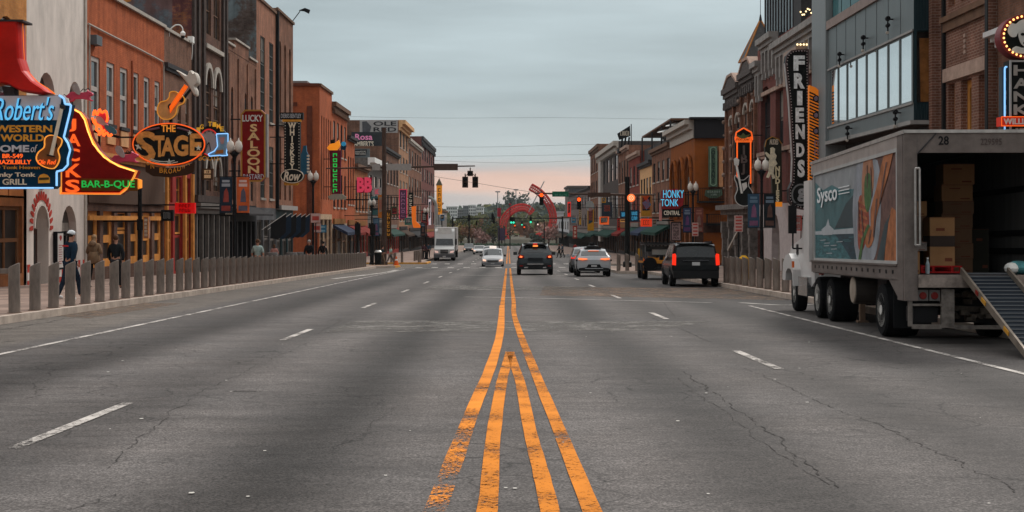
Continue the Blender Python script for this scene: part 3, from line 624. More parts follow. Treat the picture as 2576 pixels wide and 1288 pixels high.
# 4 weathered brown building with the stage sign's hat in front
hs = grid_holes(72.0, 77.4, 3, [(5.6, 8.3)], .4)
B, fr = building('weathered_building', 'weathered brown brick building with narrow windows above a red shopfront', -1, 71.4, 77.7, 11.6, b_brown, zs=4.2, holes=hs)
for h in hs: window(B, fr, h, trim_b, glass, sill=trim_w)
band(B, fr, 71.4, 77.7, 9.35, 9.75, trim_d, ((.4, .12), (.6, .2)), 'string_course'); band(B, fr, 71.4, 77.7, 11.45, 11.6, trim_w, ((1, .1),), 'coping')
shop(B, fr, 71.4, 77.7, -2.4, 2.2, 3, red_shop, orange_trim, door=1, fascia=.3, pier=.4, doorm=red_shop, fw=.14)
mb = MB(); wall(mb, fr, 71.4, 77.7, 2.2, 4.2, [(72, 73.2, 2.5, 3.9, 0), (74, 75.2, 2.5, 3.9, 0), (76, 77.2, 2.5, 3.9, 0)], .2); mb.build('upper_shopfront', red_shop, B)
for a in (72, 74, 76): window(B, fr, (a, a + 1.2, 2.5, 3.9), orange_trim, glass_lit, dep=.2)
for a in (71.6, 75.6, 77.5): mb = MB(); fbox(mb, fr, a - .12, a + .12, -1.4, 4.15, .003, .16); mb.build('column', orange_trim, B)
mb = MB(); mb.box(-19, -18.8, 73, 76, 11.6, 12.3); mb.build('roof_unit', trim_w, B)
# 5 gothic building, its gable end carries the old mural
gd = BR('soot_brown_brick', (.16, .075, .05), (.11, .055, .04), (.10, .07, .06), stain=.4)
ga = M('dark_stone_pilaster', (.062, .045, .04), .8, var=.4)
hs = []
for z0, z1 in ((3.3, 5.3), (6.9, 10.6), (12.6, 19)):
    for a in (80.9, 83.4): hs.append((a, a + 1.75, z0 - (.0), z1, 1.1))
B, fr = building('gothic_building', 'tall dark gothic building with white pointed window hoods and a mural gable', -1, 77.7, 87.2, 21.5, gd, b_mural, zs=2.6, holes=hs, dep=.15)
for h in hs: window(B, fr, h, trim_b, glass, dep=.15, nx=2, nz=4 if h[3] - h[2] > 3 else 2, hood=trim_w if h[2] < 12 else trim_d)
for a in (77.95, 79.1, 80.4, 85.9, 86.9):
    mb = MB(); fbox(mb, fr, a - .22, a + .22, 2.6, 21.4, .003, .14); mb.build('pilaster', ga, B)
for z in (6.2, 11.7): band(B, fr, 80.7, 85.6, z, z + .25, trim_w, ((1, .2),), 'sill_course')
band(B, fr, 77.7, 87.2, 2.6, 3.0, ga, ((1, .35),)); band(B, fr, 77.7, 87.2, 21, 21.5, ga, ((.4, .3), (.6, .5)), dent=.6)
mb = MB(); Yg = 77.7                               # painted border of the mural, with the exposed orange brick at its street edge
g2 = Fc(Yg); fbox(mb, g2, -18.9, -17.81, 11.7, 21, .004, .03); mb.build('mural_border', BR('exposed_orange_brick', (.36, .13, .05), (.2, .07, .05), (.1, .1, .1), patch=(.13, .05, .05), ps=.9), B)
mb = MB(); rr = random.Random(3)
for k in range(9):
    cx, cz = -22.6 + rr.uniform(-1.4, 1.4), 13.5 + rr.uniform(-.5, .5); mb.prism([(cx + math.cos(t) * rr.uniform(.2, .5), cz + math.sin(t) * rr.uniform(.08, .22)) for t in [i * .7 for i in range(9)]], .004 + k * .001, .02 + k * .001, g2)
mb.build('mural_paint', M('faded_orange_mural', (.42, .17, .05), .9, var=.5, vs=3), B)
mb = MB(); wall(mb, fr, 77.7, 87.2, -2.6, 2.6, [(78.3 + i * 1.5, 79.4 + i * 1.5, -.9, 1.6, 0) for i in range(6)], .6); mb.build('shopfront', dk_shop, B)
for i in range(6): window(B, fr, (78.3 + i * 1.5, 79.4 + i * 1.5, -.9, 1.6), dk_shop, glass_lit, dep=.6, nz=2)
for i in range(7): mb = MB(); fbox(mb, fr, 77.95 + i * 1.5, 78.15 + i * 1.5, -1.5, 1.9, .004, .22); mb.build('column', col_gry, B)
band(B, fr, 77.7, 87.2, 1.95, 2.55, col_gry, ((.5, .3), (.5, .5)), 'awning_band')
# 6 low brick building with stepped parapet and small arches
hs = grid_holes(87.9, 97, 4, [(6.8, 10.2)], .32, .35) + grid_holes(87.9, 97, 4, [(2.9, 5.6)], .32, .35)
B, fr = building('arched_window_building', 'low brown brick building with stepped parapet and slim arched windows', -1, 87.2, 97.6, 12.45, b_worn, zs=2.6, holes=hs)
for h in hs: window(B, fr, h, trim_d, glass, nz=2)
for a0, a1, z in ((87.2, 89.6, 12.8), (89.62, 94.6, 13.3), (94.62, 97.6, 12.7)):
    mb = MB(); fbox(mb, fr, a0, a1, 12.46, z, -.35, .02); mb.build('parapet', b_worn, B); mb = MB(); fbox(mb, fr, a0, a1, z + .003, z + .14, -.4, .12); mb.build('coping', trim_w, B)
band(B, fr, 87.2, 97.6, 6.15, 6.4, trim_w, ((1, .12),), 'sill_course')
for a in (87.9, 91, 94.2, 97.2): mb = MB(); fbox(mb, fr, a - .2, a + .2, 6.5, 12.2, .003, .08); mb.build('pilaster', b_worn, B)
mb = MB(); wall(mb, fr, 87.2, 97.6, -2.8, 2.6, [(87.8 + i * 1.6, 89.0 + i * 1.6, -1.2, 1.5, 0) for i in range(6)], .6); mb.build('shopfront', dk_shop, B)
for i in range(6): window(B, fr, (87.8 + i * 1.6, 89.0 + i * 1.6, -1.2, 1.5), col_gry, glass_lit, dep=.6, nz=2)
mb = MB(); mb.prism([(0, 0), (1.3, -.5), (1.3, -.62), (0, -.1)], 88, 97, lambda a, b, d: (XL + .01 + a, d, 2.5 + b)); mb.build('awning', M('black_awning', (.03, .028, .03), .8), B)
# 7 tall building, big multi-pane windows
hs = grid_holes(98.2, 105.6, 2, [(3.2, 7.1), (8.9, 14.9)], .5)
B, fr = building('warehouse_building', 'tall red-brown brick warehouse with big multi-pane windows and a mottled gable', -1, 97.6, 105.9, 17.5, BR('faded_red_brick', (.34, .145, .085), (.28, .115, .07), (.26, .17, .13), stain=.3), b_mott, zs=2.5, holes=hs)
for h in hs: window(B, fr, h, M('grey_window_bars', (.11, .115, .11), .5), glass, nx=3, nz=6 if h[3] > 10 else 4, sill=trim_w)
band(B, fr, 97.6, 105.9, 17.35, 17.55, trim_b, ((1, .12),), 'coping')
shop(B, fr, 97.6, 105.9, -2.9, 2.5, 3, M('grey_shop', (.10, .10, .105), .5, var=.3), col_gry, door=1, fascia=.9)
mb = MB(); mb.beam(fr(105.8, 2.5, .12), fr(105.8, 17.6, .12), .24); mb.build('downpipe', black, B)
# 8 tall corner building
hs = grid_holes(106.5, 113.8, 3, [(3.2, 8.2), (9.8, 15.6)], .42, .5)
B, fr = building('corner_building', 'tall red brick corner building with deep recessed arched bays', -1, 105.9, 114.2, 17.9, b_worn, zs=2.4, holes=hs, dep=.2)
for h in hs: window(B, fr, h, trim_b, glass, dep=.2, nx=1, nz=3, fw=.2)
for z in (9.0,): band(B, fr, 106.4, 114.2, z, z + .5, trim_w, ((.4, .15), (.6, .35)), 'sill_course')
band(B, fr, 105.9, 114.2, 17.75, 17.95, trim_b, ((1, .15),), 'coping')
shop(B, fr, 105.9, 114.2, -3.1, 2.4, 3, M('teal_shop', (.03, .055, .06), .5, var=.3), col_gry, door=0, fascia=.8)
band(B, fr, 106, 114.2, 2.4, 2.75, M('pale_band', (.30, .27, .25), .6), ((1, .4),), 'canopy')
mb = MB(); mb.beam((-17.6, 112.8, 17.9), (-17.0, 112.8, 18.7), .06); mb.prism([(-17.1, 18.75), (-16.6, 18.95), (-16.2, 18.8), (-16.3, 18.5), (-16.7, 18.7)], 112.7, 113.0)
mb.build('roof_floodlight', black, B)
# ================================================================ left row, far block
YA = 130.3
hs = grid_holes(YA + .6, YLu(835) - .2, 5, [(3.6, 11.6)], .38)
B, fr = building('red_corner_building', 'orange-red brick corner building across the side street with tall narrow window slots', -1, YA, YLu(835), 14.5, b_red, zs=2.2, holes=hs)
for h in hs: window(B, fr, h, trim_d, glass, nz=3)
g2 = Fc(YA); mb = MB(); fbox(mb, g2, -19.0, -18.5, -2, 12.4, .004, .08); fbox(mb, g2, -22.3, -19.9, 12.4, 12.75, .004, .1); fbox(mb, g2, -40, -17.8, 14.3, 14.55, .004, .15); fbox(mb, g2, -40, -17.8, 1.6, 1.8, .004, .2)
mb.build('side_trim', M('dark_red_trim', (.12, .035, .02), .8, var=.3), B)
band(B, fr, YA, YLu(835), 14.3, 14.55, trim_b, ((1, .15),), 'coping'); mb = MB(); mb.box(-21.9, -19.0, YA + .2, YA + 4, 14, 14.8); mb.build('roof_box', M('roof_box_grey', (.2, .16, .15), .8), B)
shop(B, fr, YA, YLu(835), -3.5, 2.2, 3, M('cream_shop', (.42, .30, .20), .6, var=.3), trim_b, door=1)
def row(label, side, u0, u1, zt, wm, nb, fl, arch=0, frac=.5, cm=None, shopm=None, cp=((.4, .2), (.6, .45)), sm=None, depth=16, name='brick_building', ch=.6, dent=0):
    f = YLu if side < 0 else YRu; a0, a1 = f(u0), f(u1)
    if a0 > a1: a0, a1 = a1, a0
    zb = gz((a0 + a1) / 2); h0 = zb + 4.6; n = len(fl) if isinstance(fl, list) else fl
    zr = [(h0 + (zt - 1 - h0) * (i + .2) / n, h0 + (zt - 1 - h0) * (i + .85) / n) for i in range(n)]
    hs = grid_holes(a0 + .3, a1 - .3, nb, zr, frac, arch)
    B, fr = building(name, label, side, a0, a1, zt, wm, sm, depth, zb + 4.0, hs)
    for h in hs: window(B, fr, h, trim_d, glass, nz=2, sill=trim_w if (a1 - a0) < 40 else None)
    band(B, fr, a0, a1, zt - ch, zt + .03, cm or trim_b, cp, dent=dent)
    shop(B, fr, a0, a1, zb - .9, zb + 4.0, max(2, int((a1 - a0) / 3.5)), shopm or dk_shop, trim_b, door=1, pier=.4); rr = random.Random(int(u0)); k = rr.randrange(5)
    mb = MB(); s0 = a0 + (a1 - a0) * .06; s1 = a1 - (a1 - a0) * rr.uniform(.06, .3); am_ = M('awning_%d' % k, [(.02, .02, .022), (.16, .02, .015), (.02, .05, .04), (.05, .03, .02), (.03, .04, .07)][k], .85, var=.3)
    mb.prism([(.01, zb + 3.9), (1.5, zb + 3.1), (1.5, zb + 2.8), (.01, zb + 3.6)], s0, s1, lambda a, b, d: fr(d, b, a)); mb.build('awning', am_, B)
    mb = MB(); fbox(mb, fr, s0, s1, zb + 3.95, zb + 4.5, .01, .18); mb.build('fascia_board', M('fascia_%d' % (k % 3), [(.03, .025, .025), (.22, .10, .03), (.20, .18, .16)][k % 3], .6, var=.3), B)
    return B, fr, a0, a1
b_peach = BR('peach_brick', (.42, .22, .12), (.36, .18, .10), (.3, .2, .15), stain=.3)
row('orange-red brick building with classical stone cornice and rooftop units', -1, 835, 873, 13.6, b_red, 4, 2, cm=trim_b, ch=.7, dent=.8, shopm=M('beige_shop', (.34, .26, .19), .6, var=.3))
row('red brick building with dark cornice and a boot-shaped roof sign', -1, 873, 892, 11.0, b_red, 3, 1, cm=trim_d, ch=.5)
row('orange brick building with a flat top, lower than its neighbours', -1, 892, 925, 8.2, b_orange, 4, 1, shopm=red_shop, name='low_building')
row('dark stone building with stacked white eaves', -1, 925, 962, 9.6, M('stone_grey', (.13, .115, .105), .8, var=.4), 3, 1, cm=white, ch=.9, cp=((.3, .3), (.7, .9)), name='stone_building')
row('brown brick building with white-capped windows behind the signal pole', -1, 962, 1003, 12.2, b_brown, 5, 2, cm=trim_d, shopm=red_shop)
B, fr, a0, a1 = row('tall tan brick building with a heavy bracketed cornice and white roof sign', -1, 1003, 1027, 18, b_peach, 3, 4, cm=stucco2, ch=1.6, cp=((.3, .3), (.3, .6), (.4, 1.1)), sm=b_brown, depth=9)
row('red brick building with two pale cornices', -1, 1027, 1060, 16.4, b_worn, 5, 3, cm=trim_w, ch=.8)
row('tall red brick building with rows of white-silled windows near the river', -1, 1060, 1093, 19, b_wine, 6, 4, cm=trim_d, ch=1.2, dent=1)
row('low grey building past the amber tower sign', -1, 1093, 1112, 6.5, M('far_grey', (.2, .2, .2), .8, var=.3), 5, 1, name='low_building')
row('pale low building closest to the river on the left', -1, 1112, 1124, 4.5, M('far_pale', (.3, .27, .25), .8, var=.3), 6, 1, name='low_building')
# ================================================================ right row, near block
# 1 brown brick hall at the right edge
hs = [(YRu(2494) , YRu(2450), 6.0, 6.9, 0)]
def yr(u): return YRu(u)
A0, A1 = yr(2509), yr(2356)
bays = [(yr(2489), yr(2462)), (yr(2444), yr(2418)), (yr(2402), yr(2386))]
hs = [(a, b, 2.4, 6.65, 0) for a, b in bays] + [(a, b, 9.55, 14.0, 0) for a, b in bays]
B, fr = building('brick_building', 'dark brown brick hall with ochre-framed tall windows above the delivery truck', 1, A0, A1, 16, b_cor, zs=2.4 - .3, holes=hs, dep=.3)
ochre = M('ochre_frame', (.44, .19, .045), .5, var=.3, vs=1)
for h in hs: window(B, fr, h, ochre, glass_lit, dep=.3, nx=2, nz=1, fw=.28)
lint = M('pink_stone', (.36, .25, .20), .8, var=.3)
mb = MB(); fbox(mb, fr, bays[0][0] - .15, bays[2][1] + .35, 6.75, 7.25, .003, .12); mb.build('lintel', lint, B)
mb = MB(); fbox(mb, fr, bays[0][0] - .25, bays[2][1] + .45, 9.0, 9.2, .003, .22); fbox(mb, fr, bays[0][0] - .1, bays[2][1] + .35, 8.65, 8.998, .003, .12); mb.build('sill_course', trim_b, B)
for a in (A0 + .2, A1 - .2): mb = MB(); fbox(mb, fr, a - .2, a + .2, -1.5, 15.9, .003, .3); mb.build('pilaster', b_cor, B)
mb = MB(); fbox(mb, fr, A0 + .02, A0 + .3, 2, 15.9, .303, .33); mb.build('gutter', black, B)
mb = MB(); fbox(mb, fr, A1 - 1.15, A1 - .9, 2.1, 15.9, .003, .10); mb.build('downpipe', black, B)
shop(B, fr, A0, A1, -2.0, 2.1, 3, b_cor, trim_b, door=1)
mb = MB()
for i in range(4): fbox(mb, fr, (A0 + A1) / 2 - .12, (A0 + A1) / 2 + .1, 7.6 + i * .2, 7.72 + i * .2, .003, .03)
mb.build('wall_mark', lint, B)
# 2 brown building with white cornices at the frame edge
B, fr = building('corniced_building', 'brown brick building with white moulded cornices at the right edge', 1, 36, A0 - .01, 14, b_brown, zs=2.2, holes=grid_holes(36.5, A0 - .6, 3, [(4, 6.6), (10, 13)], .4))
for h in grid_holes(36.5, A0 - .6, 3, [(4, 6.6), (10, 13)], .4): window(B, fr, h, trim_d, glass, nx=2)
for z in (7.35, 9.25): band(B, fr, 36, A0 - .3, z, z + .5, M('white_cornice', (.55, .53, .52), .5, var=.1), ((.35, .2), (.3, .35), (.35, .6)))
shop(B, fr, 36, A0 - .01, -1.8, 2.2, 3, b_brown, trim_b, door=1)
# 3 grey clad building: a glazed bay stands proud of it
XG = 15.72; G0, G1 = 53.45, XG * FL / (2083 - U0)
root = thing('clad_building', 'grey metal clad building with a long mirror-glass bay over the truck', 'building', (XG, 60, -2)); B = root; fr = Fr(1, XG)
zled, zwt, zws, zb = 10.6, 8.55, 6.05, 5.3
zled = HC + (V0 - 76) * G1 / FL; zwt = HC + (V0 - 181) * G1 / FL; zws = HC + (V0 - 318) * G1 / FL; zb = HC + (V0 - 356) * G1 / FL
n = 8; wd = (G1 - G0 - .5) / n; hs = [(G0 + .25 + i * wd + .06, G0 + .25 + (i + 1) * wd - .06, zws, zwt, 0) for i in range(n)]
mb = MB(); wall(mb, fr, G0, G1, zb, zled, hs, .04)
mb.quad(fr(G0, zb, 0), fr(G1, zb, 0), fr(G1, zb, -1.2), fr(G0, zb, -1.2)); mb.quad(fr(G0, zled, 0), fr(G1, zled, 0), fr(G1, zled, -3), fr(G0, zled, -3)); mb.build('wall', panel, B)
for h in hs: window(B, fr, h, panel, glass_sky, dep=.04, nz=1, fw=.04)
mb = MB()
for z0, z1 in ((zws - .12, zws - .03), (zwt + .03, zwt + .12)): fbox(mb, fr, G0 + .05, G1 - .05, z0, z1, .003, .06)
fbox(mb, fr, G0 - .05, G1 + .02, zb - .16, zb - .003, -1, .14); mb.build('window_band_trim', M('light_grey_trim', (.28, .27, .26), .5, var=.15), B)
mb = MB(); fbox(mb, fr, G0 - .1, G1, zled + .003, zled + .42, -.3, .10); mb.build('ledge', M('mauve_ledge', (.27, .215, .195), .7, var=.15), B)
for i in range(1, 8):
    mb = MB(); a = G0 + i * (G1 - G0) / 8; fbox(mb, fr, a - .015, a + .015, zwt + .14, zled - .01, .003, .012); mb.build('panel_joint', M('joint_dark', (.07, .08, .085), .6), B)
e = Fc(G0); mb = MB(); wall(mb, e, XG, 30, zb, zws - .1, [], .1); wall(mb, e, XG, 30, zwt + .1, 16, [], .1); fbox(mb, e, XG, XG + .12, zws - .1, zwt + .1, -.1, 0)
for i in range(16): fbox(mb, e, XG + .05 + i * .11, XG + .09 + i * .11, zb + .02, zws - .14, .002, .03); fbox(mb, e, XG + .05 + i * .11, XG + .09 + i * .11, zwt + .14, 14, .002, .03)
mb.build('end_wall', panel_d, B)
w = window(B, e, (XG + .12, 17.6, zws - .1, zwt + .1), panel_d, glass_lit, dep=.3, nz=1, name='end_window')
mb = MB(); mb.prism([(XG + .35, zws), (XG + .95, zws), (XG + 1.0, zws + .9), (XG + .75, zwt - .2), (XG + .3, zwt - .2)], -.285, -.28, lambda a, b, d: e(a, b, d)); mb.build('blind_or_reflection', M('amber_reflection', (.30, .12, .035), .6, var=.4), w)  # orange reflection in the end window, painted as a flat patch on the pane
f2 = Fr(1, 17.4); mb = MB(); wall(mb, f2, G0, G1, zled, 17, [], .1)
for i in range(60): fbox(mb, f2, G0 + .1 + i * .28, G0 + .2 + i * .28, zled + .5, 16.9, .002, .04) if G0 + .2 + i * .28 < G1 else None
mb.build('upper_wall', panel_d, B)
mb = MB()
for i in range(9): a = G0 + .2 + i * (G1 - G0 - .4) / 8; fbox(mb, fr, a - .02, a + .02, zled + .42, zled + 1.5, -.22, -.18)
fbox(mb, fr, G0, G1, zled + 1.5, zled + 1.54, -.23, -.17); rl = mb.build('railing', blackm, B)
mb = MB(); fbox(mb, fr, G0 + .1, G1 - .1, zled + .45, zled + 1.48, -.205, -.195); mb.build('glass_panel', M('teal_glass', (.05, .14, .15), .08, var=.2), rl)
f0 = Fr(1, 16.6); shop(B, f0, G0, G1, gz(60) - .9, zb - .003, 6, M('dark_shop_wall', (.05, .045, .045), .6, var=.3), blackm, door=2)
mb = MB(); mb.quad(f0(G0, zb - .17, .88), f0(G1, zb - .17, .88), f0(G1, zb - .17, -1), f0(G0, zb - .17, -1)); mb.build('soffit', M('soffit_brown', (.06, .045, .04), .8), B)
C0, C1 = G1, XG * FL / (2048 - U0)
mb = MB(); mb.box(XG - .12, 17.0, C0 + .01, C1, gz(70) - 1, 17); mb.build('corner_column', M('light_grey_cladding', (.215, .235, .24), .45, metal=.2, var=.12, stretch=(4, 4, .2)), B)
mb = MB(); mb.box(XG + .1, 34, C0 + .1, C0 + 3, gz(70) - 1, 16.8); mb.build('core_wall', panel_d, B)
for i, (a, z) in enumerate([(56.3, 9.75), (60.2, 9.5), (63, 5.75), (55.2, 5.85), (64.5, 9.3)]):     # floodlights on the cladding
    t = thing('wall_light', ['twin round black floodlight high on the grey cladding, nearest the brick hall', 'twin round floodlight in the middle of the grey cladding', 'round floodlight on the lower grey band, farther one', 'round floodlight on the lower grey band, nearer one', 'small floodlight on the grey cladding near the corner column'][i], 'light', fr(a, z, 0), 'floodlights on the grey cladding')
    mb = MB(); mb.tube([fr(a, z, .0), fr(a, z, .22), fr(a, z - .5, .22)], .03); mb.build('arm', blackm, t)
    mb = MB(); mb.lathe(fr(a, z + .03, .22), [(.09, -.1), (.11, 0), (.09, .1)], 12, 'y'); mb.lathe(fr(a, z - .25, .22), [(.08, -.1), (.09, 0), (.08, .1)], 12, 'y'); mb.build('lamp_head', blackm, t)
    mb = MB(); mb.lathe(fr(a, z - .55, .24), [(.06, -.06), (.07, 0), (.05, .06)], 12, 'y'); mb.build('lens', trim_w, t)
# 4 wine-brick victorian, bracketed cornice
a0, a1 = C1, yr(1906); zt = 12.85
hs = [(87.3, 90.6, 5.7, 10.2, .9), (83.2, 85.6, 6.2, 9.6, 0), (78, 81, 5.7, 10, .9)]; hs += [(91.4, a1 - .2, 5.9, 9.7, 0)]
hs = [h for h in hs if h[1] < a1]
B, fr = building('victorian_building', 'wine-red Victorian brick building with a bracketed grey cornice behind the big vertical sign', 1, a0 + .02, a1 - .01, zt - .02, b_wine, zs=2.6, holes=hs, dep=.35)
for h in hs: window(B, fr, h, trim_d, glass, dep=.35, nx=2, nz=2, sill=lint)
cg = M('grey_stone_cornice', (.27, .25, .235), .7, var=.3, vs=2)
for c0, c1, dz in ((a0 + .05, 84.6, -.5), (84.7, a1 - 2.3, .35), (a1 - 2.2, a1 - .1, -.9)):
    band(B, fr, c0, c1, zt - .9 + dz, zt + dz, cg, ((.3, .25), (.3, .4), (.4, .6)))
    n = max(2, int((c1 - c0) / 1.1))
    for i in range(n): mb = MB(); c = c0 + (i + .5) * (c1 - c0) / n; fbox(mb, fr, c - .16, c + .16, zt - 2.2 + dz, zt - .9 + dz, .003, .3); fbox(mb, fr, c - .16, c + .16, zt - 2.6 + dz, zt - 2.2 + dz, .003, .25); mb.build('bracket', cg, B)
mb = MB(); mb.box(XR + .1, XR + 2.0, 84.8, a1 - 2.4, zt - 1.6, zt + .3); mb.build('cornice_return', trim_d, B)
mb = MB()
for z, s in ((6.05, 1), (9.9, 1)): fbox(mb, fr, a0 + 1, a1 - .3, z - .3, z - .05, .003, .14)
mb.build('string_course', lint, B)
mb = MB(); wall(mb, fr, a0 + .02, a1 - .01, gz(85) - .9, 2.6, [(76.5, 78.4, -1.4, 1.9, .9), (84.3, 86.9, -1.5, 1.95, 1.9), (89.5, 91.8, -1.5, 1.9, 1.6)], .5); mb.build('ground_floor_wall', M('pinkish_white_render', (.43, .37, .36), .8, var=.15), B)
for h in [(76.5, 78.4, -1.4, 1.9, .9), (84.3, 86.9, -1.5, 1.95, 1.9), (89.5, 91.8, -1.5, 1.9, 1.6)]: window(B, fr, h, trim_w, M('mauve_glass', (.10, .08, .08), .3, var=.3), dep=.5, nz=1)
# rooftop glass pavilion above it
root = thing('rooftop_pavilion', 'glass-walled rooftop pavilion above the Victorian cornice', 'building', (18.5, 80, 12)); B = root
mb = MB(); mb.box(17.3, 26, 80, 92, 12.4, 24); mb.build('core', panel_d, B)
P0, P1 = at(1936, 80, 88), at(2012, 0, 88)
mb = MB(); mb.quad((P0.x, 79.9, 12.5), (P1.x, 79.9, 12.5), (P1.x, 79.9, 24), (P0.x, 79.9, 24)); mb.quad((17.2, 80, 12.5), (17.2, 92, 12.5), (17.2, 92, 24), (17.2, 80, 24)); mb.build('glazing', M('pavilion_glass', (.22, .26, .28), .15, metal=.3, var=.1), B)
mb = MB()
for i in range(8):
    x = 16.6 + i * 1.9 / 7; mb.box(x - .03, x + .03, 79.75, 79.85, 12.4, 24)
for i in range(14): y = 80 + i * .9; mb.box(17.05, 17.15, y - .03, y + .03, 12.4, 24)
for z in (13, 15.5, 18): mb.box(16.6, 18.5, 79.7, 79.74, z, z + .12)
mb.build('mullions', trim_d, B)
root = thing('rooftop_terrace', 'beige-walled rooftop bar terrace with an orange panel and string lights', 'terrace', (17.5, 75, 10.5)); B = root
q0, q1 = at(2002, 190, 76), at(2052, 115, 76)
mb = MB(); mb.box(q0.x, q0.x + 6, 76, 79.5, q0.z - .3, q1.z); mb.build('wall', M('beige_panel', (.33, .25, .21), .7, var=.15), B)
mb = MB(); p0, p1 = at(2024, 186, 75.9), at(2052, 134, 75.9); mb.box(p0.x, p1.x, 75.88, 75.97, p0.z, p1.z); mb.build('orange_panel', M('orange_panel_paint', (.62, .22, .03), .6, var=.2), B)
mb = MB(); mb.box(q0.x + .5, q0.x + 6, 77, 79, q1.z, q1.z + 5); mb.build('dark_bar', trim_d, B)
mb = MB()
for i in range(9): p = at(2014 + i * 4.5, 30 + 8 * math.sin(i * 1.1), 76); mb.ball(p, .05, n=6, m=4)
for i in range(7): p = at(2050, 40 + i * 14, 76); mb.ball(p, .05, n=6, m=4)
for i in range(6): p = at(2006 + i * 8, 112, 75.8); mb.ball(p, .06, n=6, m=4)
mb.build('string_lights', NEON('warm_bulb', (1, .75, .4), 2.0), B)
# 5 ornate building with carved cornices, turret behind
a0, a1 = yr(1906), yr(1829); zt = 11.6
hs = [(a0 + .8, a0 + 2.2, 5.4, 9.6, .6), (a0 + 3.4, a0 + 5, 5.4, 9.6, .6), (a0 + 7, a0 + 8.4, 5, 9.2, .6), (a0 + 9.8, a0 + 11.2, 5, 9.2, .6)]
B, fr = building('ornate_building', 'ornate orange-brown stone building with carved dark cornices and peaked pediments', 1, a0 + .01, a1, zt, BR('ornate_brown', (.24, .115, .075), (.19, .09, .06), (.2, .13, .1), stain=.5, patch=(.17, .085, .06), ps=1.2), zs=2.4, holes=hs)
for h in hs: window(B, fr, h, trim_d, glass, nz=2, nx=2, hood=trim_w)
dkc = M('carved_dark_stone', (.10, .085, .08), .8, var=.5, vs=6, bump=.6, bs=12)
for c0, c1, z in ((a0 + .2, a0 + 5.6, 11.9), (a0 + 6.2, a1 - .1, 11.5)):
    band(B, fr, c0, c1, z - 1.1, z - .1, dkc, ((.3, .2), (.3, .35), (.4, .5)), dent=.7)
    mb = MB(); mb.prism([(c0, z - .09), (c1, z - .09), ((c0 + c1) / 2 + 1, z + .55), ((c0 + c1) / 2 - 1, z + .55)], -.3, .35, fr); mb.build('pediment', dkc, B)
    mb = MB(); mb.prism([(c0 - .1, z - .08), (c0 + .3, z - .08), ((c0 + c1) / 2 - .9, z + .62), ((c0 + c1) / 2 + .9, z + .62), (c1 - .3, z - .08), (c1 + .1, z - .08), ((c0 + c1) / 2 + 1.1, z + .8), ((c0 + c1) / 2 - 1.1, z + .8)], -.3, .42, fr); mb.build('pediment_coping', lint, B)
for a in (a0 + .4, a0 + 2.8, a0 + 5.8, a0 + 9.1, a1 - .3):
    mb = MB(); fbox(mb, fr, a - .2, a + .2, 2.6, 10.3, .003, .2); mb.build('pilaster', b_worn, B)
    mb = MB(); rr = random.Random(int(a * 10))
    for k in range(7): z = 4 + k * 1.0; s = rr.uniform(.06, .17); mb.ball(fr(a + rr.uniform(-.1, .1), z, .3), s, s, s * 1.1, 6, 4)
    mb.build('carved_ornament', M('carved_pale_stone', (.26, .19, .155), .8, var=.4, vs=5), B)
rock = M('rough_grey_stone', (.15, .13, .12), .9, var=.5, vs=3, bump=1, bs=5)
mb = MB(); wall(mb, fr, a0 + .01, a1, gz(100) - .9, 2.4, [(a0 + .9 + i * 2.9, a0 + 2.9 + i * 2.9, -1.9, 1.3, 0) for i in range(4)], .9); mb.build('shopfront', rock, B)
for i in range(4): window(B, fr, (a0 + .9 + i * 2.9, a0 + 2.9 + i * 2.9, -1.9, 1.3), trim_d, glass_lit, dep=.9)
for i in range(5):
    mb = MB(); rr = random.Random(i)
    for k in range(8): z = gz(100) + .1 + k * .42; s = rr.uniform(.26, .38); c = fr(a0 + .45 + i * 2.9, z, .2); mb.box(c[0] - s, c[0] + s, c[1] - s, c[1] + s, z, z + .41)
    mb.build('rough_column', rock, B)
mb = MB(); mb.beam(fr(a0 + 3, 1.4, .5), fr(a0 + 9, -.6, .5), .16); mb.build('leaning_beam', trim_w, B)
band(B, fr, a0 + .1, a1 - .1, 2.0, 2.7, rock, ((.5, .5), (.5, .9)), 'stone_lintel')
T = thing('slate_turret', 'pyramid-roofed slate turret with orange ridges and a flagpole', 'turret', (17.75, 98, 11))
c = at(1913, 49, 98); b0, b1 = at(1866, 152, 98), at(1960, 152, 98); hw = (b1.x - b0.x) / 2
mb = MB(); bs = [(c.x - hw, 98 - hw, b0.z), (c.x + hw, 98 - hw, b0.z), (c.x + hw, 98 + hw, b0.z), (c.x - hw, 98 + hw, b0.z)]; mb.add(bs + [(c.x, 98, c.z)], [(0, 1, 4), (1, 2, 4), (2, 3, 4), (3, 0, 4)]); mb.build('roof', M('slate', (.085, .08, .08), .7, var=.4, vs=5, stretch=(1, 1, 4)), T)
mb = MB(); [mb.beam(p, (c.x, 98, c.z), .09) for p in bs]; [mb.beam(p, q, .1) for p, q in zip(bs, bs[1:] + bs[:1])]; mb.build('ridge', M('copper_orange', (.42, .17, .05), .6), T)
mb = MB(); mb.box(c.x - hw * .85, c.x + hw * .85, 98 - hw * .85, 98 + hw * .85, 10.5, b0.z - .02); mb.build('drum', b_wine, T)
mb = MB(); mb.cyl((c.x, 98, c.z - .1), (c.x, 98, c.z + .35), .12, .04); mb.cyl((c.x, 98, c.z + .3), (c.x, 98, c.z + 3.2), .022, .015, 6); mb.build('finial', trim_d, T)
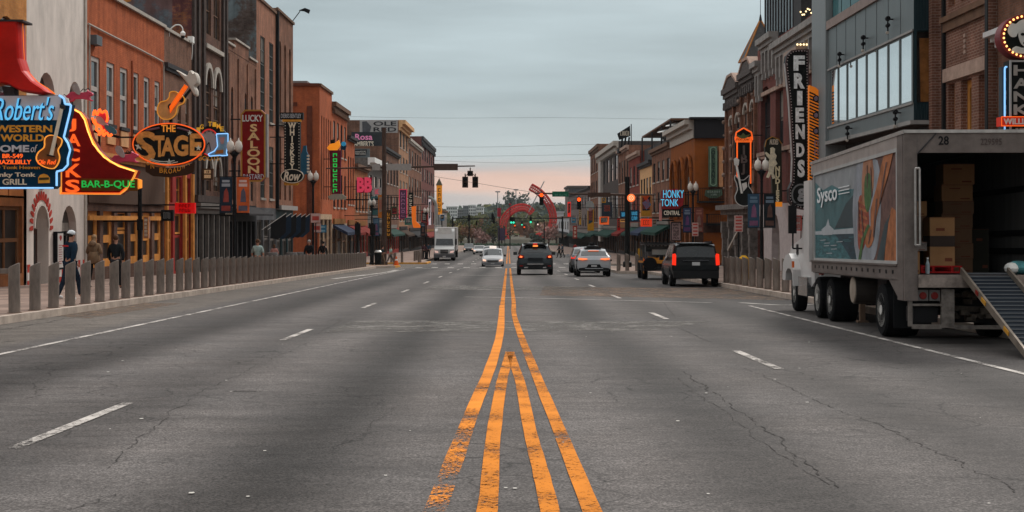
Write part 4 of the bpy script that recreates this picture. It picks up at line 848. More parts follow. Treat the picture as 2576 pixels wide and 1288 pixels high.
# ================================================================ right row, far block
a0, a1 = 122.8, yr(1688); zt = 10.45
org = M('burnt_orange_wall', (.24, .068, .014), .75, var=.25, vs=.6)
hs = grid_holes(a0 + .6, a1 - .4, 3, [(2.6, 6.8)], .55, 1.2)
B, fr = building('corner_bar_building', 'burnt-orange corner bar building with a black cornice, balconies and arched bays', 1, a0, a1, zt, org, org, zs=1.6, holes=hs)
for h in hs: window(B, fr, h, trim_d, glass, nx=2, nz=2)
band(B, fr, a0, a1, zt - 1.5, zt + .1, trim_w, ((.5, .15), (.25, .5), (.25, .9)))
e = Fc(a0); mb = MB(); fbox(mb, e, XR - .05, 34, zt - 1.55, zt + .12, .003, .35); fbox(mb, e, XR - .5, 34, zt + .12, zt + .3, -.2, .7); mb.build('dark_cornice', M('near_black_cladding', (.022, .021, .024), .6), B)
mb = MB(); wall(mb, e, XR + .1, 34, gz(a0) - .9, 1.4, [(17.4, 19.6, -2.2, .5, 0), (20.2, 22.6, -2.2, .5, 0)], .4, .01); mb.build('side_ground_floor', M('dark_brown_wall', (.07, .035, .025), .7, var=.4), B)
for h in ((17.4, 19.6, -2.2, .5), (20.2, 22.6, -2.2, .5)): window(B, e, h, black, glass_lit, dep=.38)
mb = MB(); fbox(mb, e, 17.9, 34, 3.4, 7.8, .004, .02); mb.build('side_recess_shade', M('recess_shadow_brown', (.10, .035, .018), .8, var=.3), B)  # flat dark sheet on the wall; the shade of a recess is painted
def balcony(par, x0, x1, y0, y1, z, h=1.1):
    mb = MB(); mb.box(x0, x1, y0, y1, z - .15, z); t = mb.build('balcony', black, par); mb = MB(); n = max(3, int((x1 - x0 + y1 - y0) / .16))
    for i in range(int((x1 - x0) / .16) + 1): x = x0 + i * .16; mb.box(x - .015, x + .015, y0, y0 + .03, z, z + h)
    for i in range(int((y1 - y0) / .3) + 1): y = y0 + i * .3; mb.box(x0, x0 + .03, y - .02, y + .02, z, z + h)
    mb.box(x0, x1, y0 - .01, y0 + .04, z + h, z + h + .06); mb.box(x0 - .01, x0 + .05, y0, y1, z + h, z + h + .06); mb.build('rail', black, t)
balcony(B, XR - 1.2, XR - .01, a0 + 2, a1 - 1, 3.0); balcony(B, XR + .2, XR + 2.6, a0 - 1.3, a0 - .03, 3.3); balcony(B, XR + 1, 30, a0 - 1.2, a0 - .03, 1.3, .8)
for i in range(3):
    mb = MB(); c = a0 + 3 + i * 5.5; P = [(c - 2.2, 1.7), (c - 2.2, 5.5)] + [(c - 2.2 * math.cos(math.pi * k / 8), 5.5 + 2 * math.sin(math.pi * k / 8)) for k in range(9)] + [(c + 2.2, 5.5), (c + 2.2, 1.7)]
    mb.tube([fr(a, z, .2) for a, z in P], .16, 6); mb.build('arch_rib', org, B)
mb = MB(); wall(mb, fr, a0, a1, gz(130) - .9, 1.6, [(a0 + .5 + i * 3.3, a0 + 3 + i * 3.3, -2.4, .8, 0) for i in range(5)], .8); mb.build('shopfront', M('dark_orange_wood', (.20, .07, .025), .6, var=.3), B)
for i in range(5): window(B, fr, (a0 + .5 + i * 3.3, a0 + 3 + i * 3.3, -2.4, .8), black, glass_lit, dep=.8)
B, fr, c0, c1 = row('brown brick building topped by a crowded roof terrace with canopy', 1, 1688, 1640, 9.6, b_worn, 4, 2)
T = thing('roof_terrace', 'roof terrace with flat canopy, white umbrellas and dark railings', 'terrace', (18.5, 150, 9.5))
k0, k1 = 141.5, 172
mb = MB(); mb.box(XR + .1, 24, k0, k1, 11.9, 12.1); mb.build('canopy', M('canopy_brown', (.12, .055, .03), .6), T)
mb = MB()
for y in (k0 + .3, 150, 160, k1 - .3):
    for x in (XR + .1, 21): mb.box(x - .09, x + .09, y - .09, y + .09, 9, 11.9)
mb.build('posts', trim_d, T)
mb = MB(); mb.box(XR + .4, 27, k0 + .1, k1, 8.6, 10.4); mb.build('bar_wall', trim_d, T)
for i, (x, y, z) in enumerate([(17.6, 143, 11.7), (18.6, 146, 11.9), (20.5, 142.5, 10.9), (17.5, 150, 11.5)]):
    mb = MB(); mb.cyl((x, y, z - 1.3), (x, y, z), .04); mb.lathe((x, y, z), [(1.3, -.35), (1.2, -.25), (.1, .1)], 8); mb.build('umbrella', white, T)
mb = MB(); rr = random.Random(5)
for i in range(60): x, y = rr.uniform(XR, 22), rr.uniform(k0, k0 + 8); s = rr.uniform(.1, .25); mb.box(x - s, x + s, y - s, y + s, 10.2, 10.4 + rr.uniform(.1, .9))
mb.build('furniture', M('dark_furniture', (.05, .045, .045), .6), T)
row('cream rendered building with tall paired windows', 1, 1640, 1610, 8.6, stucco2, 4, 1, cm=trim_d, name='rendered_building', frac=.6)
row('deep red brick building beyond the cream front', 1, 1610, 1582, 10.4, BR('deep_red_brick', (.24, .05, .035), (.19, .042, .03), (.17, .05, .04), stain=.25), 3, 2, cm=lint)
row('red-brown brick building with pale window caps', 1, 1582, 1556, 12, b_worn, 4, 2, cm=lint)
row('dark building with a white corner pilaster and white bracketed cornice', 1, 1556, 1508, 13.6, M('charcoal_wall', (.075, .06, .055), .7, var=.3), 5, 2, cm=trim_w, ch=1.0, cp=((.3, .3), (.7, .8)), dent=1.5, name='pilastered_building')
mb = MB(); fr = Fr(1); fbox(mb, fr, YRu(1509) - 9, YRu(1509) - 3, -2, 12.3, .01, .5); mb.build('pilaster', M('pale_pilaster', (.42, .38, .35), .6), bpy.data.objects['pilastered_building'])
row('red-brown brick building, tallest of the far right row', 1, 1508, 1485, 15.6, b_worn, 5, 3, cm=trim_b, ch=1)
row('low brown building beyond the tall far-right row', 1, 1485, 1432, 8.6, M('far_brown', (.17, .13, .12), .8, var=.3), 9, 2, name='low_building', cm=trim_d)
row('pale low building closest to the river on the right', 1, 1432, 1405, 3.0, M('far_white', (.42, .42, .43), .8, var=.15), 5, 1, name='low_building')
# ================================================================ signs (all stand square to the street, facing up it)
n_blue = NEON('blue_neon', (.25, .55, .95), .9); n_or = NEON('orange_neon', (1, .14, .02), .75); n_gr = NEON('green_neon', (.02, .45, .07), .65); n_yel = NEON('amber_neon', (.9, .34, .05), .7)
n_red = NEON('red_neon', (1, .03, .02), 1.1); n_pink = NEON('pink_neon', (.7, .06, .12), .35); n_wh = NEON('white_lamp', (1, .92, .8), 1.3); n_or2 = NEON('deep_orange_neon', (1, .22, .03), .7)
navy = M('sign_navy', (.003, .032, .07), .4, var=.2); gold = M('sign_gold', (.78, .36, .05), .5, var=.2); cream = M('sign_cream', (.78, .68, .54), .5, var=.15); sred = M('sign_dark_red', (.22, .008, .008), .4, var=.2)
sgrey = M('sign_pale_grey', (.62, .60, .64), .5, var=.08); sblack = M('sign_black', (.012, .013, .013), .45, var=.2); lwhite = M('letter_white', (.80, .78, .74), .5, var=.1)
def P2(L, Y): return [((lambda p: (p.x, p.z))(at(u, v, Y))) for u, v in L]
def sign(name, label, u, v, Y, cat='sign', group=None): return thing(name, label, cat, at(u, v, Y), group)
def plate(par, L, Y, mat, th=.25, name='panel', smooth=0):
    P = P2(L, Y); P = curve_pts(P, smooth) if smooth else P; mb = MB(); mb.prism(P, Y, Y + th); return mb.build(name, mat, par), P
def edge(par, P, Y, mat, w=.06, name='border', dep=.06, r=None):
    mb = MB(); mb.ring(P, shrink(P, w), Y - dep, Y - .003); return mb.build(name, mat, par)
def neon(par, L, Y, mat, r=.025, name='neon_tube', closed=False, smooth=0):
    P = [(a, b) for a, b in P2(L, Y)]; P = curve_pts(P, smooth, closed) if smooth else P; mb = MB(); mb.tube([(a, Y - .06, b) for a, b in P], r, 5, closed); return mb.build(name, mat, par)
def words(par, s, u0, v0, u1, v1, Y, mat, **k): return txt(s, uv_box(u0, v0, u1, v1, Y), k.pop('yy', Y - .01), mat, par, **k)
def marks(par, u0, v0, u1, v1, Y, mat, cols, rows):
    """lettering too small to read in the photograph: rows of letter-like strokes"""
    mb = MB(); rr = random.Random(int(u0 * 7 + v0)); cw, rh = (u1 - u0) / cols, (v1 - v0) / rows
    for j in range(rows):
        for i in range(cols):
            a, b = at(u0 + cw * (i + .12), v0 + rh * (j + .85), Y), at(u0 + cw * (i + .85), v0 + rh * (j + .15), Y); w, h = b.x - a.x, b.z - a.z; t = min(w, h) * .26
            y0, y1 = Y - .04, Y - .003; k = rr.randrange(4)
            mb.box(a.x, a.x + t, y0, y1, a.z, b.z)
            if k != 1: mb.box(a.x + t, b.x, y0, y1, b.z - t, b.z)
            if k != 3: mb.box(a.x + t, b.x, y0, y1, a.z, a.z + t)
            if k != 2: mb.box(b.x - t, b.x, y0, y1, a.z + t * 1.01, b.z - t * 1.01)
    return mb.build('lettering', mat, par)
def bulbs(par, P, Y, mat, step=.16, r=.035, name='bulbs'):
    mb = MB(); n = len(P); acc = 0
    for i in range(n):
        a, b = Vector(P[i][:2]), Vector(P[(i + 1) % n][:2]); L = (b - a).length
        while acc < L: p = a + (b - a) * (acc / L) if L else a; mb.ball((p.x, Y - .05, p.y), r, n=6, m=4); acc += step
        acc -= L
    return mb.build(name, mat, par)
def brackets(par, X, x, zs, Y):
    for z in zs: mb = MB(); mb.beam((X, Y + .1, z), (x, Y + .1, z), .07); mb.build('bracket', blackm, par)
# --- blue music-hall sign
Y = 44; S = sign('music_hall_sign', 'large navy and grey music-hall sign with blue neon script and a guitar', 70, 475, Y)
L = [(-90, 240), (150, 240), (162, 248), (165, 262), (180, 264), (178, 280), (162, 345), (172, 360), (178, 378), (172, 400), (172, 415), (160, 428), (144, 432), (144, 468), (136, 475), (-90, 475)]
_, P = plate(S, L, Y, navy, .35); neon(S, L[1:14], Y, n_blue, .035); neon(S, [(-90, 473), (136, 473)], Y, n_blue, .03)
plate(S, [(-90, 241), (152, 241), (154, 250), (146, 302), (-90, 302)], Y - .01, sgrey, .008, 'top_panel')
words(S, "Robert's", -14, 245, 137, 303, Y, NEON('script_neon', (.12, .50, .85), .75), slant=.35, yy=Y - .03, depth=.05, off=-.004, name='script_lettering')
words(S, "Robert's", -12, 247, 139, 305, Y, M('script_shadow', (.01, .05, .10), .5), slant=.35, yy=Y - .012, off=.02)
words(S, 'WESTERN', -12, 315, 132, 333, Y, gold, off=.03); words(S, 'WORLD', 2, 338, 111, 356, Y, gold, off=.03)
words(S, 'HOME', -24, 365, 74, 383, Y, M('letter_grey', (.62, .62, .68), .5), off=.03); words(S, 'of', 78, 364, 95, 383, Y, sgrey, slant=.3)
words(S, 'BR-549', 7, 387, 58, 398, Y, n_or, off=.01); words(S, 'BRAZILBILLY', -14, 402, 79, 413, Y, n_or, off=.01)
words(S, 'Honky Tonk Heaven', -44, 417, 101, 428, Y, gold, off=.01); words(S, 'Honky Tonk', -30, 434, 90, 448, Y, cream, off=.02); words(S, 'GRILL', 7, 450, 68, 465, Y, cream, off=.02)
plate(S, [(96, 447), (101, 440), (110, 437), (119, 440), (125, 447), (125, 460), (96, 461)], Y - .02, gold, .015, 'burger_picture'); plate(S, [(98, 447), (123, 446), (123, 452), (98, 453)], Y - .03, M('burger_green', (.06, .05, .02), .6), .008, 'burger_filling')
gl = [(150, 268), (158, 271), (146, 308), (138, 344), (150, 345), (158, 350), (156, 365), (148, 378), (152, 395), (146, 415), (134, 427), (112, 424), (95, 412), (90, 398), (98, 382), (112, 372), (113, 350), (122, 342), (130, 342), (137, 315), (145, 284)]
body = [(117, 343), (130, 339), (150, 345), (158, 353), (155, 366), (148, 378), (152, 395), (148, 412), (136, 425), (115, 422), (98, 412), (91, 398), (97, 382), (111, 370), (112, 352)]
Gt = plate(S, body, Y - .05, M('guitar_top', (.20, .085, .03), .35, var=.2), .04, 'guitar_body', 3)[0]; edge(Gt, curve_pts(P2(body, Y - .05), 3), Y - .05, n_yel, .028, 'rim')
plate(Gt, [(152, 268), (159, 271), (133, 391), (124, 389)], Y - .12, cream, .05, 'neck'); mb = MB(); c = at(140, 366, Y); mb.lathe((c.x, Y - .06, c.z), [(.08, 0), (.08, -.02)], 14, 'y'); mb.build('sound_hole', black, Gt)
plate(Gt, [(150, 262), (164, 266), (162, 276), (150, 272)], Y - .12, trim_d, .06, 'headstock'); words(Gt, 'Ole Red', 98, 402, 144, 414, Y, n_or, yy=Y - .10, slant=.3) ; plate(Gt, [(118, 388), (138, 393), (138, 396), (117, 391)], Y - .1, black, .02, 'bridge')
plate(S, [(152, 238), (160, 240), (171, 250), (176, 262), (168, 260), (160, 250)], Y - .06, M('shiny_white', (.75, .75, .78), .2), .05, 'corner_cap')
brackets(S, XL, -17.2 + .0, [at(0, 260, Y).z, at(0, 460, Y).z], Y)
# --- red boot on top of it
Y = 44.2; S = sign('boot_sign', 'giant glossy red cowboy boot standing on the blue sign', 40, 238, Y)
bt = [(-70, 51), (56, 52), (57, 90), (60, 150), (70, 180), (92, 205), (118, 222), (134, 236), (110, 240), (60, 232), (28, 216), (10, 214), (-12, 218), (-40, 218), (-70, 215), (-78, 150)]
Pb = P2(bt, Y); n = len(Pb); mb = MB(); I1 = shrink(Pb, .03); I2 = shrink(Pb, .07)           # rounded leather: the outline steps in towards both faces
prof = [(I2, -.42), (I1, -.34), (Pb, -.14), (Pb, .14), (I1, .34), (I2, .42)]; vs = [(x, Y + d, z) for Q, d in prof for x, z in Q]
fs = [(j * n + i, j * n + (i + 1) % n, (j + 1) * n + (i + 1) % n, (j + 1) * n + i) for j in range(5) for i in range(n)] + [tuple(range(n)), tuple(range(5 * n, 6 * n))]
mb.add(vs, fs); mb.build('boot', M('glossy_boot_red', (.52, .015, .01), .35, var=.25, vs=1, coat=.12), S, smooth=False)
plate(S, [(4, 216), (36, 220), (36, 239), (10, 239)], Y - .2, trim_d, .4, 'heel'); plate(S, [(-72, 48), (57, 49), (57, 54), (-72, 53)], Y - .45, trim_d, .9, 'cuff')
neon(S, [(58, 60), (60, 110), (62, 160), (72, 182), (94, 206), (120, 222), (140, 237)], Y + .1, n_or2, .022)
# --- crimson barbecue sign
Y = 52.5; S = sign('barbecue_sign', 'crimson swooping sign with stacked orange letters and green neon lettering', 240, 490, Y)
L = [(151, 489), (151, 262), (178, 268), (205, 282), (218, 298), (224, 320), (232, 345), (250, 378), (280, 405), (310, 418), (347, 430), (338, 450), (320, 478), (303, 490)]
_, P = plate(S, L, Y, sred, .4); edge(S, P, Y, n_yel, .075); neon(S, [(155, 486), (302, 486), (318, 472)], Y, n_or, .022); neon(S, [(176, 268), (202, 284), (214, 302), (222, 330), (235, 362), (262, 395), (300, 418), (340, 431)], Y, NEON('yellow_neon', (1, .5, .1), 1.8), .028)
o_let = NEON('orange_face', (.95, .13, .02), .75)
for ch, u0, v0, u1, v1 in (('J', 171, 301, 192, 337), ('A', 169, 348, 203, 384), ('C', 170, 391, 201, 428), ('K', 166, 434, 205, 468), ('S', 165, 476 - 20, 201, 489 - 4)):
    if ch == 'S': v0, v1 = 452, 484
    if ch == 'K': v0, v1 = 412, 446
    if ch == 'C': v0, v1 = 374, 406
    if ch == 'A': v0, v1 = 337, 368
    if ch == 'J': v0, v1 = 299, 331
    words(S, ch, u0, v0, u1, v1, Y, o_let, off=.025)
plate(S, [(204, 449), (346, 450), (346, 480), (204, 480)], Y - .04, M('umber_panel', (.16, .06, .01), .5), .04, 'bar_b_que_panel'); words(S, 'BAR-B-QUE', 207, 454, 340, 475, Y, n_gr, yy=Y - .06, off=.012)
plate(S, [(338, 448), (350, 452), (350, 472), (338, 476)], Y - .03, NEON('orange_lit_end', (1, .3, .03), .5), .45, 'end_cap'); brackets(S, XL, -17, [at(0, 300, Y).z, at(0, 470, Y).z], Y)
# --- flying pigs
pinkp = M('pink_paint', (.55, .07, .13), .4, var=.2); pwing = M('grey_wing', (.38, .35, .35), .5, var=.2)
def pig(label, u, v, Y, s, rot=0):
    T = thing('flying_pig_sign', label, 'sign', at(u, v, Y), 'winged pigs around the barbecue sign', rot=(0, R(-rot), 0), local=True)
    mb = MB(); O = [(-.9, .1), (-.6, .34), (-.1, .30), (.3, .26), (.55, .3), (.62, .46), (.72, .34), (.95, .22), (1.06, .1), (.95, 0), (.75, -.06), (.8, -.25), (1.0, -.34), (.9, -.42), (.6, -.3), (.1, -.2), (-.3, -.22), (-.45, -.36), (-.75, -.44), (-.8, -.36), (-.6, -.2), (-.85, -.12), (-1.05, -.02)]
    O = [(x * s, z * s) for x, z in O]; I = shrink(O, .03 * s); n = len(O); vs = [(x, d * s, z) for Q, d in ((I, -.16), (O, -.08), (O, .08), (I, .16)) for x, z in Q]
    mb.add(vs, [(j * n + i, j * n + (i + 1) % n, (j + 1) * n + (i + 1) % n, (j + 1) * n + i) for j in range(3) for i in range(n)] + [tuple(range(n)), tuple(range(3 * n, 4 * n))]); mb.build('body', pinkp, T)
    mb = MB(); W_ = curve_pts([(-.05, .1), (-.35, .4), (-.45, .75), (-.3, .95), (-.05, .85), (.1, .5), (.12, .15)], 4); mb.prism([(x * s, z * s) for x, z in W_], -.24 * s, -.18 * s); mb.build('wing', pwing, T)
    mb = MB(); mb.tube([(x * s, -.2 * s, z * s) for x, z in [(.15, .3), (.35, .52), (.5, .4), (.7, .55), (.85, .4)]], .03 * s); mb.tube([(-.9 * s, -.1 * s, .05 * s), (-1.1 * s, -.1 * s, .15 * s), (-1.15 * s, -.1 * s, .02 * s)], .03 * s); mb.build('harness', trim_d, T)
    mb = MB(); mb.ball((.82 * s, -.15 * s, .18 * s), .035 * s, n=6, m=4); mb.build('eye', black, T)
    return T
pig('pink winged pig on top of the crimson sign, beside the white stucco wall', 200, 242, 52.7, .52, 2); pig('pink winged pig in the curve of the crimson sign, left of the oval sign', 312, 400, 53.2, .56, 8)
Y = 52.9; S = sign('flame_pig_sign', 'winged pig wreathed in orange neon flames above the crimson sign', 262, 342, Y)
plate(S, [(243, 300), (250, 285), (262, 284), (272, 296), (268, 312), (280, 322), (286, 335), (270, 336), (256, 326), (246, 314)], Y, pinkp, .2, 'body', 3); plate(S, [(240, 298), (250, 292), (262, 304), (268, 314), (252, 314)], Y - .05, pwing, .04, 'wing', 3); plate(S, [(262, 316), (276, 316), (292, 328), (290, 338), (272, 332)], Y - .04, M('teal_paint', (.06, .17, .22), .5), .04, 'mask', 3)
mb = MB()
for pts in ([(236, 292), (240, 278), (246, 290), (252, 276), (258, 284), (268, 280), (272, 296), (270, 308)], [(234, 296), (238, 308), (246, 318), (244, 326), (252, 334), (250, 340), (260, 332), (262, 342), (270, 334), (276, 342), (284, 338)], [(240, 300), (244, 312), (256, 320), (258, 330), (266, 328)]):
    q = curve_pts([(p.x, p.z) for p in (at(u, v, Y) for u, v in pts)], 4, False); mb.tube([(a, Y - .1, b) for a, b in q], .05, 6)
mb.build('flame_tubes', NEON('flame_neon', (1, .13, .02), 1.5), S)
mb = MB(); mb.beam(at(236, 330, Y + .1), at(300, 345, Y + .1), .1); mb.beam(at(250, 340, Y + .1), at(250, 380, Y + .1), .08); mb.build('mount', blackm, S)
# --- oval stage sign
Y = 63; S = sign('oval_stage_sign', 'black oval sign with gold wooden-look letters and an orange rim', 424, 440, Y)
ell = lambda cu, cv, ru, rv, n=40, a0=0, a1=2 * math.pi: [(cu + ru * math.cos(a0 + (a1 - a0) * i / n), cv + rv * math.sin(a0 + (a1 - a0) * i / n)) for i in range(n)]
_, P = plate(S, ell(425, 363, 92, 54), Y, sblack, .4); edge(S, P, Y, NEON('orange_rim', (.7, .09, .02), .25), .055, 'rim'); neon(S, ell(425, 363, 90, 52), Y - .02, n_or, .02, closed=True)
gl2 = M('stage_letter_gold', (.72, .33, .09), .5, var=.3, vs=4)
words(S, 'THE', 406, 314, 442, 332, Y, NEON('lit_gold', (.85, .32, .04), .35), off=.02); words(S, 'S', 342, 330, 392, 408, Y, gl2, off=.03, yy=Y - .02)
for ch, u0, v0, u1, v1 in (('T', 389, 341, 414, 395), ('A', 405, 346, 440, 393), ('G', 437, 340, 474, 393), ('E', 478, 336, 508, 392)): words(S, ch, u0, v0, u1, v1, Y, gl2, off=.04)
stw = M('star_white', (.62, .66, .58), .4)
for cu, cv, r in ((349, 368, 11), (499, 372, 8), (477, 334, 7), (425, 408, 9)): plate(S, [(cu + r * (1 if i % 2 == 0 else .4) * math.sin(i * math.pi / 5), cv - r * (1 if i % 2 == 0 else .4) * math.cos(i * math.pi / 5)) for i in range(10)], Y - .05, stw, .04, 'star')
for L in ([(380, 399), (395, 405), (420, 407), (440, 404)], [(377, 402), (400, 410), (425, 412), (448, 407)]): neon(S, L, Y, stw, .02, 'flourish', smooth=3)
for L in ([(368, 328), (385, 325), (402, 322)], [(446, 322), (462, 325), (476, 330)]): neon(S, L, Y, M('flourish_mauve', (.16, .09, .12), .5), .05, 'flourish', smooth=3)
plate(S, [(366, 412), (392, 420), (425, 423), (460, 420), (490, 408), (488, 432), (468, 440), (425, 446), (385, 443), (366, 432)], Y + .05, M('umber_board', (.05, .025, .015), .6), .2, 'lower_board')
for i, ch in enumerate('ON BROADWAY'):
    if ch != ' ': t = i / 10; u = 368 + 112 * t; dv = -26 * (t - .45) ** 2 * 4; words(S, ch, u, 424 + dv, u + 9, 437 + dv, Y + .05, gold, off=.01)
brackets(S, XL, -17.0, [at(0, 345, Y).z, at(0, 385, Y).z], Y)
S2 = sign('guitar_hat_sign', 'tilted gold guitar sign with glowing orange neck and a pale cowboy hat', 440, 300, Y + .3)
Yg = Y + .2
gb = [(395, 274), (402, 257), (418, 252), (425, 244), (427, 232), (440, 229), (452, 236), (465, 246), (463, 260), (451, 266), (447, 272), (443, 288), (430, 300), (411, 301), (398, 290)]
_, P = plate(S2, gb, Yg, M('guitar_gold', (.62, .33, .12), .5, var=.25), .25, 'guitar_body', 3); edge(S2, P, Yg, NEON('amber_outline', (.8, .35, .05), .3), .04, 'rim'); plate(S2, ell(430, 268, 8, 8, 14), Yg - .02, black, .018, 'sound_hole')
plate(S2, [(426, 268), (464, 212), (473, 218), (435, 273), (428, 284)], Yg - .08, NEON('neck_orange', (1, .14, .01), .55), .06, 'neck'); plate(S2, [(450, 255), (478, 222), (482, 226), (458, 258)], Yg - .02, black, .05, 'neck_shadow')
H = curve_pts(P2([(445, 177), (460, 184), (472, 190), (476, 180), (484, 178), (488, 184), (494, 183), (500, 196), (500, 210), (492, 218), (496, 228), (496, 240), (489, 240), (482, 228), (474, 214), (462, 198)], Yg), 3); mb = MB(); n = len(H); Ih = shrink(H, .05); vs = [(x, Yg + d, z) for Q, d in ((Ih, -.2), (H, -.06), (H, .3), (Ih, .4)) for x, z in Q]
mb.add(vs, [(j * n + i, j * n + (i + 1) % n, (j + 1) * n + (i + 1) % n, (j + 1) * n + i) for j in range(3) for i in range(n)] + [tuple(range(n)), tuple(range(3 * n, 4 * n))]); mb.build('cowboy_hat', M('pale_hat', (.52, .46, .40), .4, var=.2), S2)
mb = MB(); mb.beam(at(430, 296, Yg + .15), at(430, 318, Yg + .15), .12); mb.build('post', blackm, S2)
# --- clock and boot sign
Y = 72; S = sign('clock_boot_sign', 'round clock sign with arched yellow lettering and a blue neon cowboy boot', 535, 405, Y)
plate(S, ell(532, 358, 44, 42), Y + .05, sblack, .3, 'panel'); _, P = plate(S, ell(526, 358, 25, 34), Y, M('clock_face', (.38, .33, .33), .5, var=.1), .06, 'clock_face'); edge(S, P, Y, NEON('red_clock_rim', (.7, .04, .03), .35), .06, 'clock_rim')
mb = MB()
for i in range(12): t = i * math.pi / 6; p = at(526 + 20 * math.sin(t), 358 - 28 * math.cos(t), Y); mb.box(p.x - .025, p.x + .025, Y - .02, Y - .003, p.z - .035, p.z + .035)
mb.beam(at(526, 358, Y - .03), at(514, 374, Y - .03), .04); mb.beam(at(526, 358, Y - .03), at(530, 378, Y - .03), .03); mb.build('clock_hands', black, S)
for i, ch in enumerate('BIG TIME'):
    t = R(-62 + i * 15); u, v = 530 + 42 * math.sin(t), 358 - 46 * math.cos(t)
    if ch != ' ': words(S, ch, u - 4.5, v - 6, u + 4.5, v + 6, Y, NEON('yellow_letters', (.8, .42, .04), .25), off=.02)
words(S, 'BOOTS', 500, 392, 552, 404, Y, gold, off=.02)
bo = [(545, 337), (574, 336), (574, 360), (570, 385), (573, 391), (560, 392), (552, 391), (528, 393), (524, 388), (540, 380), (548, 368)]
Bo, P = plate(S, bo, Y - .08, M('boot_blue', (.20, .32, .40), .5, var=.2), .08, 'boot'); neon(Bo, bo, Y - .08, n_blue, .03, closed=True); plate(Bo, [(545, 378), (562, 376), (562, 386), (540, 387)], Y - .1, M('boot_brown', (.36, .13, .03), .5), .02, 'boot_toe'); plate(Bo, [(551, 345), (566, 345), (562, 362), (556, 362)], Y - .1, M('boot_pink', (.45, .25, .24), .5), .02, 'boot_inlay')
brackets(S, XL, -16.4, [at(0, 340, Y).z, at(0, 385, Y).z], Y + .1)
# --- vertical saloon sign
Y = 88; S = sign('saloon_sign', 'tall burgundy vertical sign with gold border and stacked cream letters', 637, 458, Y)
L = [(606, 287), (616, 276), (657, 276), (668, 287), (668, 446), (657, 457), (616, 457), (606, 446)]
_, P = plate(S, L, Y, M('saloon_red', (.27, .012, .012), .4, var=.15), .45); edge(S, P, Y, M('sign_border_gold', (.52, .26, .06), .4), .09); words(S, 'LUCKY', 610, 289, 661, 306, Y, lwhite, off=.02)
words(S, 'S\nA\nL\nO\nO\nN', 622, 312, 654, 436, Y, M('saloon_cream', (.9, .58, .28), .5), off=.03); words(S, 'BASTARD', 612, 438, 664, 451, Y, M('letter_lilac', (.62, .58, .66), .5), off=.01); brackets(S, XL, at(606, 0, Y).x, [at(0, 300, Y).z, at(0, 430, Y).z], Y)
mb = MB(); p = at(668, 287, Y); mb.box(p.x, p.x + .12, Y, Y + .45, at(0, 446, Y).z, p.z); mb.build('side_face', M('sign_side_grey', (.3, .28, .28), .5), S)
# --- black whisky sign
Y = 103; S = sign('whiskey_sign', 'black vertical sign edged with small bulbs, white stacked letters over a script oval', 735, 463, Y)
_, P = plate(S, [(715, 306), (755, 306), (755, 440), (715, 440)], Y, sblack, .4); bulbs(S, shrink(P, .08), Y, M('unlit_bulb', (.55, .5, .42), .4), .22, .045); plate(S, [(704, 283), (762, 283), (762, 300), (704, 300)], Y - .05, sblack, .5, 'top_box'); words(S, 'DIERKS BENTLEY', 707, 286, 758, 297, Y - .05, M('letter_steel', (.5, .52, .55), .5), off=.01)
plate(S, [(710, 300), (757, 300), (757, 306), (710, 306)], Y - .02, gold, .4, 'gold_band'); words(S, 'W\nH\nI\nS\nK\nE\nY', 725, 308, 745, 426, Y, M('whisky_cream', (.85, .76, .58), .5), off=.04)
E_, P = plate(S, ell(735, 443, 29, 18, 28), Y - .1, sblack, .5, 'oval'); edge(S, P, Y - .1, cream, .05, 'oval_rim'); words(S, 'Row', 713, 431, 757, 455, Y - .1, cream, slant=.3, off=.03); plate(S, [(713, 459), (752, 459), (748, 466), (716, 466)], Y, gold, .3, 'base_band'); brackets(S, XL, at(715, 0, Y).x, [at(0, 315, Y).z, at(0, 345, Y).z, at(0, 412, Y).z], Y)
Y = 108; S = sign('bottle_sign', 'slim blue bottle-shaped sign behind the black vertical sign', 764, 440, Y)
plate(S, [(755, 392), (760, 380), (763, 366), (770, 366), (771, 380), (776, 392), (774, 436), (757, 442)], Y, M('bottle_blue', (.03, .12, .20), .4), .3); mb = MB()
for k in range(6): p = at(776, 392 + k * 8, Y); mb.box(p.x - .12, p.x + .08, Y - .05, Y - .003, p.z - .07, p.z + .07)
mb.build('edge_letters', cream, S); brackets(S, XL, -16, [at(0, 400, Y).z], Y)
# --- green and red vertical sign across the side street, parrot on top
Y = 133; S = sign('tropical_bar_sign', 'red vertical sign with green stacked letters and an orange bird on top', 840, 490, Y)
plate(S, [(828, 378), (858, 378), (856, 488), (834, 488)], Y, M('sign_red_purple', (.14, .012, .03), .5), .4); marks(S, 836, 384, 850, 486, Y, n_gr, 1, 8); plate(S, [(822, 372), (830, 362), (842, 360), (852, 352), (856, 366), (848, 378), (828, 378)], Y - .06, NEON('bird_orange', (1, .32, .02), .4), .3, 'bird')
plate(S, ell(864, 362, 6, 6, 12), Y - .05, NEON('blue_ball', (.05, .4, .7), .1), .2, 'blue_ball'); plate(S, [(858, 366), (872, 366), (868, 378), (858, 376)], Y, navy, .2, 'cap'); plate(S, [(832, 352), (842, 350), (842, 360), (832, 362)], Y, sblack, .2, 'dark_cap')
plate(S, [(824, 494), (838, 488), (860, 488), (872, 496), (868, 502), (830, 502)], Y - .05, M('sign_pale_sage', (.32, .30, .24), .5), .3, 'base_scroll'); brackets(S, XL, -16.2, [at(0, 400, Y).z, at(0, 470, Y).z], Y)
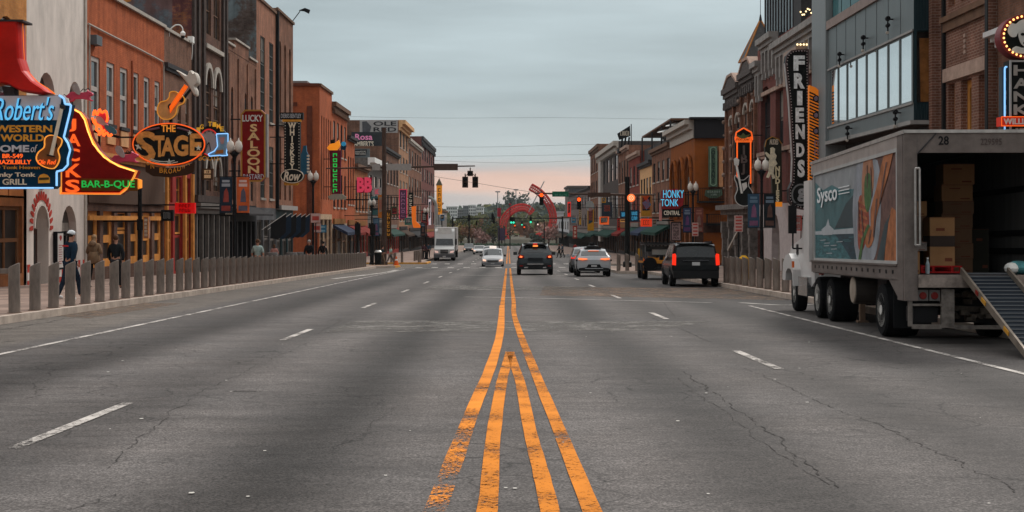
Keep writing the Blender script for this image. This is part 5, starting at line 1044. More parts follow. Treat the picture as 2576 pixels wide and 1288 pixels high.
# --- generic smaller signs: (name, label, u0, v0, u1, v1, Y, panel, text, letter material, border)
def small(name, label, u0, v0, u1, v1, Y, pm, s='', lm=None, bm=None, group=None, side=None, th=.25, tb=None, hung=True):
    S = sign(name, label, (u0 + u1) / 2, v1, Y, group=group); _, P = plate(S, [(u0, v1), (u0, v0), (u1, v0), (u1, v1)], Y, pm, th)
    if bm: edge(S, P, Y, bm, min(.08, (u1 - u0) * Y / FL * .12))
    if not s:
        w, h = u1 - u0, v1 - v0; plate(S, [(u0 + w * .14, v0 + h * .12), (u1 - w * .14, v0 + h * .08), (u1 - w * .2, v1 - h * .3), (u0 + w * .14, v1 - h * .22)], Y, M('sign_inner_%d' % (int(u0) % 4), [(.02, .02, .025), (.06, .03, .02), (.02, .05, .07), (.30, .24, .18)][int(u0) % 4], .5), .02, 'inner_face')[0].location = (0, -.03, 0)
        marks(S, u0 + w * .2, v0 + h * .2, u1 - w * .2, v1 - h * .35, Y - .035, M('sign_marks_%d' % (int(v0) % 3), [(.55, .42, .28), (.5, .08, .04), (.6, .56, .5)][int(v0) % 3], .5), max(1, int(w / 5)), max(1, int(h / 9)))
    if s and s[0] == '#':
        c, n = map(int, s[1:].split('x')); q = tb or (.2, .08, .8, .92); marks(S, u0 + (u1 - u0) * q[0], v0 + (v1 - v0) * q[1], u0 + (u1 - u0) * q[2], v0 + (v1 - v0) * q[3], Y, lm, c, n)
    elif s: q = tb or (.16, .08, .84, .92); words(S, s, u0 + (u1 - u0) * q[0], v0 + (v1 - v0) * q[1], u0 + (u1 - u0) * q[2], v0 + (v1 - v0) * q[3], Y, lm, off=.02)
    if hung: X = XL if u0 < U0 else XR; brackets(S, X, at(u1 if X < 0 else u0, 0, Y).x, [at(0, v0 + (v1 - v0) * .2, Y).z], Y)
    return S
c_ = lambda n_, r, g_, b_: M(n_, (r, g_, b_), .5, var=.2)
S = small('roof_sign', 'white rooftop billboard with black two-line lettering on the tan corniced building', 905, 303, 1000, 334, 218, c_('board_pale', .40, .38, .37), 'OLE\nRED', c_('ink', .03, .03, .035), hung=False, tb=(.36, .08, .97, .9)); plate(S, [(911, 306), (922, 305), (934, 318), (930, 333), (912, 333)], 217.9, c_('ink2', .09, .09, .10), .08, 'emblem')
BB_ = S = small('billboard', 'dark rooftop billboard with pink script over white capitals', 884, 332, 962, 372, 196, c_('board_dark', .035, .04, .045), 'Rosa', NEON('pink_script', (.62, .20, .36), .25), hung=False, tb=(.12, .12, .68, .5)); words(S, "LAMBERT'S", 886, 355, 940, 369, 196, cream, off=.02)
small('grey_board', 'grey blank board under the dark rooftop billboard', 884, 374, 930, 398, 188, c_('board_blue_grey', .12, .135, .14), hung=False)
mb = MB(); [mb.box(x - .1, x + .1, 196.3, 196.6, 7.5, at(0, 334, 196).z) for x in (-21.8, -19.9, -18.2)]; mb.build('posts', blackm, BB_)
S = sign('letter_sign', 'big pink neon letters on a sign frame beside the signal mast', 915, 486, 150); plate(S, [(900, 448), (936, 446), (932, 484), (902, 486)], 150, c_('deep_pink', .28, .015, .04), .3); words(S, 'BB', 898, 446, 936, 484, 150, n_pink, off=.05); brackets(S, XL, -16, [at(0, 470, 150).z], 150)
S = small('letter_sign', 'small red and white neon sign just right of the pink letters', 939, 472, 958, 492, 158, c_('dusty_white', .38, .36, .36), '#2x1', n_pink)
small('striped_sign', 'teal and orange vertical sign striped in white', 934, 494, 962, 540, 152, c_('teal_board', .05, .17, .19)); small('orange_sign', 'orange hanging sign beside the teal vertical sign', 951, 490, 966, 548, 150, c_('amber_board', .50, .17, .03))
small('beer_sign', 'dark vertical sign with amber stacked letters behind the signal pole', 970, 528, 984, 600, 150, c_('dark_ochre', .06, .03, .01), '#1x6', gold); small('round_sign', 'round red and blue sign in a green ring', 984, 520, 1000, 540, 160, c_('red_blue', .40, .05, .06), '', None, c_('green_ring', .05, .11, .06))
small('pink_arch_sign', 'arched sign outlined in pink neon with purple stacked letters', 1004, 476, 1024, 552, 170, c_('purple_board', .10, .05, .10), '#1x7', c_('lilac', .42, .20, .36), n_pink)
small('white_letter_sign', 'narrow black vertical sign with white stacked letters', 1027, 484, 1040, 545, 178, sblack, '#1x5', cream); small('white_caption_sign', 'small white caption panel under the narrow black vertical sign', 1022, 545, 1042, 560, 177, c_('caption_white', .44, .44, .42), '#3x1', c_('ink', .03, .03, .035))
S = sign('boot_shaped_sign', 'orange neon boot-shaped sign hung low on the far left row', 1048, 575, 165); plate(S, [(1035, 520), (1046, 518), (1046, 556), (1056, 566), (1062, 573), (1040, 573), (1036, 556)], 165, NEON('boot_orange', (.85, .18, .02), .3), .3, 'boot'); brackets(S, XL, -12, [at(0, 540, 165).z], 165)
small('green_round_sign', 'small teal-green round sign among the far left signs', 1018, 548, 1036, 566, 160, c_('sea_green', .07, .22, .17)); small('white_tube_sign', 'tall narrow sign lit white and pink', 1078, 501, 1084, 566, 190, NEON('lit_white', (.75, .66, .70), .3)); small('red_banner_sign', 'red slanted sign left of the tall white-lit sign', 1060, 530, 1076, 566, 188, c_('crimson', .30, .03, .02))
S = sign('guitar_outline_sign', 'grey guitar-neck shaped sign arching beside the white-lit sign', 1090, 566, 186); neon(S, [(1078, 496), (1086, 498), (1096, 512), (1098, 540), (1094, 566)], 186, c_('pewter', .33, .33, .31), .22, 'outline', smooth=3); brackets(S, XL, -11, [at(0, 530, 186).z], 186)
S = small('yellow_tower_sign', 'tall amber vertical sign with a pointed top at the end of the left row', 1098, 466, 1112, 540, 236, NEON('tower_amber', (.75, .27, .02), .3), '#1x5', c_('umber', .10, .05, .02)); plate(S, [(1096, 466), (1105, 448), (1113, 466)], 235.9, c_('tower_cap', .16, .15, .10), .4, 'pointed_cap')
small('cluster_sign', 'cluster of red, white and blue lit panels near the white semi-truck', 1108, 540, 1118, 555, 180, c_('blue_panel', .10, .20, .32), hung=False); small('cluster_sign', 'red and white small sign above the awnings before the semi-truck', 1062, 556, 1078, 566, 150, c_('hotred', .45, .04, .04), hung=False)
small('red_led_sign', 'glowing red letter sign on the red shopfront beyond the oval sign', 440, 510, 490, 537, 66, NEON('led_red', (.7, .01, .01), .3), '#4x2', NEON('led_red2', (.30, .0, .0), .1)); small('oval_pub_sign', 'small black hanging pub sign in front of the orange-framed shop', 405, 528, 435, 556, 62, sblack, '#3x1', c_('dim_grey', .16, .16, .16))
S = small('museum_sign', 'black hanging sign with a small round emblem and three white lines', 552, 514, 587, 544, 74, sblack, '#5x3', cream, tb=(.42, .18, .94, .86)); c = at(559, 529, 74); mb = MB(); mb.lathe((c.x, 73.98, c.z), [(.12, 0), (.12, -.03)], 14, 'y'); mb.build('emblem', c_('emblem_grey', .3, .3, .3), S)
small('lit_window_sign', 'cream lettered marquee panel above the black shopfronts', 508, 424, 536, 452, 80, c_('marquee_dark', .10, .05, .03), '#4x2', NEON('lit_cream', (.85, .55, .3), .25), hung=False)
# ================================================================ right-hand signs
Y = 72; S = sign('friends_sign', 'towering black vertical sign with white stacked letters and a round emblem foot', 2005, 525, Y)
L = [(1975, 160), (1978, 140), (1990, 127), (2008, 124), (2034, 124), (2036, 455), (2052, 470), (2058, 495), (2048, 517), (2022, 528), (1998, 522), (1984, 505), (1984, 475), (1992, 458), (1994, 400), (1985, 250)]
_, P = plate(S, L, Y, sblack, .5); edge(S, P, Y, M('sign_rim_dark', (.10, .06, .06), .4), .05, 'rim'); bulbs(S, shrink(P, .09), Y, M('pale_bulbs', (.50, .42, .42), .4), .15, .032)
mb = MB(); Q = P2([(1975, 160), (1985, 250), (1994, 400), (1992, 458)], Y); mb.tube([(x - .04, Y - .02, z) for x, z in Q], .05, 6); mb.build('edge_tube', M('edge_white', (.5, .48, .47), .4), S)
wl = M('friends_white', (.82, .84, .84), .5, var=.3, vs=8)
for ch, u0, v0, u1, v1 in (('F', 1996, 140, 2024, 178), ('R', 1997, 184, 2024, 223), ('I', 2005, 229, 2018, 265), ('E', 2001, 271, 2022, 308), ('N', 2001, 313, 2024, 350), ('D', 2003, 360, 2023, 395), ('S', 2006, 402, 2024, 446)): words(S, ch, u0, v0, u1, v1, Y, wl, off=.05, depth=.06)
_, P = plate(S, ell(2015, 490, 24, 28, 26), Y - .04, c_('emblem_ring_grey', .20, .21, .21), .03, 'emblem_ring'); plate(S, ell(2015, 490, 20, 24, 26), Y - .06, sblack, .03, 'emblem_disc'); words(S, 'g', 2006, 474, 2028, 508, Y - .06, c_('emblem_grey2', .34, .35, .36), off=.04); brackets(S, XG + .8, at(2034, 0, Y).x, [at(0, 256, Y).z, at(0, 480, Y).z], Y)
Y = 69.3; S = sign('striped_bar_sign', 'tall sign of black and orange diagonal stripes with round motifs', 2052, 480, Y)
L = [(2036, 480), (2036, 214), (2052, 220), (2064, 232), (2069, 250), (2069, 480)]; _, P = plate(S, L, Y, NEON('stripe_orange', (.75, .20, .02), .25), .35); mb = MB(); k = -26
while k < 36:                                      # diagonal stripes clipped to the board
    v0 = 214 + k * 8
    for half, (ua, ub, sg) in enumerate(((2036, 2052, 1), (2052, 2069, 1))):
        q = [(ua, v0 + (0 if half == 0 else 7)), (ub, v0 + (7 if half == 0 else 14)), (ub, v0 + (11 if half == 0 else 18)), (ua, v0 + (4 if half == 0 else 11))]
        lo = 222 if half == 0 else 240
        if all(lo < v < 478 for u, v in q): pts = [at(u, v, Y) for u, v in q]; mb.add([(p.x, y, p.z) for y in (Y - .012, Y - .003) for p in pts], [(0, 1, 2, 3), (4, 7, 6, 5), (0, 4, 5, 1), (1, 5, 6, 2), (2, 6, 7, 3), (3, 7, 4, 0)])
    k += 1
mb.build('stripes', sblack, S)
for v in (248, 290, 330): plate(S, ell(2053, v, 8, 9, 14), Y - .03, sblack, .02, 'round_motif'); plate(S, ell(2053, v, 5, 6, 12), Y - .045, c_('motif_mauve', .24, .16, .20), .01, 'motif_centre')
marks(S, 2047, 350, 2060, 440, Y - .03, c_('motif_mauve', .24, .16, .20), 1, 4); brackets(S, XG + .5, at(2068, 0, Y).x, [at(0, 290, Y).z], Y + .1)
Y = 82; S = sign('dancer_sign', 'dark vertical sign with a pale cowgirl figure and stacked cream letters', 1948, 520, Y)
L = [(1924, 370), (1928, 352), (1942, 344), (1958, 350), (1966, 362), (1968, 516), (1944, 518), (1942, 440), (1930, 420)]; _, P = plate(S, L, Y, c_('olive_black', .035, .035, .025), .4); neon(S, L[:5], Y, c_('amber_edge', .35, .17, .04), .035)
words(S, 'NUDIES', 1936, 350, 1958, 364, Y, cream, off=.02, slant=.3); words(S, 'N\nU\nD\nI\nE\nS', 1950, 418, 1962, 508, Y, M('nudies_cream', (.85, .76, .5), .5), off=.05)
fg = [(1938, 372), (1944, 370), (1950, 374), (1949, 384), (1954, 392), (1951, 402), (1956, 412), (1948, 420), (1946, 436), (1952, 448), (1944, 450), (1940, 436), (1934, 448), (1928, 446), (1934, 430), (1932, 412), (1936, 400), (1930, 394), (1924, 384), (1928, 382), (1938, 390)]
plate(S, fg, Y - .08, M('figure_cream', (.75, .68, .5), .5, var=.3, vs=6), .06, 'dancing_figure'); plate(S, [(1944, 508), (1968, 508), (1968, 520), (1944, 520)], Y - .05, NEON('amber_foot', (.8, .25, .02), .35), .3, 'foot_panel'); brackets(S, XR, at(1966, 0, Y).x, [at(0, 380, Y).z, at(0, 480, Y).z], Y)
Y = 90; S = sign('guitar_bar_sign', 'black vertical sign framed in orange neon with a guitar at its foot', 1870, 520, Y)
plate(S, [(1848, 345), (1854, 330), (1870, 320), (1888, 330), (1894, 345), (1890, 470), (1854, 500)], Y, sblack, .4)
for L in ([(1854, 470), (1854, 344)], [(1888, 462), (1888, 344)], [(1849, 352), (1852, 333), (1870, 322), (1890, 333), (1893, 352)]): neon(S, L, Y, n_or, .045)
plate(S, [(1848, 345), (1894, 345), (1892, 358), (1850, 358)], Y - .06, NEON('hot_orange', (.9, .14, .02), .6), .06, 'name_board'); words(S, "Bon Jovi's", 1851, 346, 1891, 356, Y - .06, sblack, slant=.3); plate(S, [(1852, 338), (1864, 341), (1870, 334), (1876, 341), (1890, 336), (1880, 346), (1870, 349), (1860, 347)], Y - .08, c_('wing_olive', .14, .16, .06), .03, 'wings')
words(S, 'J\nB\nJ', 1864, 366, 1880, 440, Y, c_('dim_letters', .15, .12, .11), off=.04)
ga_ = curve_pts([(1850, 440), (1858, 450), (1870, 452), (1878, 446), (1886, 440), (1885, 456), (1884, 468), (1893, 482), (1896, 502), (1886, 516), (1868, 519), (1852, 510), (1848, 494), (1854, 478), (1852, 462), (1847, 450)], 3); Gt, P = plate(S, ga_, Y - .14, M('guitar_black', (.02, .022, .022), .3), .12, 'guitar'); edge(Gt, P, Y - .14, M('guitar_edge_white', (.60, .60, .58), .4), .045, 'rim')
plate(Gt, [(1850, 414), (1855, 414), (1869, 486), (1864, 487)], Y - .22, M('neck_white', (.85, .85, .8), .4), .05, 'neck'); plate(Gt, [(1846, 400), (1852, 396), (1860, 402), (1858, 416), (1848, 416)], Y - .22, lwhite, .05, 'headstock'); plate(Gt, [(1866, 462), (1878, 458), (1880, 470), (1870, 482)], Y - .17, lwhite, .02, 'pickguard'); brackets(S, XR, at(1890, 0, Y).x, [at(0, 340, Y).z, at(0, 400, Y).z], Y)
Y = 122.0; S = sign('green_bar_sign', 'narrow green vertical sign on the orange wall of the corner bar', 1794, 492, Y); plate(S, [(1783, 368), (1805, 368), (1805, 470), (1783, 470)], Y, c_('verdigris', .085, .13, .09), .3); neon(S, [(1787, 374), (1794, 370), (1801, 374), (1801, 464), (1794, 468), (1787, 464)], Y, c_('verdigris_light', .18, .27, .19), .05, closed=True)
words(S, 'O\nR\nL\nE\nA\nN\nS', 1789, 378, 1799, 460, Y, c_('verdigris_dark', .03, .05, .04), off=.05); plate(S, [(1776, 478), (1815, 476), (1818, 490), (1804, 498), (1784, 498), (1774, 492)], Y, c_('verdigris', .085, .13, .09), .3, 'foot_panel'); words(S, 'RESTAURANT\n& BAR', 1779, 480, 1812, 492, Y, c_('verdigris_pale', .34, .42, .36), off=.02)
mb = MB(); p0, p1 = at(1808, 470, 122.3), at(1818, 368, 122.3); mb.box(p0.x, p1.x, 122.1, 122.5, p0.z, p1.z); mb.build('tan_panel', c_('tan_post', .50, .24, .12), S)
Y = 120.5; S = sign('honky_tonk_sign', 'blue neon two-word sign on a red base at the corner bar', 1690, 545, Y)
plate(S, [(1664, 480), (1702, 474), (1722, 488), (1718, 516), (1700, 530), (1664, 526)], Y, c_('bar_red', .26, .015, .02), .4, 'red_base'); words(S, 'HONKY', 1668, 478, 1720, 498, Y, NEON('sky_neon', (.12, .55, .8), .5), off=.0, depth=.1); words(S, 'TONK', 1662, 501, 1706, 519, Y, NEON('sky_neon', (.1, .5, .8), .8), off=.0, depth=.1, yy=Y - .08); plate(S, [(1666, 526), (1714, 526), (1714, 546), (1666, 546)], Y, sblack, .35, 'black_base'); words(S, 'CENTRAL', 1670, 530, 1710, 541, Y, cream, off=.02); plate(S, [(1659, 510), (1665, 510), (1665, 555), (1659, 555)], Y, c_('pale_pink_edge', .5, .2, .18), .3, 'edge_panel'); brackets(S, XR, at(1714, 0, Y).x, [at(0, 490, Y).z, at(0, 535, Y).z], Y)
Y = 42.5; S = sign('portrait_oval_sign', 'oval bulb-lit sign with a pale cowboy portrait at the right edge', 2560, 148, Y)
_, P = plate(S, ell(2578, 92, 62, 56, 44), Y, M('sign_maroon', (.17, .03, .035), .35), .5, 'rim_box'); plate(S, ell(2580, 92, 52, 46, 36), Y - .03, sblack, .03, 'oval_face'); bulbs(S, P2(ell(2580, 92, 57, 51, 44), Y), Y - .02, NEON('marquee_bulb', (1, .50, .16), 2.2), .135, .036)
pf = M('portrait_pale', (.72, .72, .68), .5, var=.15); plate(S, [(2538, 68), (2545, 58), (2556, 60), (2566, 52), (2580, 48), (2596, 52), (2606, 64), (2618, 66), (2604, 76), (2580, 76), (2562, 82), (2556, 92), (2544, 92), (2536, 80)], Y - .06, pf, .03, 'hat', 3)
plate(S, [(2562, 80), (2580, 76), (2600, 78), (2598, 100), (2590, 114), (2576, 116), (2566, 104)], Y - .05, pf, .02, 'face', 2); plate(S, [(2545, 126), (2556, 116), (2570, 120), (2590, 120), (2604, 118), (2618, 128), (2604, 134), (2560, 134)], Y - .06, pf, .03, 'shirt', 2)
for cu, cv, ru, rv in ((2573, 86, 5, 3.5), (2590, 86, 4, 3), (2582, 108, 8, 3), (2582, 99, 2, 4)): plate(S, ell(cu, cv, ru, rv, 12), Y - .075, sblack, .02, 'feature')
S = sign('name_tower_sign', 'tall black vertical sign framed in white with stacked outline letters and a red name band', 2560, 560, Y)
L = [(2539, 152), (2640, 152), (2640, 560), (2539, 560)]; _, P = plate(S, L, Y, sblack, .5); edge(S, P, Y, M('frame_white', (.46, .46, .46), .4), .05, 'frame')
for i, ch in enumerate('HANK'): words(S, ch, 2549, 164 + i * 33, 2588, 190 + i * 33, Y, c_('letter_taupe', .42, .39, .36), off=.03)
words(S, 'JR', 2549, 322, 2588, 350, Y, c_('letter_taupe', .42, .39, .36), off=.03)
plate(S, [(2518, 294), (2640, 294), (2640, 317), (2518, 317)], Y - .1, NEON('name_band_red', (.50, .03, .015), .25), .4, 'name_band'); words(S, 'WILLIAMS', 2524, 298, 2612, 313, Y - .1, lwhite, off=.03); neon(S, [(2518, 294), (2640, 294), (2640, 317), (2518, 317)], Y - .1, n_or, .014, closed=True)
S = sign('blue_side_sign', 'slim sign edged in blue neon with vertical white words beside the white-framed tower sign', 2532, 560, Y + .4); plate(S, [(2521, 168), (2538, 168), (2538, 560), (2521, 560)], Y + .3, c_('blue_slate', .05, .07, .09), .3); neon(S, [(2538, 169), (2527, 169), (2526, 176), (2526, 560)], Y + .25, n_blue, .03)
words(S, 'E\nA\nT\n·\nD\nR\nI\nN\nK', 2529, 178, 2536, 288, Y + .3, M('tiny_white', (.5, .5, .5), .5)); brackets(S, XR, 16, [8.2], Y)
# far right row cluster
S = sign('roof_billboard', 'tilted black billboard with white letters on dark roof posts', 1571, 375, 200); plate(S, [(1553, 336), (1585, 316), (1586, 342), (1558, 352)], 200, sblack, .4); marks(S, 1560, 327, 1583, 343, 200, cream, 5, 1)
mb = MB(); [mb.beam(at(u, 345, 200.3), at(u - 4, 378, 200.3), .25) for u in (1566, 1574, 1583)]; mb.beam(at(1588, 312, 200.2), at(1588, 380, 200.2), .12); mb.box(at(1556, 376, 200).x, at(1592, 376, 200).x, 200, 203, at(0, 384, 200).z, at(0, 374, 200).z); mb.build('posts', blackm, S)
small('blue_neon_sign', 'blue neon word sign on the far right row, left of the tall dark pole', 1560, 530, 1578, 548, 150, c_('navy_panel', .02, .04, .07), '#3x1', NEON('sky_neon2', (.08, .45, .75), .5)); small('blue_neon_sign', 'two-line blue neon script sign, right of the tall dark pole', 1584, 528, 1608, 558, 150, c_('navy_panel', .02, .04, .07), '#3x2', NEON('sky_neon2', (.08, .45, .75), .5))
S = small('cocktail_sign', 'orange and blue painted sign panel on the far right row', 1612, 490, 1640, 545, 140, c_('tan_orange', .48, .22, .08)); plate(S, [(1616, 510), (1630, 500), (1638, 515), (1626, 528)], 139.95, c_('mid_blue', .06, .22, .42), .04, 'blue_shape'); plate(S, [(1614, 494), (1634, 492), (1626, 506)], 139.94, c_('rust_patch', .5, .07, .02), .04, 'red_shape'); plate(S, [(1614, 530), (1636, 530), (1636, 543), (1614, 543)], 139.94, c_('ochre_patch', .5, .25, .03), .04, 'yellow_shape')
small('red_script_sign', 'glowing red-orange script sign under the painted panel', 1612, 550, 1640, 570, 138, NEON('redor', (.8, .06, .02), .35), '#3x1', sred); small('white_round_sign', 'small grey round sign beside the red-orange script sign', 1641, 552, 1652, 568, 138, c_('pale_grey_disc', .28, .28, .28)); small('blue_oval_sign', 'blue oval sign above the red-orange script sign', 1612, 546, 1632, 552, 139, c_('oval_blue', .05, .22, .32))
small('mustard_strip_sign', 'thin mustard-yellow vertical sign on the far right row', 1457, 512, 1462, 565, 190, c_('mustard', .48, .26, .03)); S = small('arched_guitar_sign', 'yellow arched guitar-case sign on the far right row', 1478, 508, 1494, 580, 200, c_('mustard2', .48, .24, .02)); plate(S, ell(1484, 518, 11, 13, 18), 199.95, c_('pewter2', .30, .31, .30), .1, 'round_top')
small('red_post_sign', 'slim glowing red vertical sign nearest the river', 1428, 508, 1436, 545, 240, NEON('red_lit', (.85, .03, .02), .4)); small('blue_post_sign', 'small blue sign right of the slim red vertical sign', 1438, 548, 1448, 560, 230, c_('azure', .05, .28, .45)); small('stripe_sign', 'red and white striped sign low on the far right row', 1441, 568, 1452, 600, 210, c_('dull_red', .32, .05, .04), '#1x3', cream)
small('orange_mix_sign', 'orange neon sign low among the far right signs', 1508, 545, 1532, 565, 150, NEON('orange_lit', (.8, .13, .03), .35)); small('red_strip_sign', 'thin red vertical strip sign beside the dark pole', 1553, 550, 1560, 580, 150, c_('strip_red', .45, .01, .01)); small('dark_figure_sign', 'dark sculptural sign panel with blue accents', 1514, 508, 1540, 545, 160, c_('char_blue', .03, .035, .05)); small('yellow_lamp_sign', 'small round amber sign above the dark sculptural panel', 1514, 498, 1524, 510, 158, c_('amber2', .6, .3, .03))
small('amber_strip_sign', 'horizontal amber-lit strip over a doorway on the far right row', 1556, 556 - 3, 1592, 558, 172, NEON('amber_strip', (.8, .38, .08), .5), hung=False); small('poster_sign', 'pink and white poster frame near the corner bar', 1688, 558, 1714, 606, 121, c_('dusty_pink', .38, .25, .24), '#3x5', sblack, sblack)
small('red_white_poster', 'red and white poster board behind the delivery truck mirror', 1995, 542, 2016, 580, 60, c_('poster_white', .45, .40, .38), '#2x2', redp, redp)
small('slogan_poster', 'tall orange-framed poster in the shop window left of the saloon', 361, 545, 374, 600, 60.6, c_('poster_peach', .42, .22, .16), '#3x5', cream, orange_trim) 
# ================================================================ bollards
def bollard_mesh():
    mb = MB(); n = 24; r = .118; vs = []
    for z, rr in ((0, r * 1.0), (.02, r), (.5, r)):
        vs += [(rr * math.cos(2 * math.pi * i / n), rr * math.sin(2 * math.pi * i / n), z) for i in range(n)]
    for rr, dz in ((r, 0), (r * .86, .012), (r * .8, -.005)):     # bevelled lip round the slanted cap
        vs += [(rr * math.cos(2 * math.pi * i / n), rr * math.sin(2 * math.pi * i / n), .99 + dz + .48 * rr * math.cos(2 * math.pi * i / n)) for i in range(n)]
    fs = [(j * n + i, j * n + (i + 1) % n, (j + 1) * n + (i + 1) % n, (j + 1) * n + i) for j in range(5) for i in range(n)] + [tuple(range(5 * n, 6 * n))]
    mb.add(vs, fs); return mb
bmat = M('bollard_bronze', (.165, .132, .112), .45, spec=.2, var=.4, vs=2.2, bump=.15, bs=14, stretch=(3, 3, 1))
b0 = bollard_mesh().build('bollard', bmat, smooth=False); band0 = MB(); band0.cyl((0, 0, 0), (0, 0, .012), .15, .15, 16); pl = band0.build('base_plate', trim_b, b0)
first = [True]
def bollard(x, y, label, group, flip=0, tilt=0):
    o = b0 if first[0] else b0.copy(); 
    if first[0]: first[0] = False
    else:
        COL.objects.link(o); c = pl.copy(); COL.objects.link(c); c.parent = o
    o.location = (x, y, gz(y) + .15); o.rotation_euler = (random.uniform(-.012, .012), tilt + random.uniform(-.012, .012), flip + random.uniform(-.15, .15)); return tag(o, label, 'bollard', group)
ys_ = [28.8, 30.06, 31.3, 32.5, 33.7, 34.9, 36.2, 37.3, 38.6, 39.8, 41.1, 42.2, 43.5, 44.7]; y = 45.9
while y < 103: ys_.append(y); y += 1.22
for i, y in enumerate(ys_): bollard(-10.3 - .004 * (y - 28), y, 'slant-topped bronze bollard in the long row along the left kerb' if i else 'nearest slant-topped bronze bollard of the left row, with a rail fixed to it', 'bollards along the left kerb' if i else None)
mb = MB(); mb.box(-12.9, -10.42, 28.74, 28.86, gz(29) + .98, gz(29) + 1.08); mb.box(-13.0, -12.88, 28.7, 28.9, gz(29) + .15, gz(29) + 1.08); one(mb, 'barrier_rail', bmat, 'horizontal steel rail running left from the nearest bollard', 'rail', (-11.6, 28.8, gz(29) + .15))
for i in range(12): bollard(8.62, 38.5 + i * 1.45, 'slant-topped bronze bollard in the row along the right kerb, beyond the truck', 'bollards along the right kerb', math.pi)
for i, (x, y) in enumerate([(6.2, 80.6), (6.75, 80.9), (7.3, 80.4), (8.0, 80.9), (8.45, 80.5), (9.2, 80.8)]): bollard(x + .45, y + 2.4, 'bronze bollard in the loose cluster at the right-hand street corner', 'bollards at the right corner', math.pi)
for i, (x, y) in enumerate([(-8.0, 130.2), (-8.0, 131.6), (-8.1, 133), (-8.2, 135), (-9.0, 139), (-9, 142), (-9, 145), (-9, 148), (-9, 151), (-9.6, 130.2), (-10.6, 130.2), (-11.6, 130.2)]): bollard(x - .4, y, 'bronze bollard beyond the side street on the left', 'bollards beyond the side street')
bollard(-9.1, 110.9, 'lone bollard behind the orange cone on the yellow kerb', None)
# ================================================================ lamps
globe = M('frosted_globe', (.62, .56, .50), .3, var=.06); poleb = M('lamp_post_black', (.013, .013, .014), .4, var=.2)
def lamp(label, x, y, h, twin=True, banners=(), s=1):
    z = gz(y) + .15; T = thing('street_lamp', label, 'street lamp', (x, y, z))
    mb = MB(); mb.lathe((x, y, z), [(.22, 0), (.22, .15), (.17, .2), (.16, .75), (.11, .85), (.075, 1.0), (.06, h - 1.0), (.07, h - .9)], 12); mb.build('pole', poleb, T)
    xs = (-.17, .17) if twin else (0,)
    mb = MB(); mb.lathe((x, y, z + h - .9), [(.05, 0), (.09, .25), (.17 if twin else .1, .35), (.17 if twin else .1, .42), (.05, .5)], 12)
    if twin: mb.beam((x - .2, y, z + h - .5), (x + .2, y, z + h - .5), .06)
    mb.build('lamp_base', poleb, T)
    for d in xs:
        mb = MB(); mb.lathe((x + d, y, z + h - .45), [(.07, 0), (.15, .1), (.165, .25), (.12, .42), (.03, .5), (.03, .56), (.004, .6)], 12); mb.build('globe', globe, T, smooth=True)
    for d, lab, cols in banners:
        a, b = (x + .1 if d > 0 else x - .1), x + d * .62; zt, zb_ = z + h - 1.5, z + h - 3.0
        Bn = thing('banner', lab, 'banner', (x, y, zb_)); mb = MB(); mb.box(min(a, b), max(a, b), y - .012, y + .012, zb_, zt); mb.build('cloth', M(cols[0], cols[1], .7, var=.25), Bn)
        mb = MB(); [mb.beam((x, y, q), (b, y, q), .03) for q in (zt + .02, zb_ - .02)]; mb.build('arm', poleb, Bn)
        m2 = M(cols[0] + '_b', cols[2], .7, var=.3); mb = MB(); c = (a + b) / 2; w = abs(b - a)
        mb.prism([(c - w * .22, zb_ + .45), (c + w * .25, zb_ + .45), (c + w * .2, zb_ + .85), (c + w * .05, zb_ + 1.05), (c - w * .15, zb_ + .9)], y - .02, y - .0125); mb.box(c - w * .36, c + w * .36, y - .02, y - .0125, zb_ + .08, zb_ + .3); mb.build('picture', m2, Bn)
        mb = MB(); mb.box(c - w * .3, c + w * .3, y - .02, y - .0125, zt - .22, zt - .12); mb.box(c - w * .34, c + w * .34, y - .02, y - .0125, zt - .4, zt - .27); mb.build('heading', M(cols[0] + '_c', cols[3], .6), Bn)
    return T
nv = ('banner_navy', (.02, .03, .045), (.25, .05, .04), (.30, .32, .35)); orr = ('banner_orange', (.50, .10, .03), (.10, .09, .12), (.60, .42, .38)); bl = ('banner_blue', (.04, .08, .13), (.20, .09, .16), (.12, .19, .26)); bk = ('banner_black', (.015, .02, .025), (.11, .06, .05), (.15, .2, .26)); rd = ('banner_maroon', (.16, .05, .04), (.20, .12, .10), (.28, .12, .09)); pu = ('banner_purple', (.03, .045, .09), (.12, .05, .13), (.16, .2, .26))
lamp('twin-globe black street lamp beside the burgundy saloon sign', -11.5, 58, 5.85, banners=[(-1, 'navy street banner with a red picture, left of the lamp by the saloon sign', nv), (1, 'orange street banner right of the lamp by the saloon sign', orr)])
lamp('twin-globe black street lamp in front of the red corner building across the left side', -11.5, 81.4, 5.8)
lamp('globe street lamp by the left signal pole', -11.4, 115.5, 5.4, banners=[(1, 'dark banner with a blue heading on the lamp by the left signal pole', bl)])
lamp('globe street lamp beyond the side street, left row', -8.9, 150, 5.5, banners=[(-1, 'dark blue banner on the lamp beyond the left side street', bk)])
lamp('distant globe street lamp on the left row near the semi-truck', -8.9, 186, 5.5)
lamp('twin-globe black street lamp between two banners by the guitar sign', 11.4, 62, 5.3, banners=[(-1, 'blue banner left of the right-hand lamp, beside the neon guitar', bl), (1, 'black banner right of the right-hand lamp, under the cowgirl sign', bk)])
lamp('single-globe black street lamp before the orange corner bar', 11.4, 85, 5.35, twin=True, banners=[(-1, 'purple and blue banner left of the lamp before the orange corner bar', pu), (1, 'maroon banner right of the lamp before the orange corner bar', rd)])
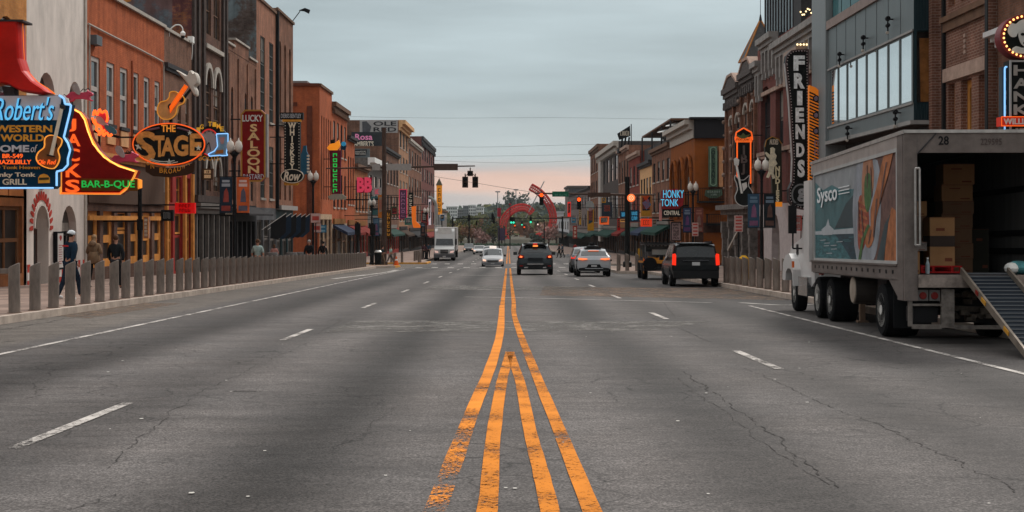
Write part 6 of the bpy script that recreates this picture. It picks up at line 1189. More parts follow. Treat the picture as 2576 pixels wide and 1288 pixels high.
# black support post under the barbecue sign, plates on posts
def post_sign(name, label, u, v0, v1, w, x, y, mat, marksm=None, shape='rect', cols=1, rows=4):
    z = gz(y) + .15; T = thing(name, label, 'sign', (x, y, z)); ztop = HC + (V0 - v0) * y / FL; zbot = HC + (V0 - v1) * y / FL
    mb = MB(); mb.cyl((x, y + .03, z), (x, y + .03, ztop + .05), .03, n=8); mb.build('post', poleb if shape != 'steel' else steel, T)
    mb = MB(); mb.box(x - w / 2, x + w / 2, y - .02, y, zbot, ztop); mb.build('plate', mat, T)
    if marksm:
        h = (ztop - zbot) / rows; mb = MB()
        for k in range(rows): mb.box(x - w * .36, x + w * .36, y - .028, y - .021, zbot + h * (k + .25), zbot + h * (k + .7))
        mb.build('print', marksm, T)
mb = MB(); x_ = (352 - U0) * 62 / FL; mb.cyl((x_, 62, gz(62) + .15), (x_, 62, HC + (V0 - 462) * 62 / FL), .09, n=10); mb.lathe((x_, 62, 1.1), [(.14, 0), (.14, .5)], 10); one(mb, 'support_post', poleb, 'plain black post standing under the crimson sign', 'post', (x_, 62, gz(62) + .15))
psw = M('sign_plate_pink_white', (.50, .33, .30), .5, var=.15); pri = M('sign_print_red', (.40, .06, .05), .5)
post_sign('parking_sign', 'tall narrow white and red parking sign in front of the rough stone columns', 0, 542, 583, .38, (1858 - U0) * 62 / FL, 62, psw, pri, rows=5)
post_sign('parking_sign', 'small white and red parking sign before the orange corner bar', 0, 560, 594, .36, (1749 - U0) * 80 / FL, 80, psw, pri, rows=4)
post_sign('no_turn_sign', 'white square no-turn sign with a red ring on the left lamp', 0, 537, 560, .55, (794 - U0) * 81 / FL, 81.0, psw, pri, rows=1); post_sign('no_parking_sign', 'second white sign with a red ring directly under the no-turn sign', 0, 562, 584, .5, (797 - U0) * 82 / FL, 82, psw, pri, rows=1)
post_sign('blue_sign', 'square blue information sign beside the no-parking signs', 0, 566, 585, .55, (810 - U0) * 84 / FL, 84, M('plate_blue', (.04, .15, .24), .5), M('plate_blue_print', (.2, .34, .42), .5), rows=2)
for u, y in ((938, 114), (900, 110)): mb = MB(); x_ = (u - U0) * y / FL; mb.cyl((x_, y, gz(y) + .1), (x_, y, gz(y) + 3.6), .09, n=10); mb.box(x_ - .22, x_ + .22, y - .2, y + .1, gz(y) + 2.6, gz(y) + 3.5); one(mb, 'pedestrian_signal', poleb, 'black pedestrian signal post at the near left corner' if u > 920 else 'black pedestrian signal post further left at the near left corner', 'signal', (x_, y, gz(y)))
# ================================================================ traffic signals
sig_br = M('signal_back_brown', (.085, .055, .045), .6, var=.2); sig_bk = M('signal_black', (.012, .013, .013), .5); pole_br = M('signal_pole_brown', (.075, .045, .035), .55, var=.3)
LIT = {'r': NEON('signal_red', (1, .09, .01), 1.7), 'g': NEON('signal_green', (.05, .85, .5), 1.2), 'w': NEON('signal_white', (1, .7, .6), 1.2)}; LDK = M('signal_lens_dark', (.03, .03, .03), .3)
def head(par, c, lit=None, mat=None, k=3, s=1.0):
    """one signal head hung with its top at c; lit = index and colour of the glowing lens"""
    mat = mat or sig_bk; c = Vector(c); mb = MB(); mb.box(c.x - .19 * s, c.x + .19 * s, c.y - .12 * s, c.y + .12 * s, c.z - .36 * s * k, c.z); mb.cyl(c, c + Vector((0, 0, .2 * s)), .04 * s, n=6)
    for i in range(k):
        z = c.z - (.18 + .36 * i) * s; P = [(c.x + .17 * s * math.cos(t), z + .17 * s * math.sin(t)) for t in [math.pi * q / 6 for q in range(-1, 8)]]
        for a, b in zip(P, P[1:]): mb.quad((a[0], c.y - .13 * s, a[1]), (b[0], c.y - .13 * s, b[1]), (b[0], c.y - .36 * s, b[1]), (a[0], c.y - .36 * s, a[1]))
    h = mb.build('signal_head', mat, par)
    for i in range(k):
        q = MB(); z = c.z - (.18 + .36 * i) * s; on = lit and lit[0] == i; q.lathe((c.x, c.y - .125 * s, z), [(.14 * s * (1.25 if on else 1), 0), (.12 * s * (1.2 if on else 1), -.03 * s), (.04 * s, -.05 * s)], 12, 'y'); q.build('lens', LIT[lit[1]] if on else LDK, h)
    return h
T = thing('signal_mast', 'brown traffic signal mast reaching over the left lanes, seen from behind', 'traffic signal', (-10.6, 118, gz(118)))
za = HC + (V0 - 421) * 118 / FL; xs = lambda u, y: (u - U0) * y / FL
mb = MB(); mb.lathe((-10.6, 118, gz(118) + .1), [(.3, 0), (.3, .3), (.22, .35), (.17, za + 5.6)], 12); mb.build('pole', pole_br, T)
mb = MB(); mb.cyl((-10.6, 118, za), (xs(1195, 118), 118, za + .12), .11, .05, 10); mb.cyl((-10.6, 118, za), (xs(820, 118), 118, za - .1), .10, .05, 10); mb.build('arm', pole_br, T)
for u0, u1, m_ in ((937, 957, M('sign_back_silver', (.36, .33, .31), .5)), (972, 1035, M('sign_back_silver', (.36, .33, .31), .5)), (1092, 1152, sig_br)):
    mb = MB(); mb.box(xs(u0, 118), xs(u1, 118), 117.8, 117.88, za - .26, za + .3); mb.build('sign_back', m_, T)
xc = xs(1183, 118); head(T, (xc, 117.9, za - .3), None, sig_br, 1, 1.25); head(T, (xc - .43, 117.9, za - .8), None, sig_br, 2, 1.3); head(T, (xc + .43, 117.9, za - .8), None, sig_br, 2, 1.3)
mb = MB(); mb.cyl((xc, 118, za), (xc, 118, za - .35), .03, n=6); mb.beam((xc, 117.9, za - .3), (xc - .43, 117.9, za - .8), .05); mb.beam((xc, 117.9, za - .3), (xc + .43, 117.9, za - .8), .05); mb.build('hanger', sig_br, T)
T = thing('signal_mast', 'dark traffic signal mast at the right corner with red lights and a green street sign', 'traffic signal', (8.65, 100, gz(100)))
za = HC + (V0 - 490) * 100 / FL; mb = MB(); mb.lathe((8.65, 100, gz(100) + .1), [(.32, 0), (.32, .4), (.2, .5), (.17, 6.6)], 12); mb.build('pole', sig_bk, T)
mb = MB(); mb.cyl((8.65, 100, za), (xs(1345, 100), 100, za + .12), .09, .045, 8); mb.cyl((8.65, 100, za), (xs(1650, 100), 100, za), .09, .05, 8); mb.build('arm', pole_br, T)
mb = MB(); mb.box(xs(1389, 100), xs(1430, 100), 99.8, 99.84, za - .14, za + .24); sgn = mb.build('street_name_sign', M('street_sign_green', (.02, .13, .075), .5), T); words(sgn, '4th Ave N', 1395, 487, 1425, 494, 99.8, M('sign_letter_green', (.12, .33, .25), .5), yy=99.79)
mb = MB(); mb.box(xs(1478, 100), xs(1535, 100), 99.8, 99.84, za - .16, za + .16); mb.build('sign_back', pole_br, T)
head(T, (xs(1362, 100), 99.8, za + .12), (0, 'r'), s=.8); head(T, (xs(1456, 100), 99.8, za - .2), (0, 'r'), s=.8)
R_ = thing('lit_round_sign', 'glowing orange-red round light facing up the street on the right corner pole', 'traffic signal', (8.9, 99.6, 3)); c = at(1588, 498, 99.6)
mb = MB(); mb.lathe(tuple(c), [(.29, .06), (.29, 0), (.25, -.03)], 20, 'y'); mb.build('lamp', NEON('round_orange', (1, .20, .05), .9), R_)
mb = MB(); [mb.beam((c.x + a, c.y - .045, c.z + b), (c.x - a, c.y - .045, c.z - b), .05, .02) for a, b in ((.12, .12), (.12, -.12))]; mb.ring([(c.x + .18 * math.cos(t), c.z + .18 * math.sin(t)) for t in [i * math.pi / 8 for i in range(16)]], [(c.x + .14 * math.cos(t), c.z + .14 * math.sin(t)) for t in [i * math.pi / 8 for i in range(16)]], c.y - .05, c.y - .035); mb.build('symbol', NEON('symbol_pale', (1, .55, .35), .9), R_)
mb = MB(); mb.beam((c.x, c.y + .06, c.z), (8.65, 99.9, c.z), .08); mb.build('bracket', sig_bk, R_)
def mast(label, x, y, u0, heads, h=6.2, zarm=None, side=1):
    T = thing('signal_mast', label, 'traffic signal', (x, y, gz(y))); z = zarm or gz(y) + h
    mb = MB(); mb.cyl((x, y, gz(y)), (x, y, z + .3), .17, .13, 8); mb.build('pole', sig_bk, T); mb = MB(); mb.cyl((x, y, z), (xs(u0, y), y, z), .1, .06, 6); mb.build('arm', sig_bk, T)
    for u, v, lit, k in heads: p = at(u, v, y - .2); head(T, p, lit, k=k); 
mast('distant signal mast on the left beyond the taxi, black heads seen from behind', -9.3, 232, 1242, [(1180, 540, None, 3), (1239, 538, None, 3), (1242, 546, None, 3)], zarm=HC + (V0 - 549) * 232 / FL)
mast('distant signal mast over the right lanes with three green lights', 9.0, 228, 1286, [(1286, 546, (2, 'g'), 3), (1292, 546, (2, 'g'), 3), (1335, 545, (2, 'g'), 3)], zarm=HC + (V0 - 549) * 228 / FL)
mast('farther signal mast with one black head, left side', -9.3, 330, 1202, [(1199, 556, None, 3)], zarm=HC + (V0 - 552) * 330 / FL)
mast('farthest signal mast with small green, white and red lights', 8.8, 335, 1290, [(1295, 570 - 8, (1, 'r'), 3), (1313, 556, (2, 'g'), 3), (1319, 566, (1, 'r'), 3), (1353, 555, (2, 'w'), 3)], zarm=HC + (V0 - 556) * 335 / FL)
# wires over the street
wm = M('wire', (.05, .05, .055), .6)
def wire(label, pts, y0, y1, r=.018):
    mb = MB(); P = [at(u, v, y0 + (y1 - y0) * i / (len(pts) - 1)) for i, (u, v) in enumerate(pts)]; P = [Vector(p) for p in curve_pts([tuple(p) for p in P], 6, False)]
    mb.tube(P, r, 4); one(mb, 'overhead_wire', wm, label, 'wire', tuple(P[0]))
wire('overhead wire sagging gently from the far left row to the right corner mast', [(1093, 444), (1200, 461), (1330, 482), (1480, 500)], 160, 130, .022)
wire('upper thin wire crossing the whole sky gap above the street', [(874, 293), (1100, 297), (1400, 296), (1690, 300)], 135, 135, .012); wire('second thin wire crossing the sky gap below the upper one', [(960, 366), (1200, 370), (1450, 364), (1560, 362)], 190, 195, .02); wire('third thin wire low in the sky above the pink cloud', [(1093, 394), (1280, 392), (1484, 388)], 260, 260, .025); wire('lowest thin wire against the pink cloud', [(1093, 404), (1300, 410), (1484, 402)], 262, 262, .025)
# ================================================================ small street things
T = thing('litter_bin', 'black street litter bin with a pale lid at the left corner', 'bin', (xs(951, 114), 114, gz(114) + .15)); x, y, z = xs(951, 114), 114, gz(114) + .15
mb = MB(); mb.lathe((x, y, z), [(.24, 0), (.28, .1), (.30, .95), (.30, 1.0)], 14); mb.build('body', sig_bk, T); mb = MB(); mb.lathe((x, y, z), [(.32, 1.0), (.32, 1.08), (.2, 1.2)], 14); mb.build('lid', steel, T)
T = thing('traffic_cone', 'orange traffic cone with a white collar standing on the yellow kerb', 'cone', (xs(997, 110.3), 110.3, gz(110) + .15)); x, y, z = xs(997, 110.3), 110.3, gz(110) + .15
con = M('cone_orange', (.72, .12, .02), .5); mb = MB(); mb.lathe((x, y, z), [(.19, .03), (.13, .3), (.11, .38)], 14); mb.lathe((x, y, z), [(.085, .5), (.04, .72)], 14); mb.build('cone', con, T); mb = MB(); mb.lathe((x, y, z), [(.11, .38), (.085, .5)], 14); mb.build('collar', lwhite, T); mb = MB(); mb.box(x - .22, x + .22, y - .22, y + .22, z, z + .03); mb.build('base', con, T)
T = thing('road_barricade', 'folding A-frame barricade with a tilted salmon-pink plate at the end of the left bollards', 'barricade', (xs(908, 103.6), 103.6, gz(103) + .15)); x, y, z = xs(908, 103.6), 103.6, gz(103) + .15
mb = MB(); [mb.beam((x + a, y + b, z), (x + a * .6, y, z + 1.05), .05) for a in (-.35, .35) for b in (-.25, .25)]; mb.beam((x - .4, y, z + .95), (x + .4, y, z + .95), .06); mb.build('legs', lwhite, T)
mb = MB(); c, s_ = math.cos(.6), math.sin(.6); mb.prism([(x + (a * c - b * s_), z + .75 + (a * s_ + b * c)) for a, b in ((-.33, -.15), (.33, -.15), (.33, .15), (-.33, .15))], y - .33, y - .3); mb.build('board', M('salmon_board', (.62, .28, .22), .5), T)
mb = MB(); mb.lathe((xs(1871, 60), 60, gz(60) + .15), [(.28, 0), (.36, .3), (.34, .65), (.2, .95), (.08, 1.05)], 9); mb.ball((xs(1862, 60), 59.9, gz(60) + .55), .22, .2, .3); one(mb, 'covered_bundle', M('yellow_cloth', (.52, .27, .02), .7, var=.3), 'yellow cloth-covered bundle behind the right-hand bollards', 'bundle', (xs(1871, 60), 60, gz(60) + .15))
for u, y, z in ((1608, 96, 1.5), (1612, 79.6, 1.4)): mb = MB(); mb.cyl((xs(u, y), y, gz(y) + .1), (xs(u, y), y, gz(y) + z), .1, .1, 10); one(mb, 'marker_post', M('post_ochre', (.30, .16, .02), .6), 'ochre marker post behind the right corner bollards, farther back' if y > 90 else 'ochre marker post among the right corner bollards', 'post', (xs(u, y), y, gz(y)))
mb = MB(); mb.box(-15.9, -15.1, 117 - 2, 118, gz(117) + .15, gz(117) + 2.6)
T = thing('flag_row', 'row of dark flags and awnings over the shopfront below the black whisky sign', 'flags', (-16.2, 103, 1))
for i in range(6):
    y = 99.5 + i * 2.4; mb = MB(); mb.cyl((XL + .05, y, .9), (XL + 1.8, y, 2.1), .025, n=6); po = mb.build('flagpole', lwhite, T)
    mb = MB(); mb.quad((XL + .7, y, 1.35), (XL + 1.8, y + .02, 2.1), (XL + 1.75, y + .1, .7), (XL + 1.2, y + .06, .2), (XL + .65, y - .05, .3)); mb.build('flag', M('flag_navy' if i % 2 else 'flag_black', (.02, .035, .06) if i % 2 else (.02, .02, .022), .8), po)
T = thing('roof_camera', 'white gooseneck dome camera on the roof edge of the painted red building', 'camera', (-17, 72.5, 11.6)); mb = MB(); q = [at(u, v, 72.5) for u, v in ((425, 92), (428, 75), (440, 64), (452, 63), (459, 70), (460, 78))]; mb.tube(curve_pts([tuple(p) for p in q], 4, False), .035, 6); mb.build('arm', lwhite, T)
mb = MB(); c = at(460, 78, 72.5); mb.lathe(tuple(c - Vector((0, 0, .2))), [(.05, -.12), (.13, -.02), (.14, .1), (.05, .2)], 12); mb.build('dome', lwhite, T); mb = MB(); mb.ball(tuple(c - Vector((0, 0, .3))), .11, n=10, m=6); mb.build('lens', black, T)
T = thing('utility_box', 'white utility box and cable on the parapet beside the dark gothic building', 'box', tuple(at(483, 105, 77))); a, b = at(474, 108, 77), at(487, 92, 77); mb = MB(); mb.box(a.x, b.x, 76.8, 77.2, a.z, b.z); mb.build('box', lwhite, T); mb = MB(); mb.tube([at(484, 106, 76.9), at(484, 130, 76.9), at(482, 150, 76.9)], .03); mb.build('cable', lwhite, T)
for i, (x, y) in enumerate([(-13, 76), (-12.4, 79), (-12.2, 81)]):
    mb = MB(); mb.box(x - .3, x + .3, y - .3, y + .3, gz(y) + .15, gz(y) + 1.15); mb.lathe((x, y, gz(y) + 1.16), [(.34, 0), (.3, .12)], 12); one(mb, 'planter_bin', M('bin_grey', (.13, .12, .115), .6), ['first of three grey bins behind the left bollards, nearest', 'middle one of three grey bins behind the left bollards', 'last of three grey bins behind the left bollards'][i], 'bin', (x, y, gz(y) + .15))
mb = MB(); rr = random.Random(9)
for i in range(46):                                   # loose grit and litter on the carriageway
    u, v = rr.uniform(60, 2500), rr.uniform(760, 1270); x, y = gp(u, v); s = rr.uniform(.008, .022)
    if -9.5 < x < 8: mb.quad(*[(x + s * math.cos(t), y + s * 1.2 * math.sin(t), gz(y) + .009) for t in (0, 1.2, 2.5, 4, 5.2)])
tag(mb.build('street_litter', M('paper_scrap', (.5, .47, .43), .8), None, loc=(0, 30, gz(30))), 'pale scraps and grit scattered over the asphalt', 'litter', kind='stuff')
mb = MB(); x, y = -11.3, 35.6; mb.box(x - .12, x + .06, y, y + .1, gz(y) + .152, gz(y) + .24); mb.ball((x + .1, y, gz(y) + .2), .06, n=6, m=4); one(mb, 'crumpled_paper', lwhite, 'crumpled white paper on the pavement behind the left bollards', 'litter', (x, y, gz(y) + .15))
# ================================================================ vehicles
tyre_m = rubber; rim_w = M('rim_white', (.55, .53, .50), .45, var=.1); rim_s = M('rim_alloy', (.30, .30, .31), .3, metal=.7); cgl = M('car_glass', (.010, .013, .016), .15, var=.3, spec=.5)
plate_m = M('plate_white', (.50, .50, .50), .5); t_red = M('tail_red', (.35, .008, .006), .25); t_lit = NEON('tail_red_lit', (1, .03, .01), .8); t_or = NEON('tail_orange_lit', (1, .20, .06), 1.2); hl = NEON('headlight', (1, .62, .45), .9); chrome = M('chrome', (.5, .5, .5), .2, metal=.9)
def wheel(par, x, y, r, w, out, rim, hub=.6, name='wheel'):
    """x = outer face, out = +1/-1 direction of the outer face"""
    T = MB(); i = -out; T.lathe((x, y, r), [(r * hub, 0), (r * .9, 0), (r * .98, i * .03), (r, i * w * .3), (r, i * w * .7), (r * .96, i * w)], 22, 'x'); t = T.build(name, tyre_m, par, smooth=False)
    q = MB(); q.lathe((x, y, r), [(r * hub, -out * .0), (r * hub * .97, i * .015), (r * hub * .8, i * .05), (r * .2, i * .03), (r * .18, out * .01)], 20, 'x'); q.build('rim', rim, t)
    return t
def car(name, label, loc, yaw, st, wb, wr, paint, hub=.62, glass_spans=(), wid=.22, rim=rim_s, group=None, arch=black):
    """st = stations from rear to front: (y, half width, sill, beltline, roof edge z, roof half width, crown z)"""
    y0 = loc[1]; sl = -math.atan(.0196 if y0 < 125 else .0125)
    T = thing(name, label, 'car', (loc[0], loc[1], gz(loc[1])), group, rot=(sl, 0, R(yaw)), local=True)
    mb = MB(); n = 7; rings = []
    for y, w, s, b, e, rw, c in st:
        half = [(0, s), (w * .86, s), (w * .97, s + (b - s) * .22), (w, s + (b - s) * .55), (w * .97, b), (rw, e), (rw * .55, e + (c - e) * .75), (0, c)]
        rings.append([(x, y, z) for x, z in half] + [(-x, y, z) for x, z in half[-2:0:-1]])
    k = len(rings[0]); vs = [p for r in rings for p in r]
    fs = [(j * k + i, j * k + (i + 1) % k, (j + 1) * k + (i + 1) % k, (j + 1) * k + i) for j in range(len(rings) - 1) for i in range(k)] + [tuple(range(k)), tuple(range((len(rings) - 1) * k, len(rings) * k))[::-1]]
    mb.add(vs, fs); body = mb.build('body', paint, T, smooth=False)
    # glass: side patches between beltline and roof edge, end patches across the slope between two stations
    def pt(j, f, i0, i1, g, m_):                       # bilinear point in panel between ring points i0,i1 and stations j,j+1
        a = Vector(rings[j][i0]).lerp(Vector(rings[j][i1]), g); b = Vector(rings[j + 1][i0]).lerp(Vector(rings[j + 1][i1]), g); return a.lerp(b, f)
    for kind, j, f0, f1 in glass_spans:
        mb = MB()
        if kind == 'side':
            for sg in (1, -1):
                P = [pt(j, f, 4, 5, g, 0) for f, g in ((f0, .10), (f1, .10), (f1, .88), (f0, .88))]; P = [Vector((sg * (p.x + .012), p.y, p.z + .004)) for p in P]; mb.quad(*P)
            mb.build('side_window', cgl, T)
        else:
            a, b = (Vector(rings[j][5]), Vector(rings[j + 1][5])); nrm = Vector((0, -(b.z - a.z), (b.y - a.y))); nrm = nrm.normalized() * .012 * (1 if nrm.z > 0 else -1)
            if kind == 'rear': nrm = Vector((0, -abs(nrm.y), abs(nrm.z)))
            else: nrm = Vector((0, abs(nrm.y), abs(nrm.z)))
            cols = [(-1, 5, 1.0), (-1, 6, 1), (0, 7, 1), (1, 6, 1), (1, 5, 1.0)]; top, bot = [], []
            for sg, i, q in cols:
                p = Vector(rings[j][i]).lerp(Vector(rings[j + 1][i]), f0); r_ = Vector(rings[j][i]).lerp(Vector(rings[j + 1][i]), f1); xx = .93
                for L, v in ((bot, p), (top, r_)): L.append(Vector(((sg if sg else 0) * abs(v.x) * xx, v.y, v.z)) + nrm)
            for q in range(4): mb.quad(bot[q], bot[q + 1], top[q + 1], top[q])
            mb.build('rear_window' if kind == 'rear' else 'windscreen', cgl, T)
    hw = max(s_[1] for s_ in st)
    for y in wb:
        for sg in (-1, 1):
            wheel(T, sg * (hw + .012), y, wr, wid, sg, rim, hub)
            mb = MB(); c = []; mb.prism([(y + (wr + .07) * math.cos(t), wr + (wr + .07) * math.sin(t)) for t in [math.pi * q / 10 for q in range(11)]], sg * (hw - .12), sg * (hw + .004), lambda a, b, d: (d, a, b)); mb.build('wheel_arch', arch, T)
    return T
def cbox(T, name, mat, *b):
    for q in b: mb = MB(); mb.box(*q); mb.build(name, mat, T)
def cpoly(T, name, mat, y0, y1, *polys):
    mb = MB(); [mb.prism(p, y0, y1) for p in polys]; return mb.build(name, mat, T)
mir = lambda P: [(-x, z) for x, z in P]
# --- black full-size SUV, parked right
W2, H2 = .93, 1.74
blk = M('glossy_black_paint', (.007, .008, .009), .25, var=.2, coat=.1)
st = [(0, .82, .42, .60, .66, .78, .68), (.02, .89, .36, .78, .84, .85, .86), (.10, .92, .34, 1.02, 1.08, .84, 1.09), (.26, .93, .34, 1.04, 1.60, .76, 1.66), (.75, .93, .30, 1.04, 1.69, .78, H2), (2.4, .93, .28, 1.03, 1.69, .78, H2 + .01), (3.15, .93, .28, 1.02, 1.60, .74, 1.66), (3.75, .93, .28, 1.00, 1.10, .80, 1.13), (4.7, .90, .32, .92, .98, .74, 1.02), (4.85, .80, .40, .70, .74, .6, .76)]
T = car('parked_suv', 'glossy black full-size SUV parked at the right kerb with tall red tail lights', (7.32, 53.7), -1, st, (.85, 3.85), .37, blk, glass_spans=[('rear', 2, .12, .86), ('side', 3, .3, 1), ('side', 4, 0, .45), ('side', 4, .5, 1), ('side', 5, 0, .9), ('front', 6, .1, .9)])
cpoly(T, 'tail_light', t_lit, .0, .12, [(-.92, .86), (-.78, .84), (-.77, 1.22), (-.80, 1.30), (-.90, 1.28)]); cpoly(T, 'tail_light', t_lit, .0, .12, mir([(-.92, .86), (-.78, .84), (-.77, 1.22), (-.80, 1.30), (-.90, 1.28)]))
cbox(T, 'bumper', M('bumper_black', (.018, .018, .019), .5), (-.88, .88, -.10, .1, .34, .62)); cbox(T, 'number_plate', plate_m, (-.15, .15, -.03, .02, .84, .97)); cbox(T, 'trim_strip', M('dark_chrome', (.10, .10, .11), .3, metal=.8), (-.5, .5, -.012, .05, 1.015, 1.04))
for sg in (-1, 1): cbox(T, 'mirror', blk, (sg * .95, sg * 1.12, 3.3, 3.42, 1.02, 1.22)); cbox(T, 'roof_rail', blackm, (sg * .70, sg * .74, .9, 3.0, H2 - .03, H2 + .05))
cbox(T, 'spoiler', blk, (-.70, .70, .16, .45, 1.66, 1.71)); cbox(T, 'exhaust', chrome, (.45, .55, -.02, .2, .26, .33))
# --- grey crossover in the centre lane
gp_ = M('graphite_paint', (.028, .034, .038), .22, var=.2, metal=.35, coat=.5)
st = [(0, .86, .40, .62, .68, .80, .70), (.03, .97, .34, .84, .92, .90, .94), (.16, 1.0, .33, 1.10, 1.16, .84, 1.18), (.52, 1.0, .30, 1.14, 1.62, .72, 1.69), (1.2, 1.0, .30, 1.12, 1.76, .74, 1.84), (2.6, 1.0, .28, 1.08, 1.76, .74, 1.84), (3.5, 1.0, .28, 1.04, 1.12, .80, 1.16), (4.6, .94, .36, .9, .96, .7, 1.0), (4.75, .82, .42, .7, .74, .6, .76)]
T = car('grey_crossover', 'dark grey crossover waiting in the centre lane with orange-lit tail lights', (1.53, 77.4), 0, st, (.9, 3.8), .39, gp_, glass_spans=[('rear', 2, .15, .8), ('side', 3, .4, 1), ('side', 4, 0, .45), ('side', 4, .5, 1), ('side', 5, 0, .5), ('front', 5, .1, .9)])
for m_ in (0, 1):
    P = [(-.98, 1.02), (-.90, 1.16), (-.66, 1.10), (-.62, 1.0), (-.80, .94)]; cpoly(T, 'tail_light', t_red, -.02, .1, mir(P) if m_ else P); P = [(-.90, 1.0), (-.84, 1.10), (-.72, 1.06), (-.74, .98)]; cpoly(T, 'tail_lamp_lit', t_or, -.03, -.019, mir(P) if m_ else P)
cbox(T, 'spoiler', gp_, (-.66, .66, .30, .75, 1.70, 1.80)); cbox(T, 'brake_light', t_lit, (-.12, .12, .28, .30, 1.73, 1.77)); cbox(T, 'roof_lamp', NEON('top_orange', (1, .30, .06), 1.0), (-.13, .15, .27, .30, 1.60, 1.68))
cbox(T, 'plate_recess', M('recess_dark', (.02, .023, .026), .4), (-.42, .42, -.035, .05, .78, .98)); cbox(T, 'chrome_strip', chrome, (-.45, .45, -.05, .02, .60, .65)); cbox(T, 'bumper', M('bumper_dark', (.02, .021, .022), .5), (-.94, .94, -.08, .1, .34, .58)); cbox(T, 'exhaust', chrome, (-.62, -.42, -.10, .1, .40, .46), (.42, .62, -.10, .1, .40, .46))
for sg in (-1, 1): cbox(T, 'mirror', gp_, (sg * 1.0, sg * 1.22, 3.0, 3.14, 1.12, 1.30)); cbox(T, 'reflector', t_red, (sg * .7, sg * .88, -.09, -.081, .50, .54))
# --- white sensor SUV and its grey neighbour
wp = M('pearl_white_paint', (.36, .37, .385), .4, var=.06, coat=.08)
st = [(0, .80, .38, .58, .62, .74, .64), (.03, .88, .32, .82, .88, .84, .90), (.20, .90, .30, 1.02, 1.06, .76, 1.08), (.75, .90, .28, 1.02, 1.38, .66, 1.42), (1.4, .90, .28, 1.0, 1.46, .68, 1.52), (2.5, .90, .26, .98, 1.44, .68, 1.50), (3.5, .90, .26, .94, 1.0, .76, 1.05), (4.4, .84, .34, .78, .84, .66, .88), (4.55, .74, .40, .6, .64, .5, .66)]
T = car('white_sensor_car', 'white crossover with a black rooftop sensor dome and thin orange tail lights', (4.55, 73), -.5, st, (.8, 3.7), .37, wp, glass_spans=[('rear', 2, .12, .86), ('side', 3, .1, 1), ('side', 4, 0, 1), ('side', 5, 0, .5), ('front', 5, .1, .9)])
for m_ in (0, 1): P = [(-.84, .93), (-.80, 1.0), (-.36, .96), (-.34, .92), (-.6, .88)]; cpoly(T, 'tail_light', t_or, -.02, .06, mir(P) if m_ else P)
cbox(T, 'brake_light', NEON('brake_soft', (1, .25, .1), 1.0), (-.28, .28, .60, .68, 1.36, 1.39)); cpoly(T, 'lower_bumper', black, -.05, .1, [(-.84, .34), (.84, .34), (.78, .46), (.40, .50), (.30, .66), (-.30, .66), (-.40, .50), (-.78, .46)]); cbox(T, 'number_plate', plate_m, (-.15, .15, -.07, -.051, .53, .62)); cpoly(T, 'diffuser', wp, -.08, -.051, [(-.5, .42), (.5, .42), (.44, .46), (-.44, .46)])
mb = MB(); mb.box(-.45, .45, .95, 1.9, 1.505, 1.56); mb.lathe((0, 1.4, 1.56), [(.34, 0), (.30, .08), (.14, .12), (.15, .2), (.12, .26)], 14); mb.build('sensor_dome', black, T); cbox(T, 'side_sensor', black, (-.95, -.86, .1, .3, .82, .92), (.86, .95, .1, .3, .82, .92))
for sg in (-1, 1): cbox(T, 'mirror', wp, (sg * .9, sg * 1.08, 2.9, 3.02, 1.0, 1.14))
sp_ = M('silver_grey_paint', (.16, .16, .165), .25, metal=.5, var=.1, coat=.4)
st2 = [(s[0], s[1] * 1.01, s[2], s[3] * 1.02, s[4] * 1.06, s[5] * 1.03, s[6] * 1.06) for s in st]
T = car('grey_suv', 'silver-grey SUV with a red tail light, half hidden behind the white sensor car', (4.75, 84.4), -1, st2, (.8, 3.7), .37, sp_, glass_spans=[('rear', 2, .12, .86), ('side', 3, .1, 1), ('side', 4, 0, 1), ('side', 5, 0, .5), ('front', 5, .1, .9)])
for m_ in (0, 1): P = [(-.90, .88), (-.88, 1.04), (-.60, 1.02), (-.62, .88)]; cpoly(T, 'tail_light', t_lit, -.03, .06, mir(P) if m_ else P)
cbox(T, 'brake_light', t_lit, (-.25, .25, .60, .68, 1.44, 1.48)); cbox(T, 'number_plate', plate_m, (-.15, .15, -.05, -.02, .62, .72)); cbox(T, 'bumper', M('bumper_dark', (.02, .021, .022), .5), (-.86, .86, -.06, .08, .34, .5))
for sg in (-1, 1): cbox(T, 'mirror', wp, (sg * .9, sg * 1.1, 2.9, 3.02, 1.0, 1.14))
# --- white taxi van coming towards us (front = first station at low y, so the body is turned round)
st = [(0, .80, .38, .58, .62, .74, .64), (.04, .89, .30, .86, .96, .84, .98), (.22, .90, .28, .98, 1.18, .80, 1.22), (.5, .90, .28, 1.0, 1.50, .74, 1.56), (3.0, .90, .26, .98, 1.52, .76, 1.60), (3.9, .90, .26, .94, 1.02, .80, 1.08), (4.6, .86, .34, .78, .82, .70, .86), (4.72, .78, .38, .66, .70, .6, .72)]
T = car('white_taxi_van', 'white taxi minivan driving towards the camera with a lit roof sign', (-1.27, 118.5), 180, st, (.8, 3.8), .34, M('taxi_white', (.42, .42, .43), .4, var=.05, coat=.08), glass_spans=[('front', 4, .06, .94), ('side', 3, 0, .5), ('side', 3, .52, 1), ('side', 4, 0, .6), ('rear', 2, .1, .9)])
for m_ in (0, 1): P = [(-.82, .66), (-.80, .80), (-.56, .74), (-.54, .62)]; cpoly(T, 'headlight', hl, 4.62, 4.75, mir(P) if m_ else P)
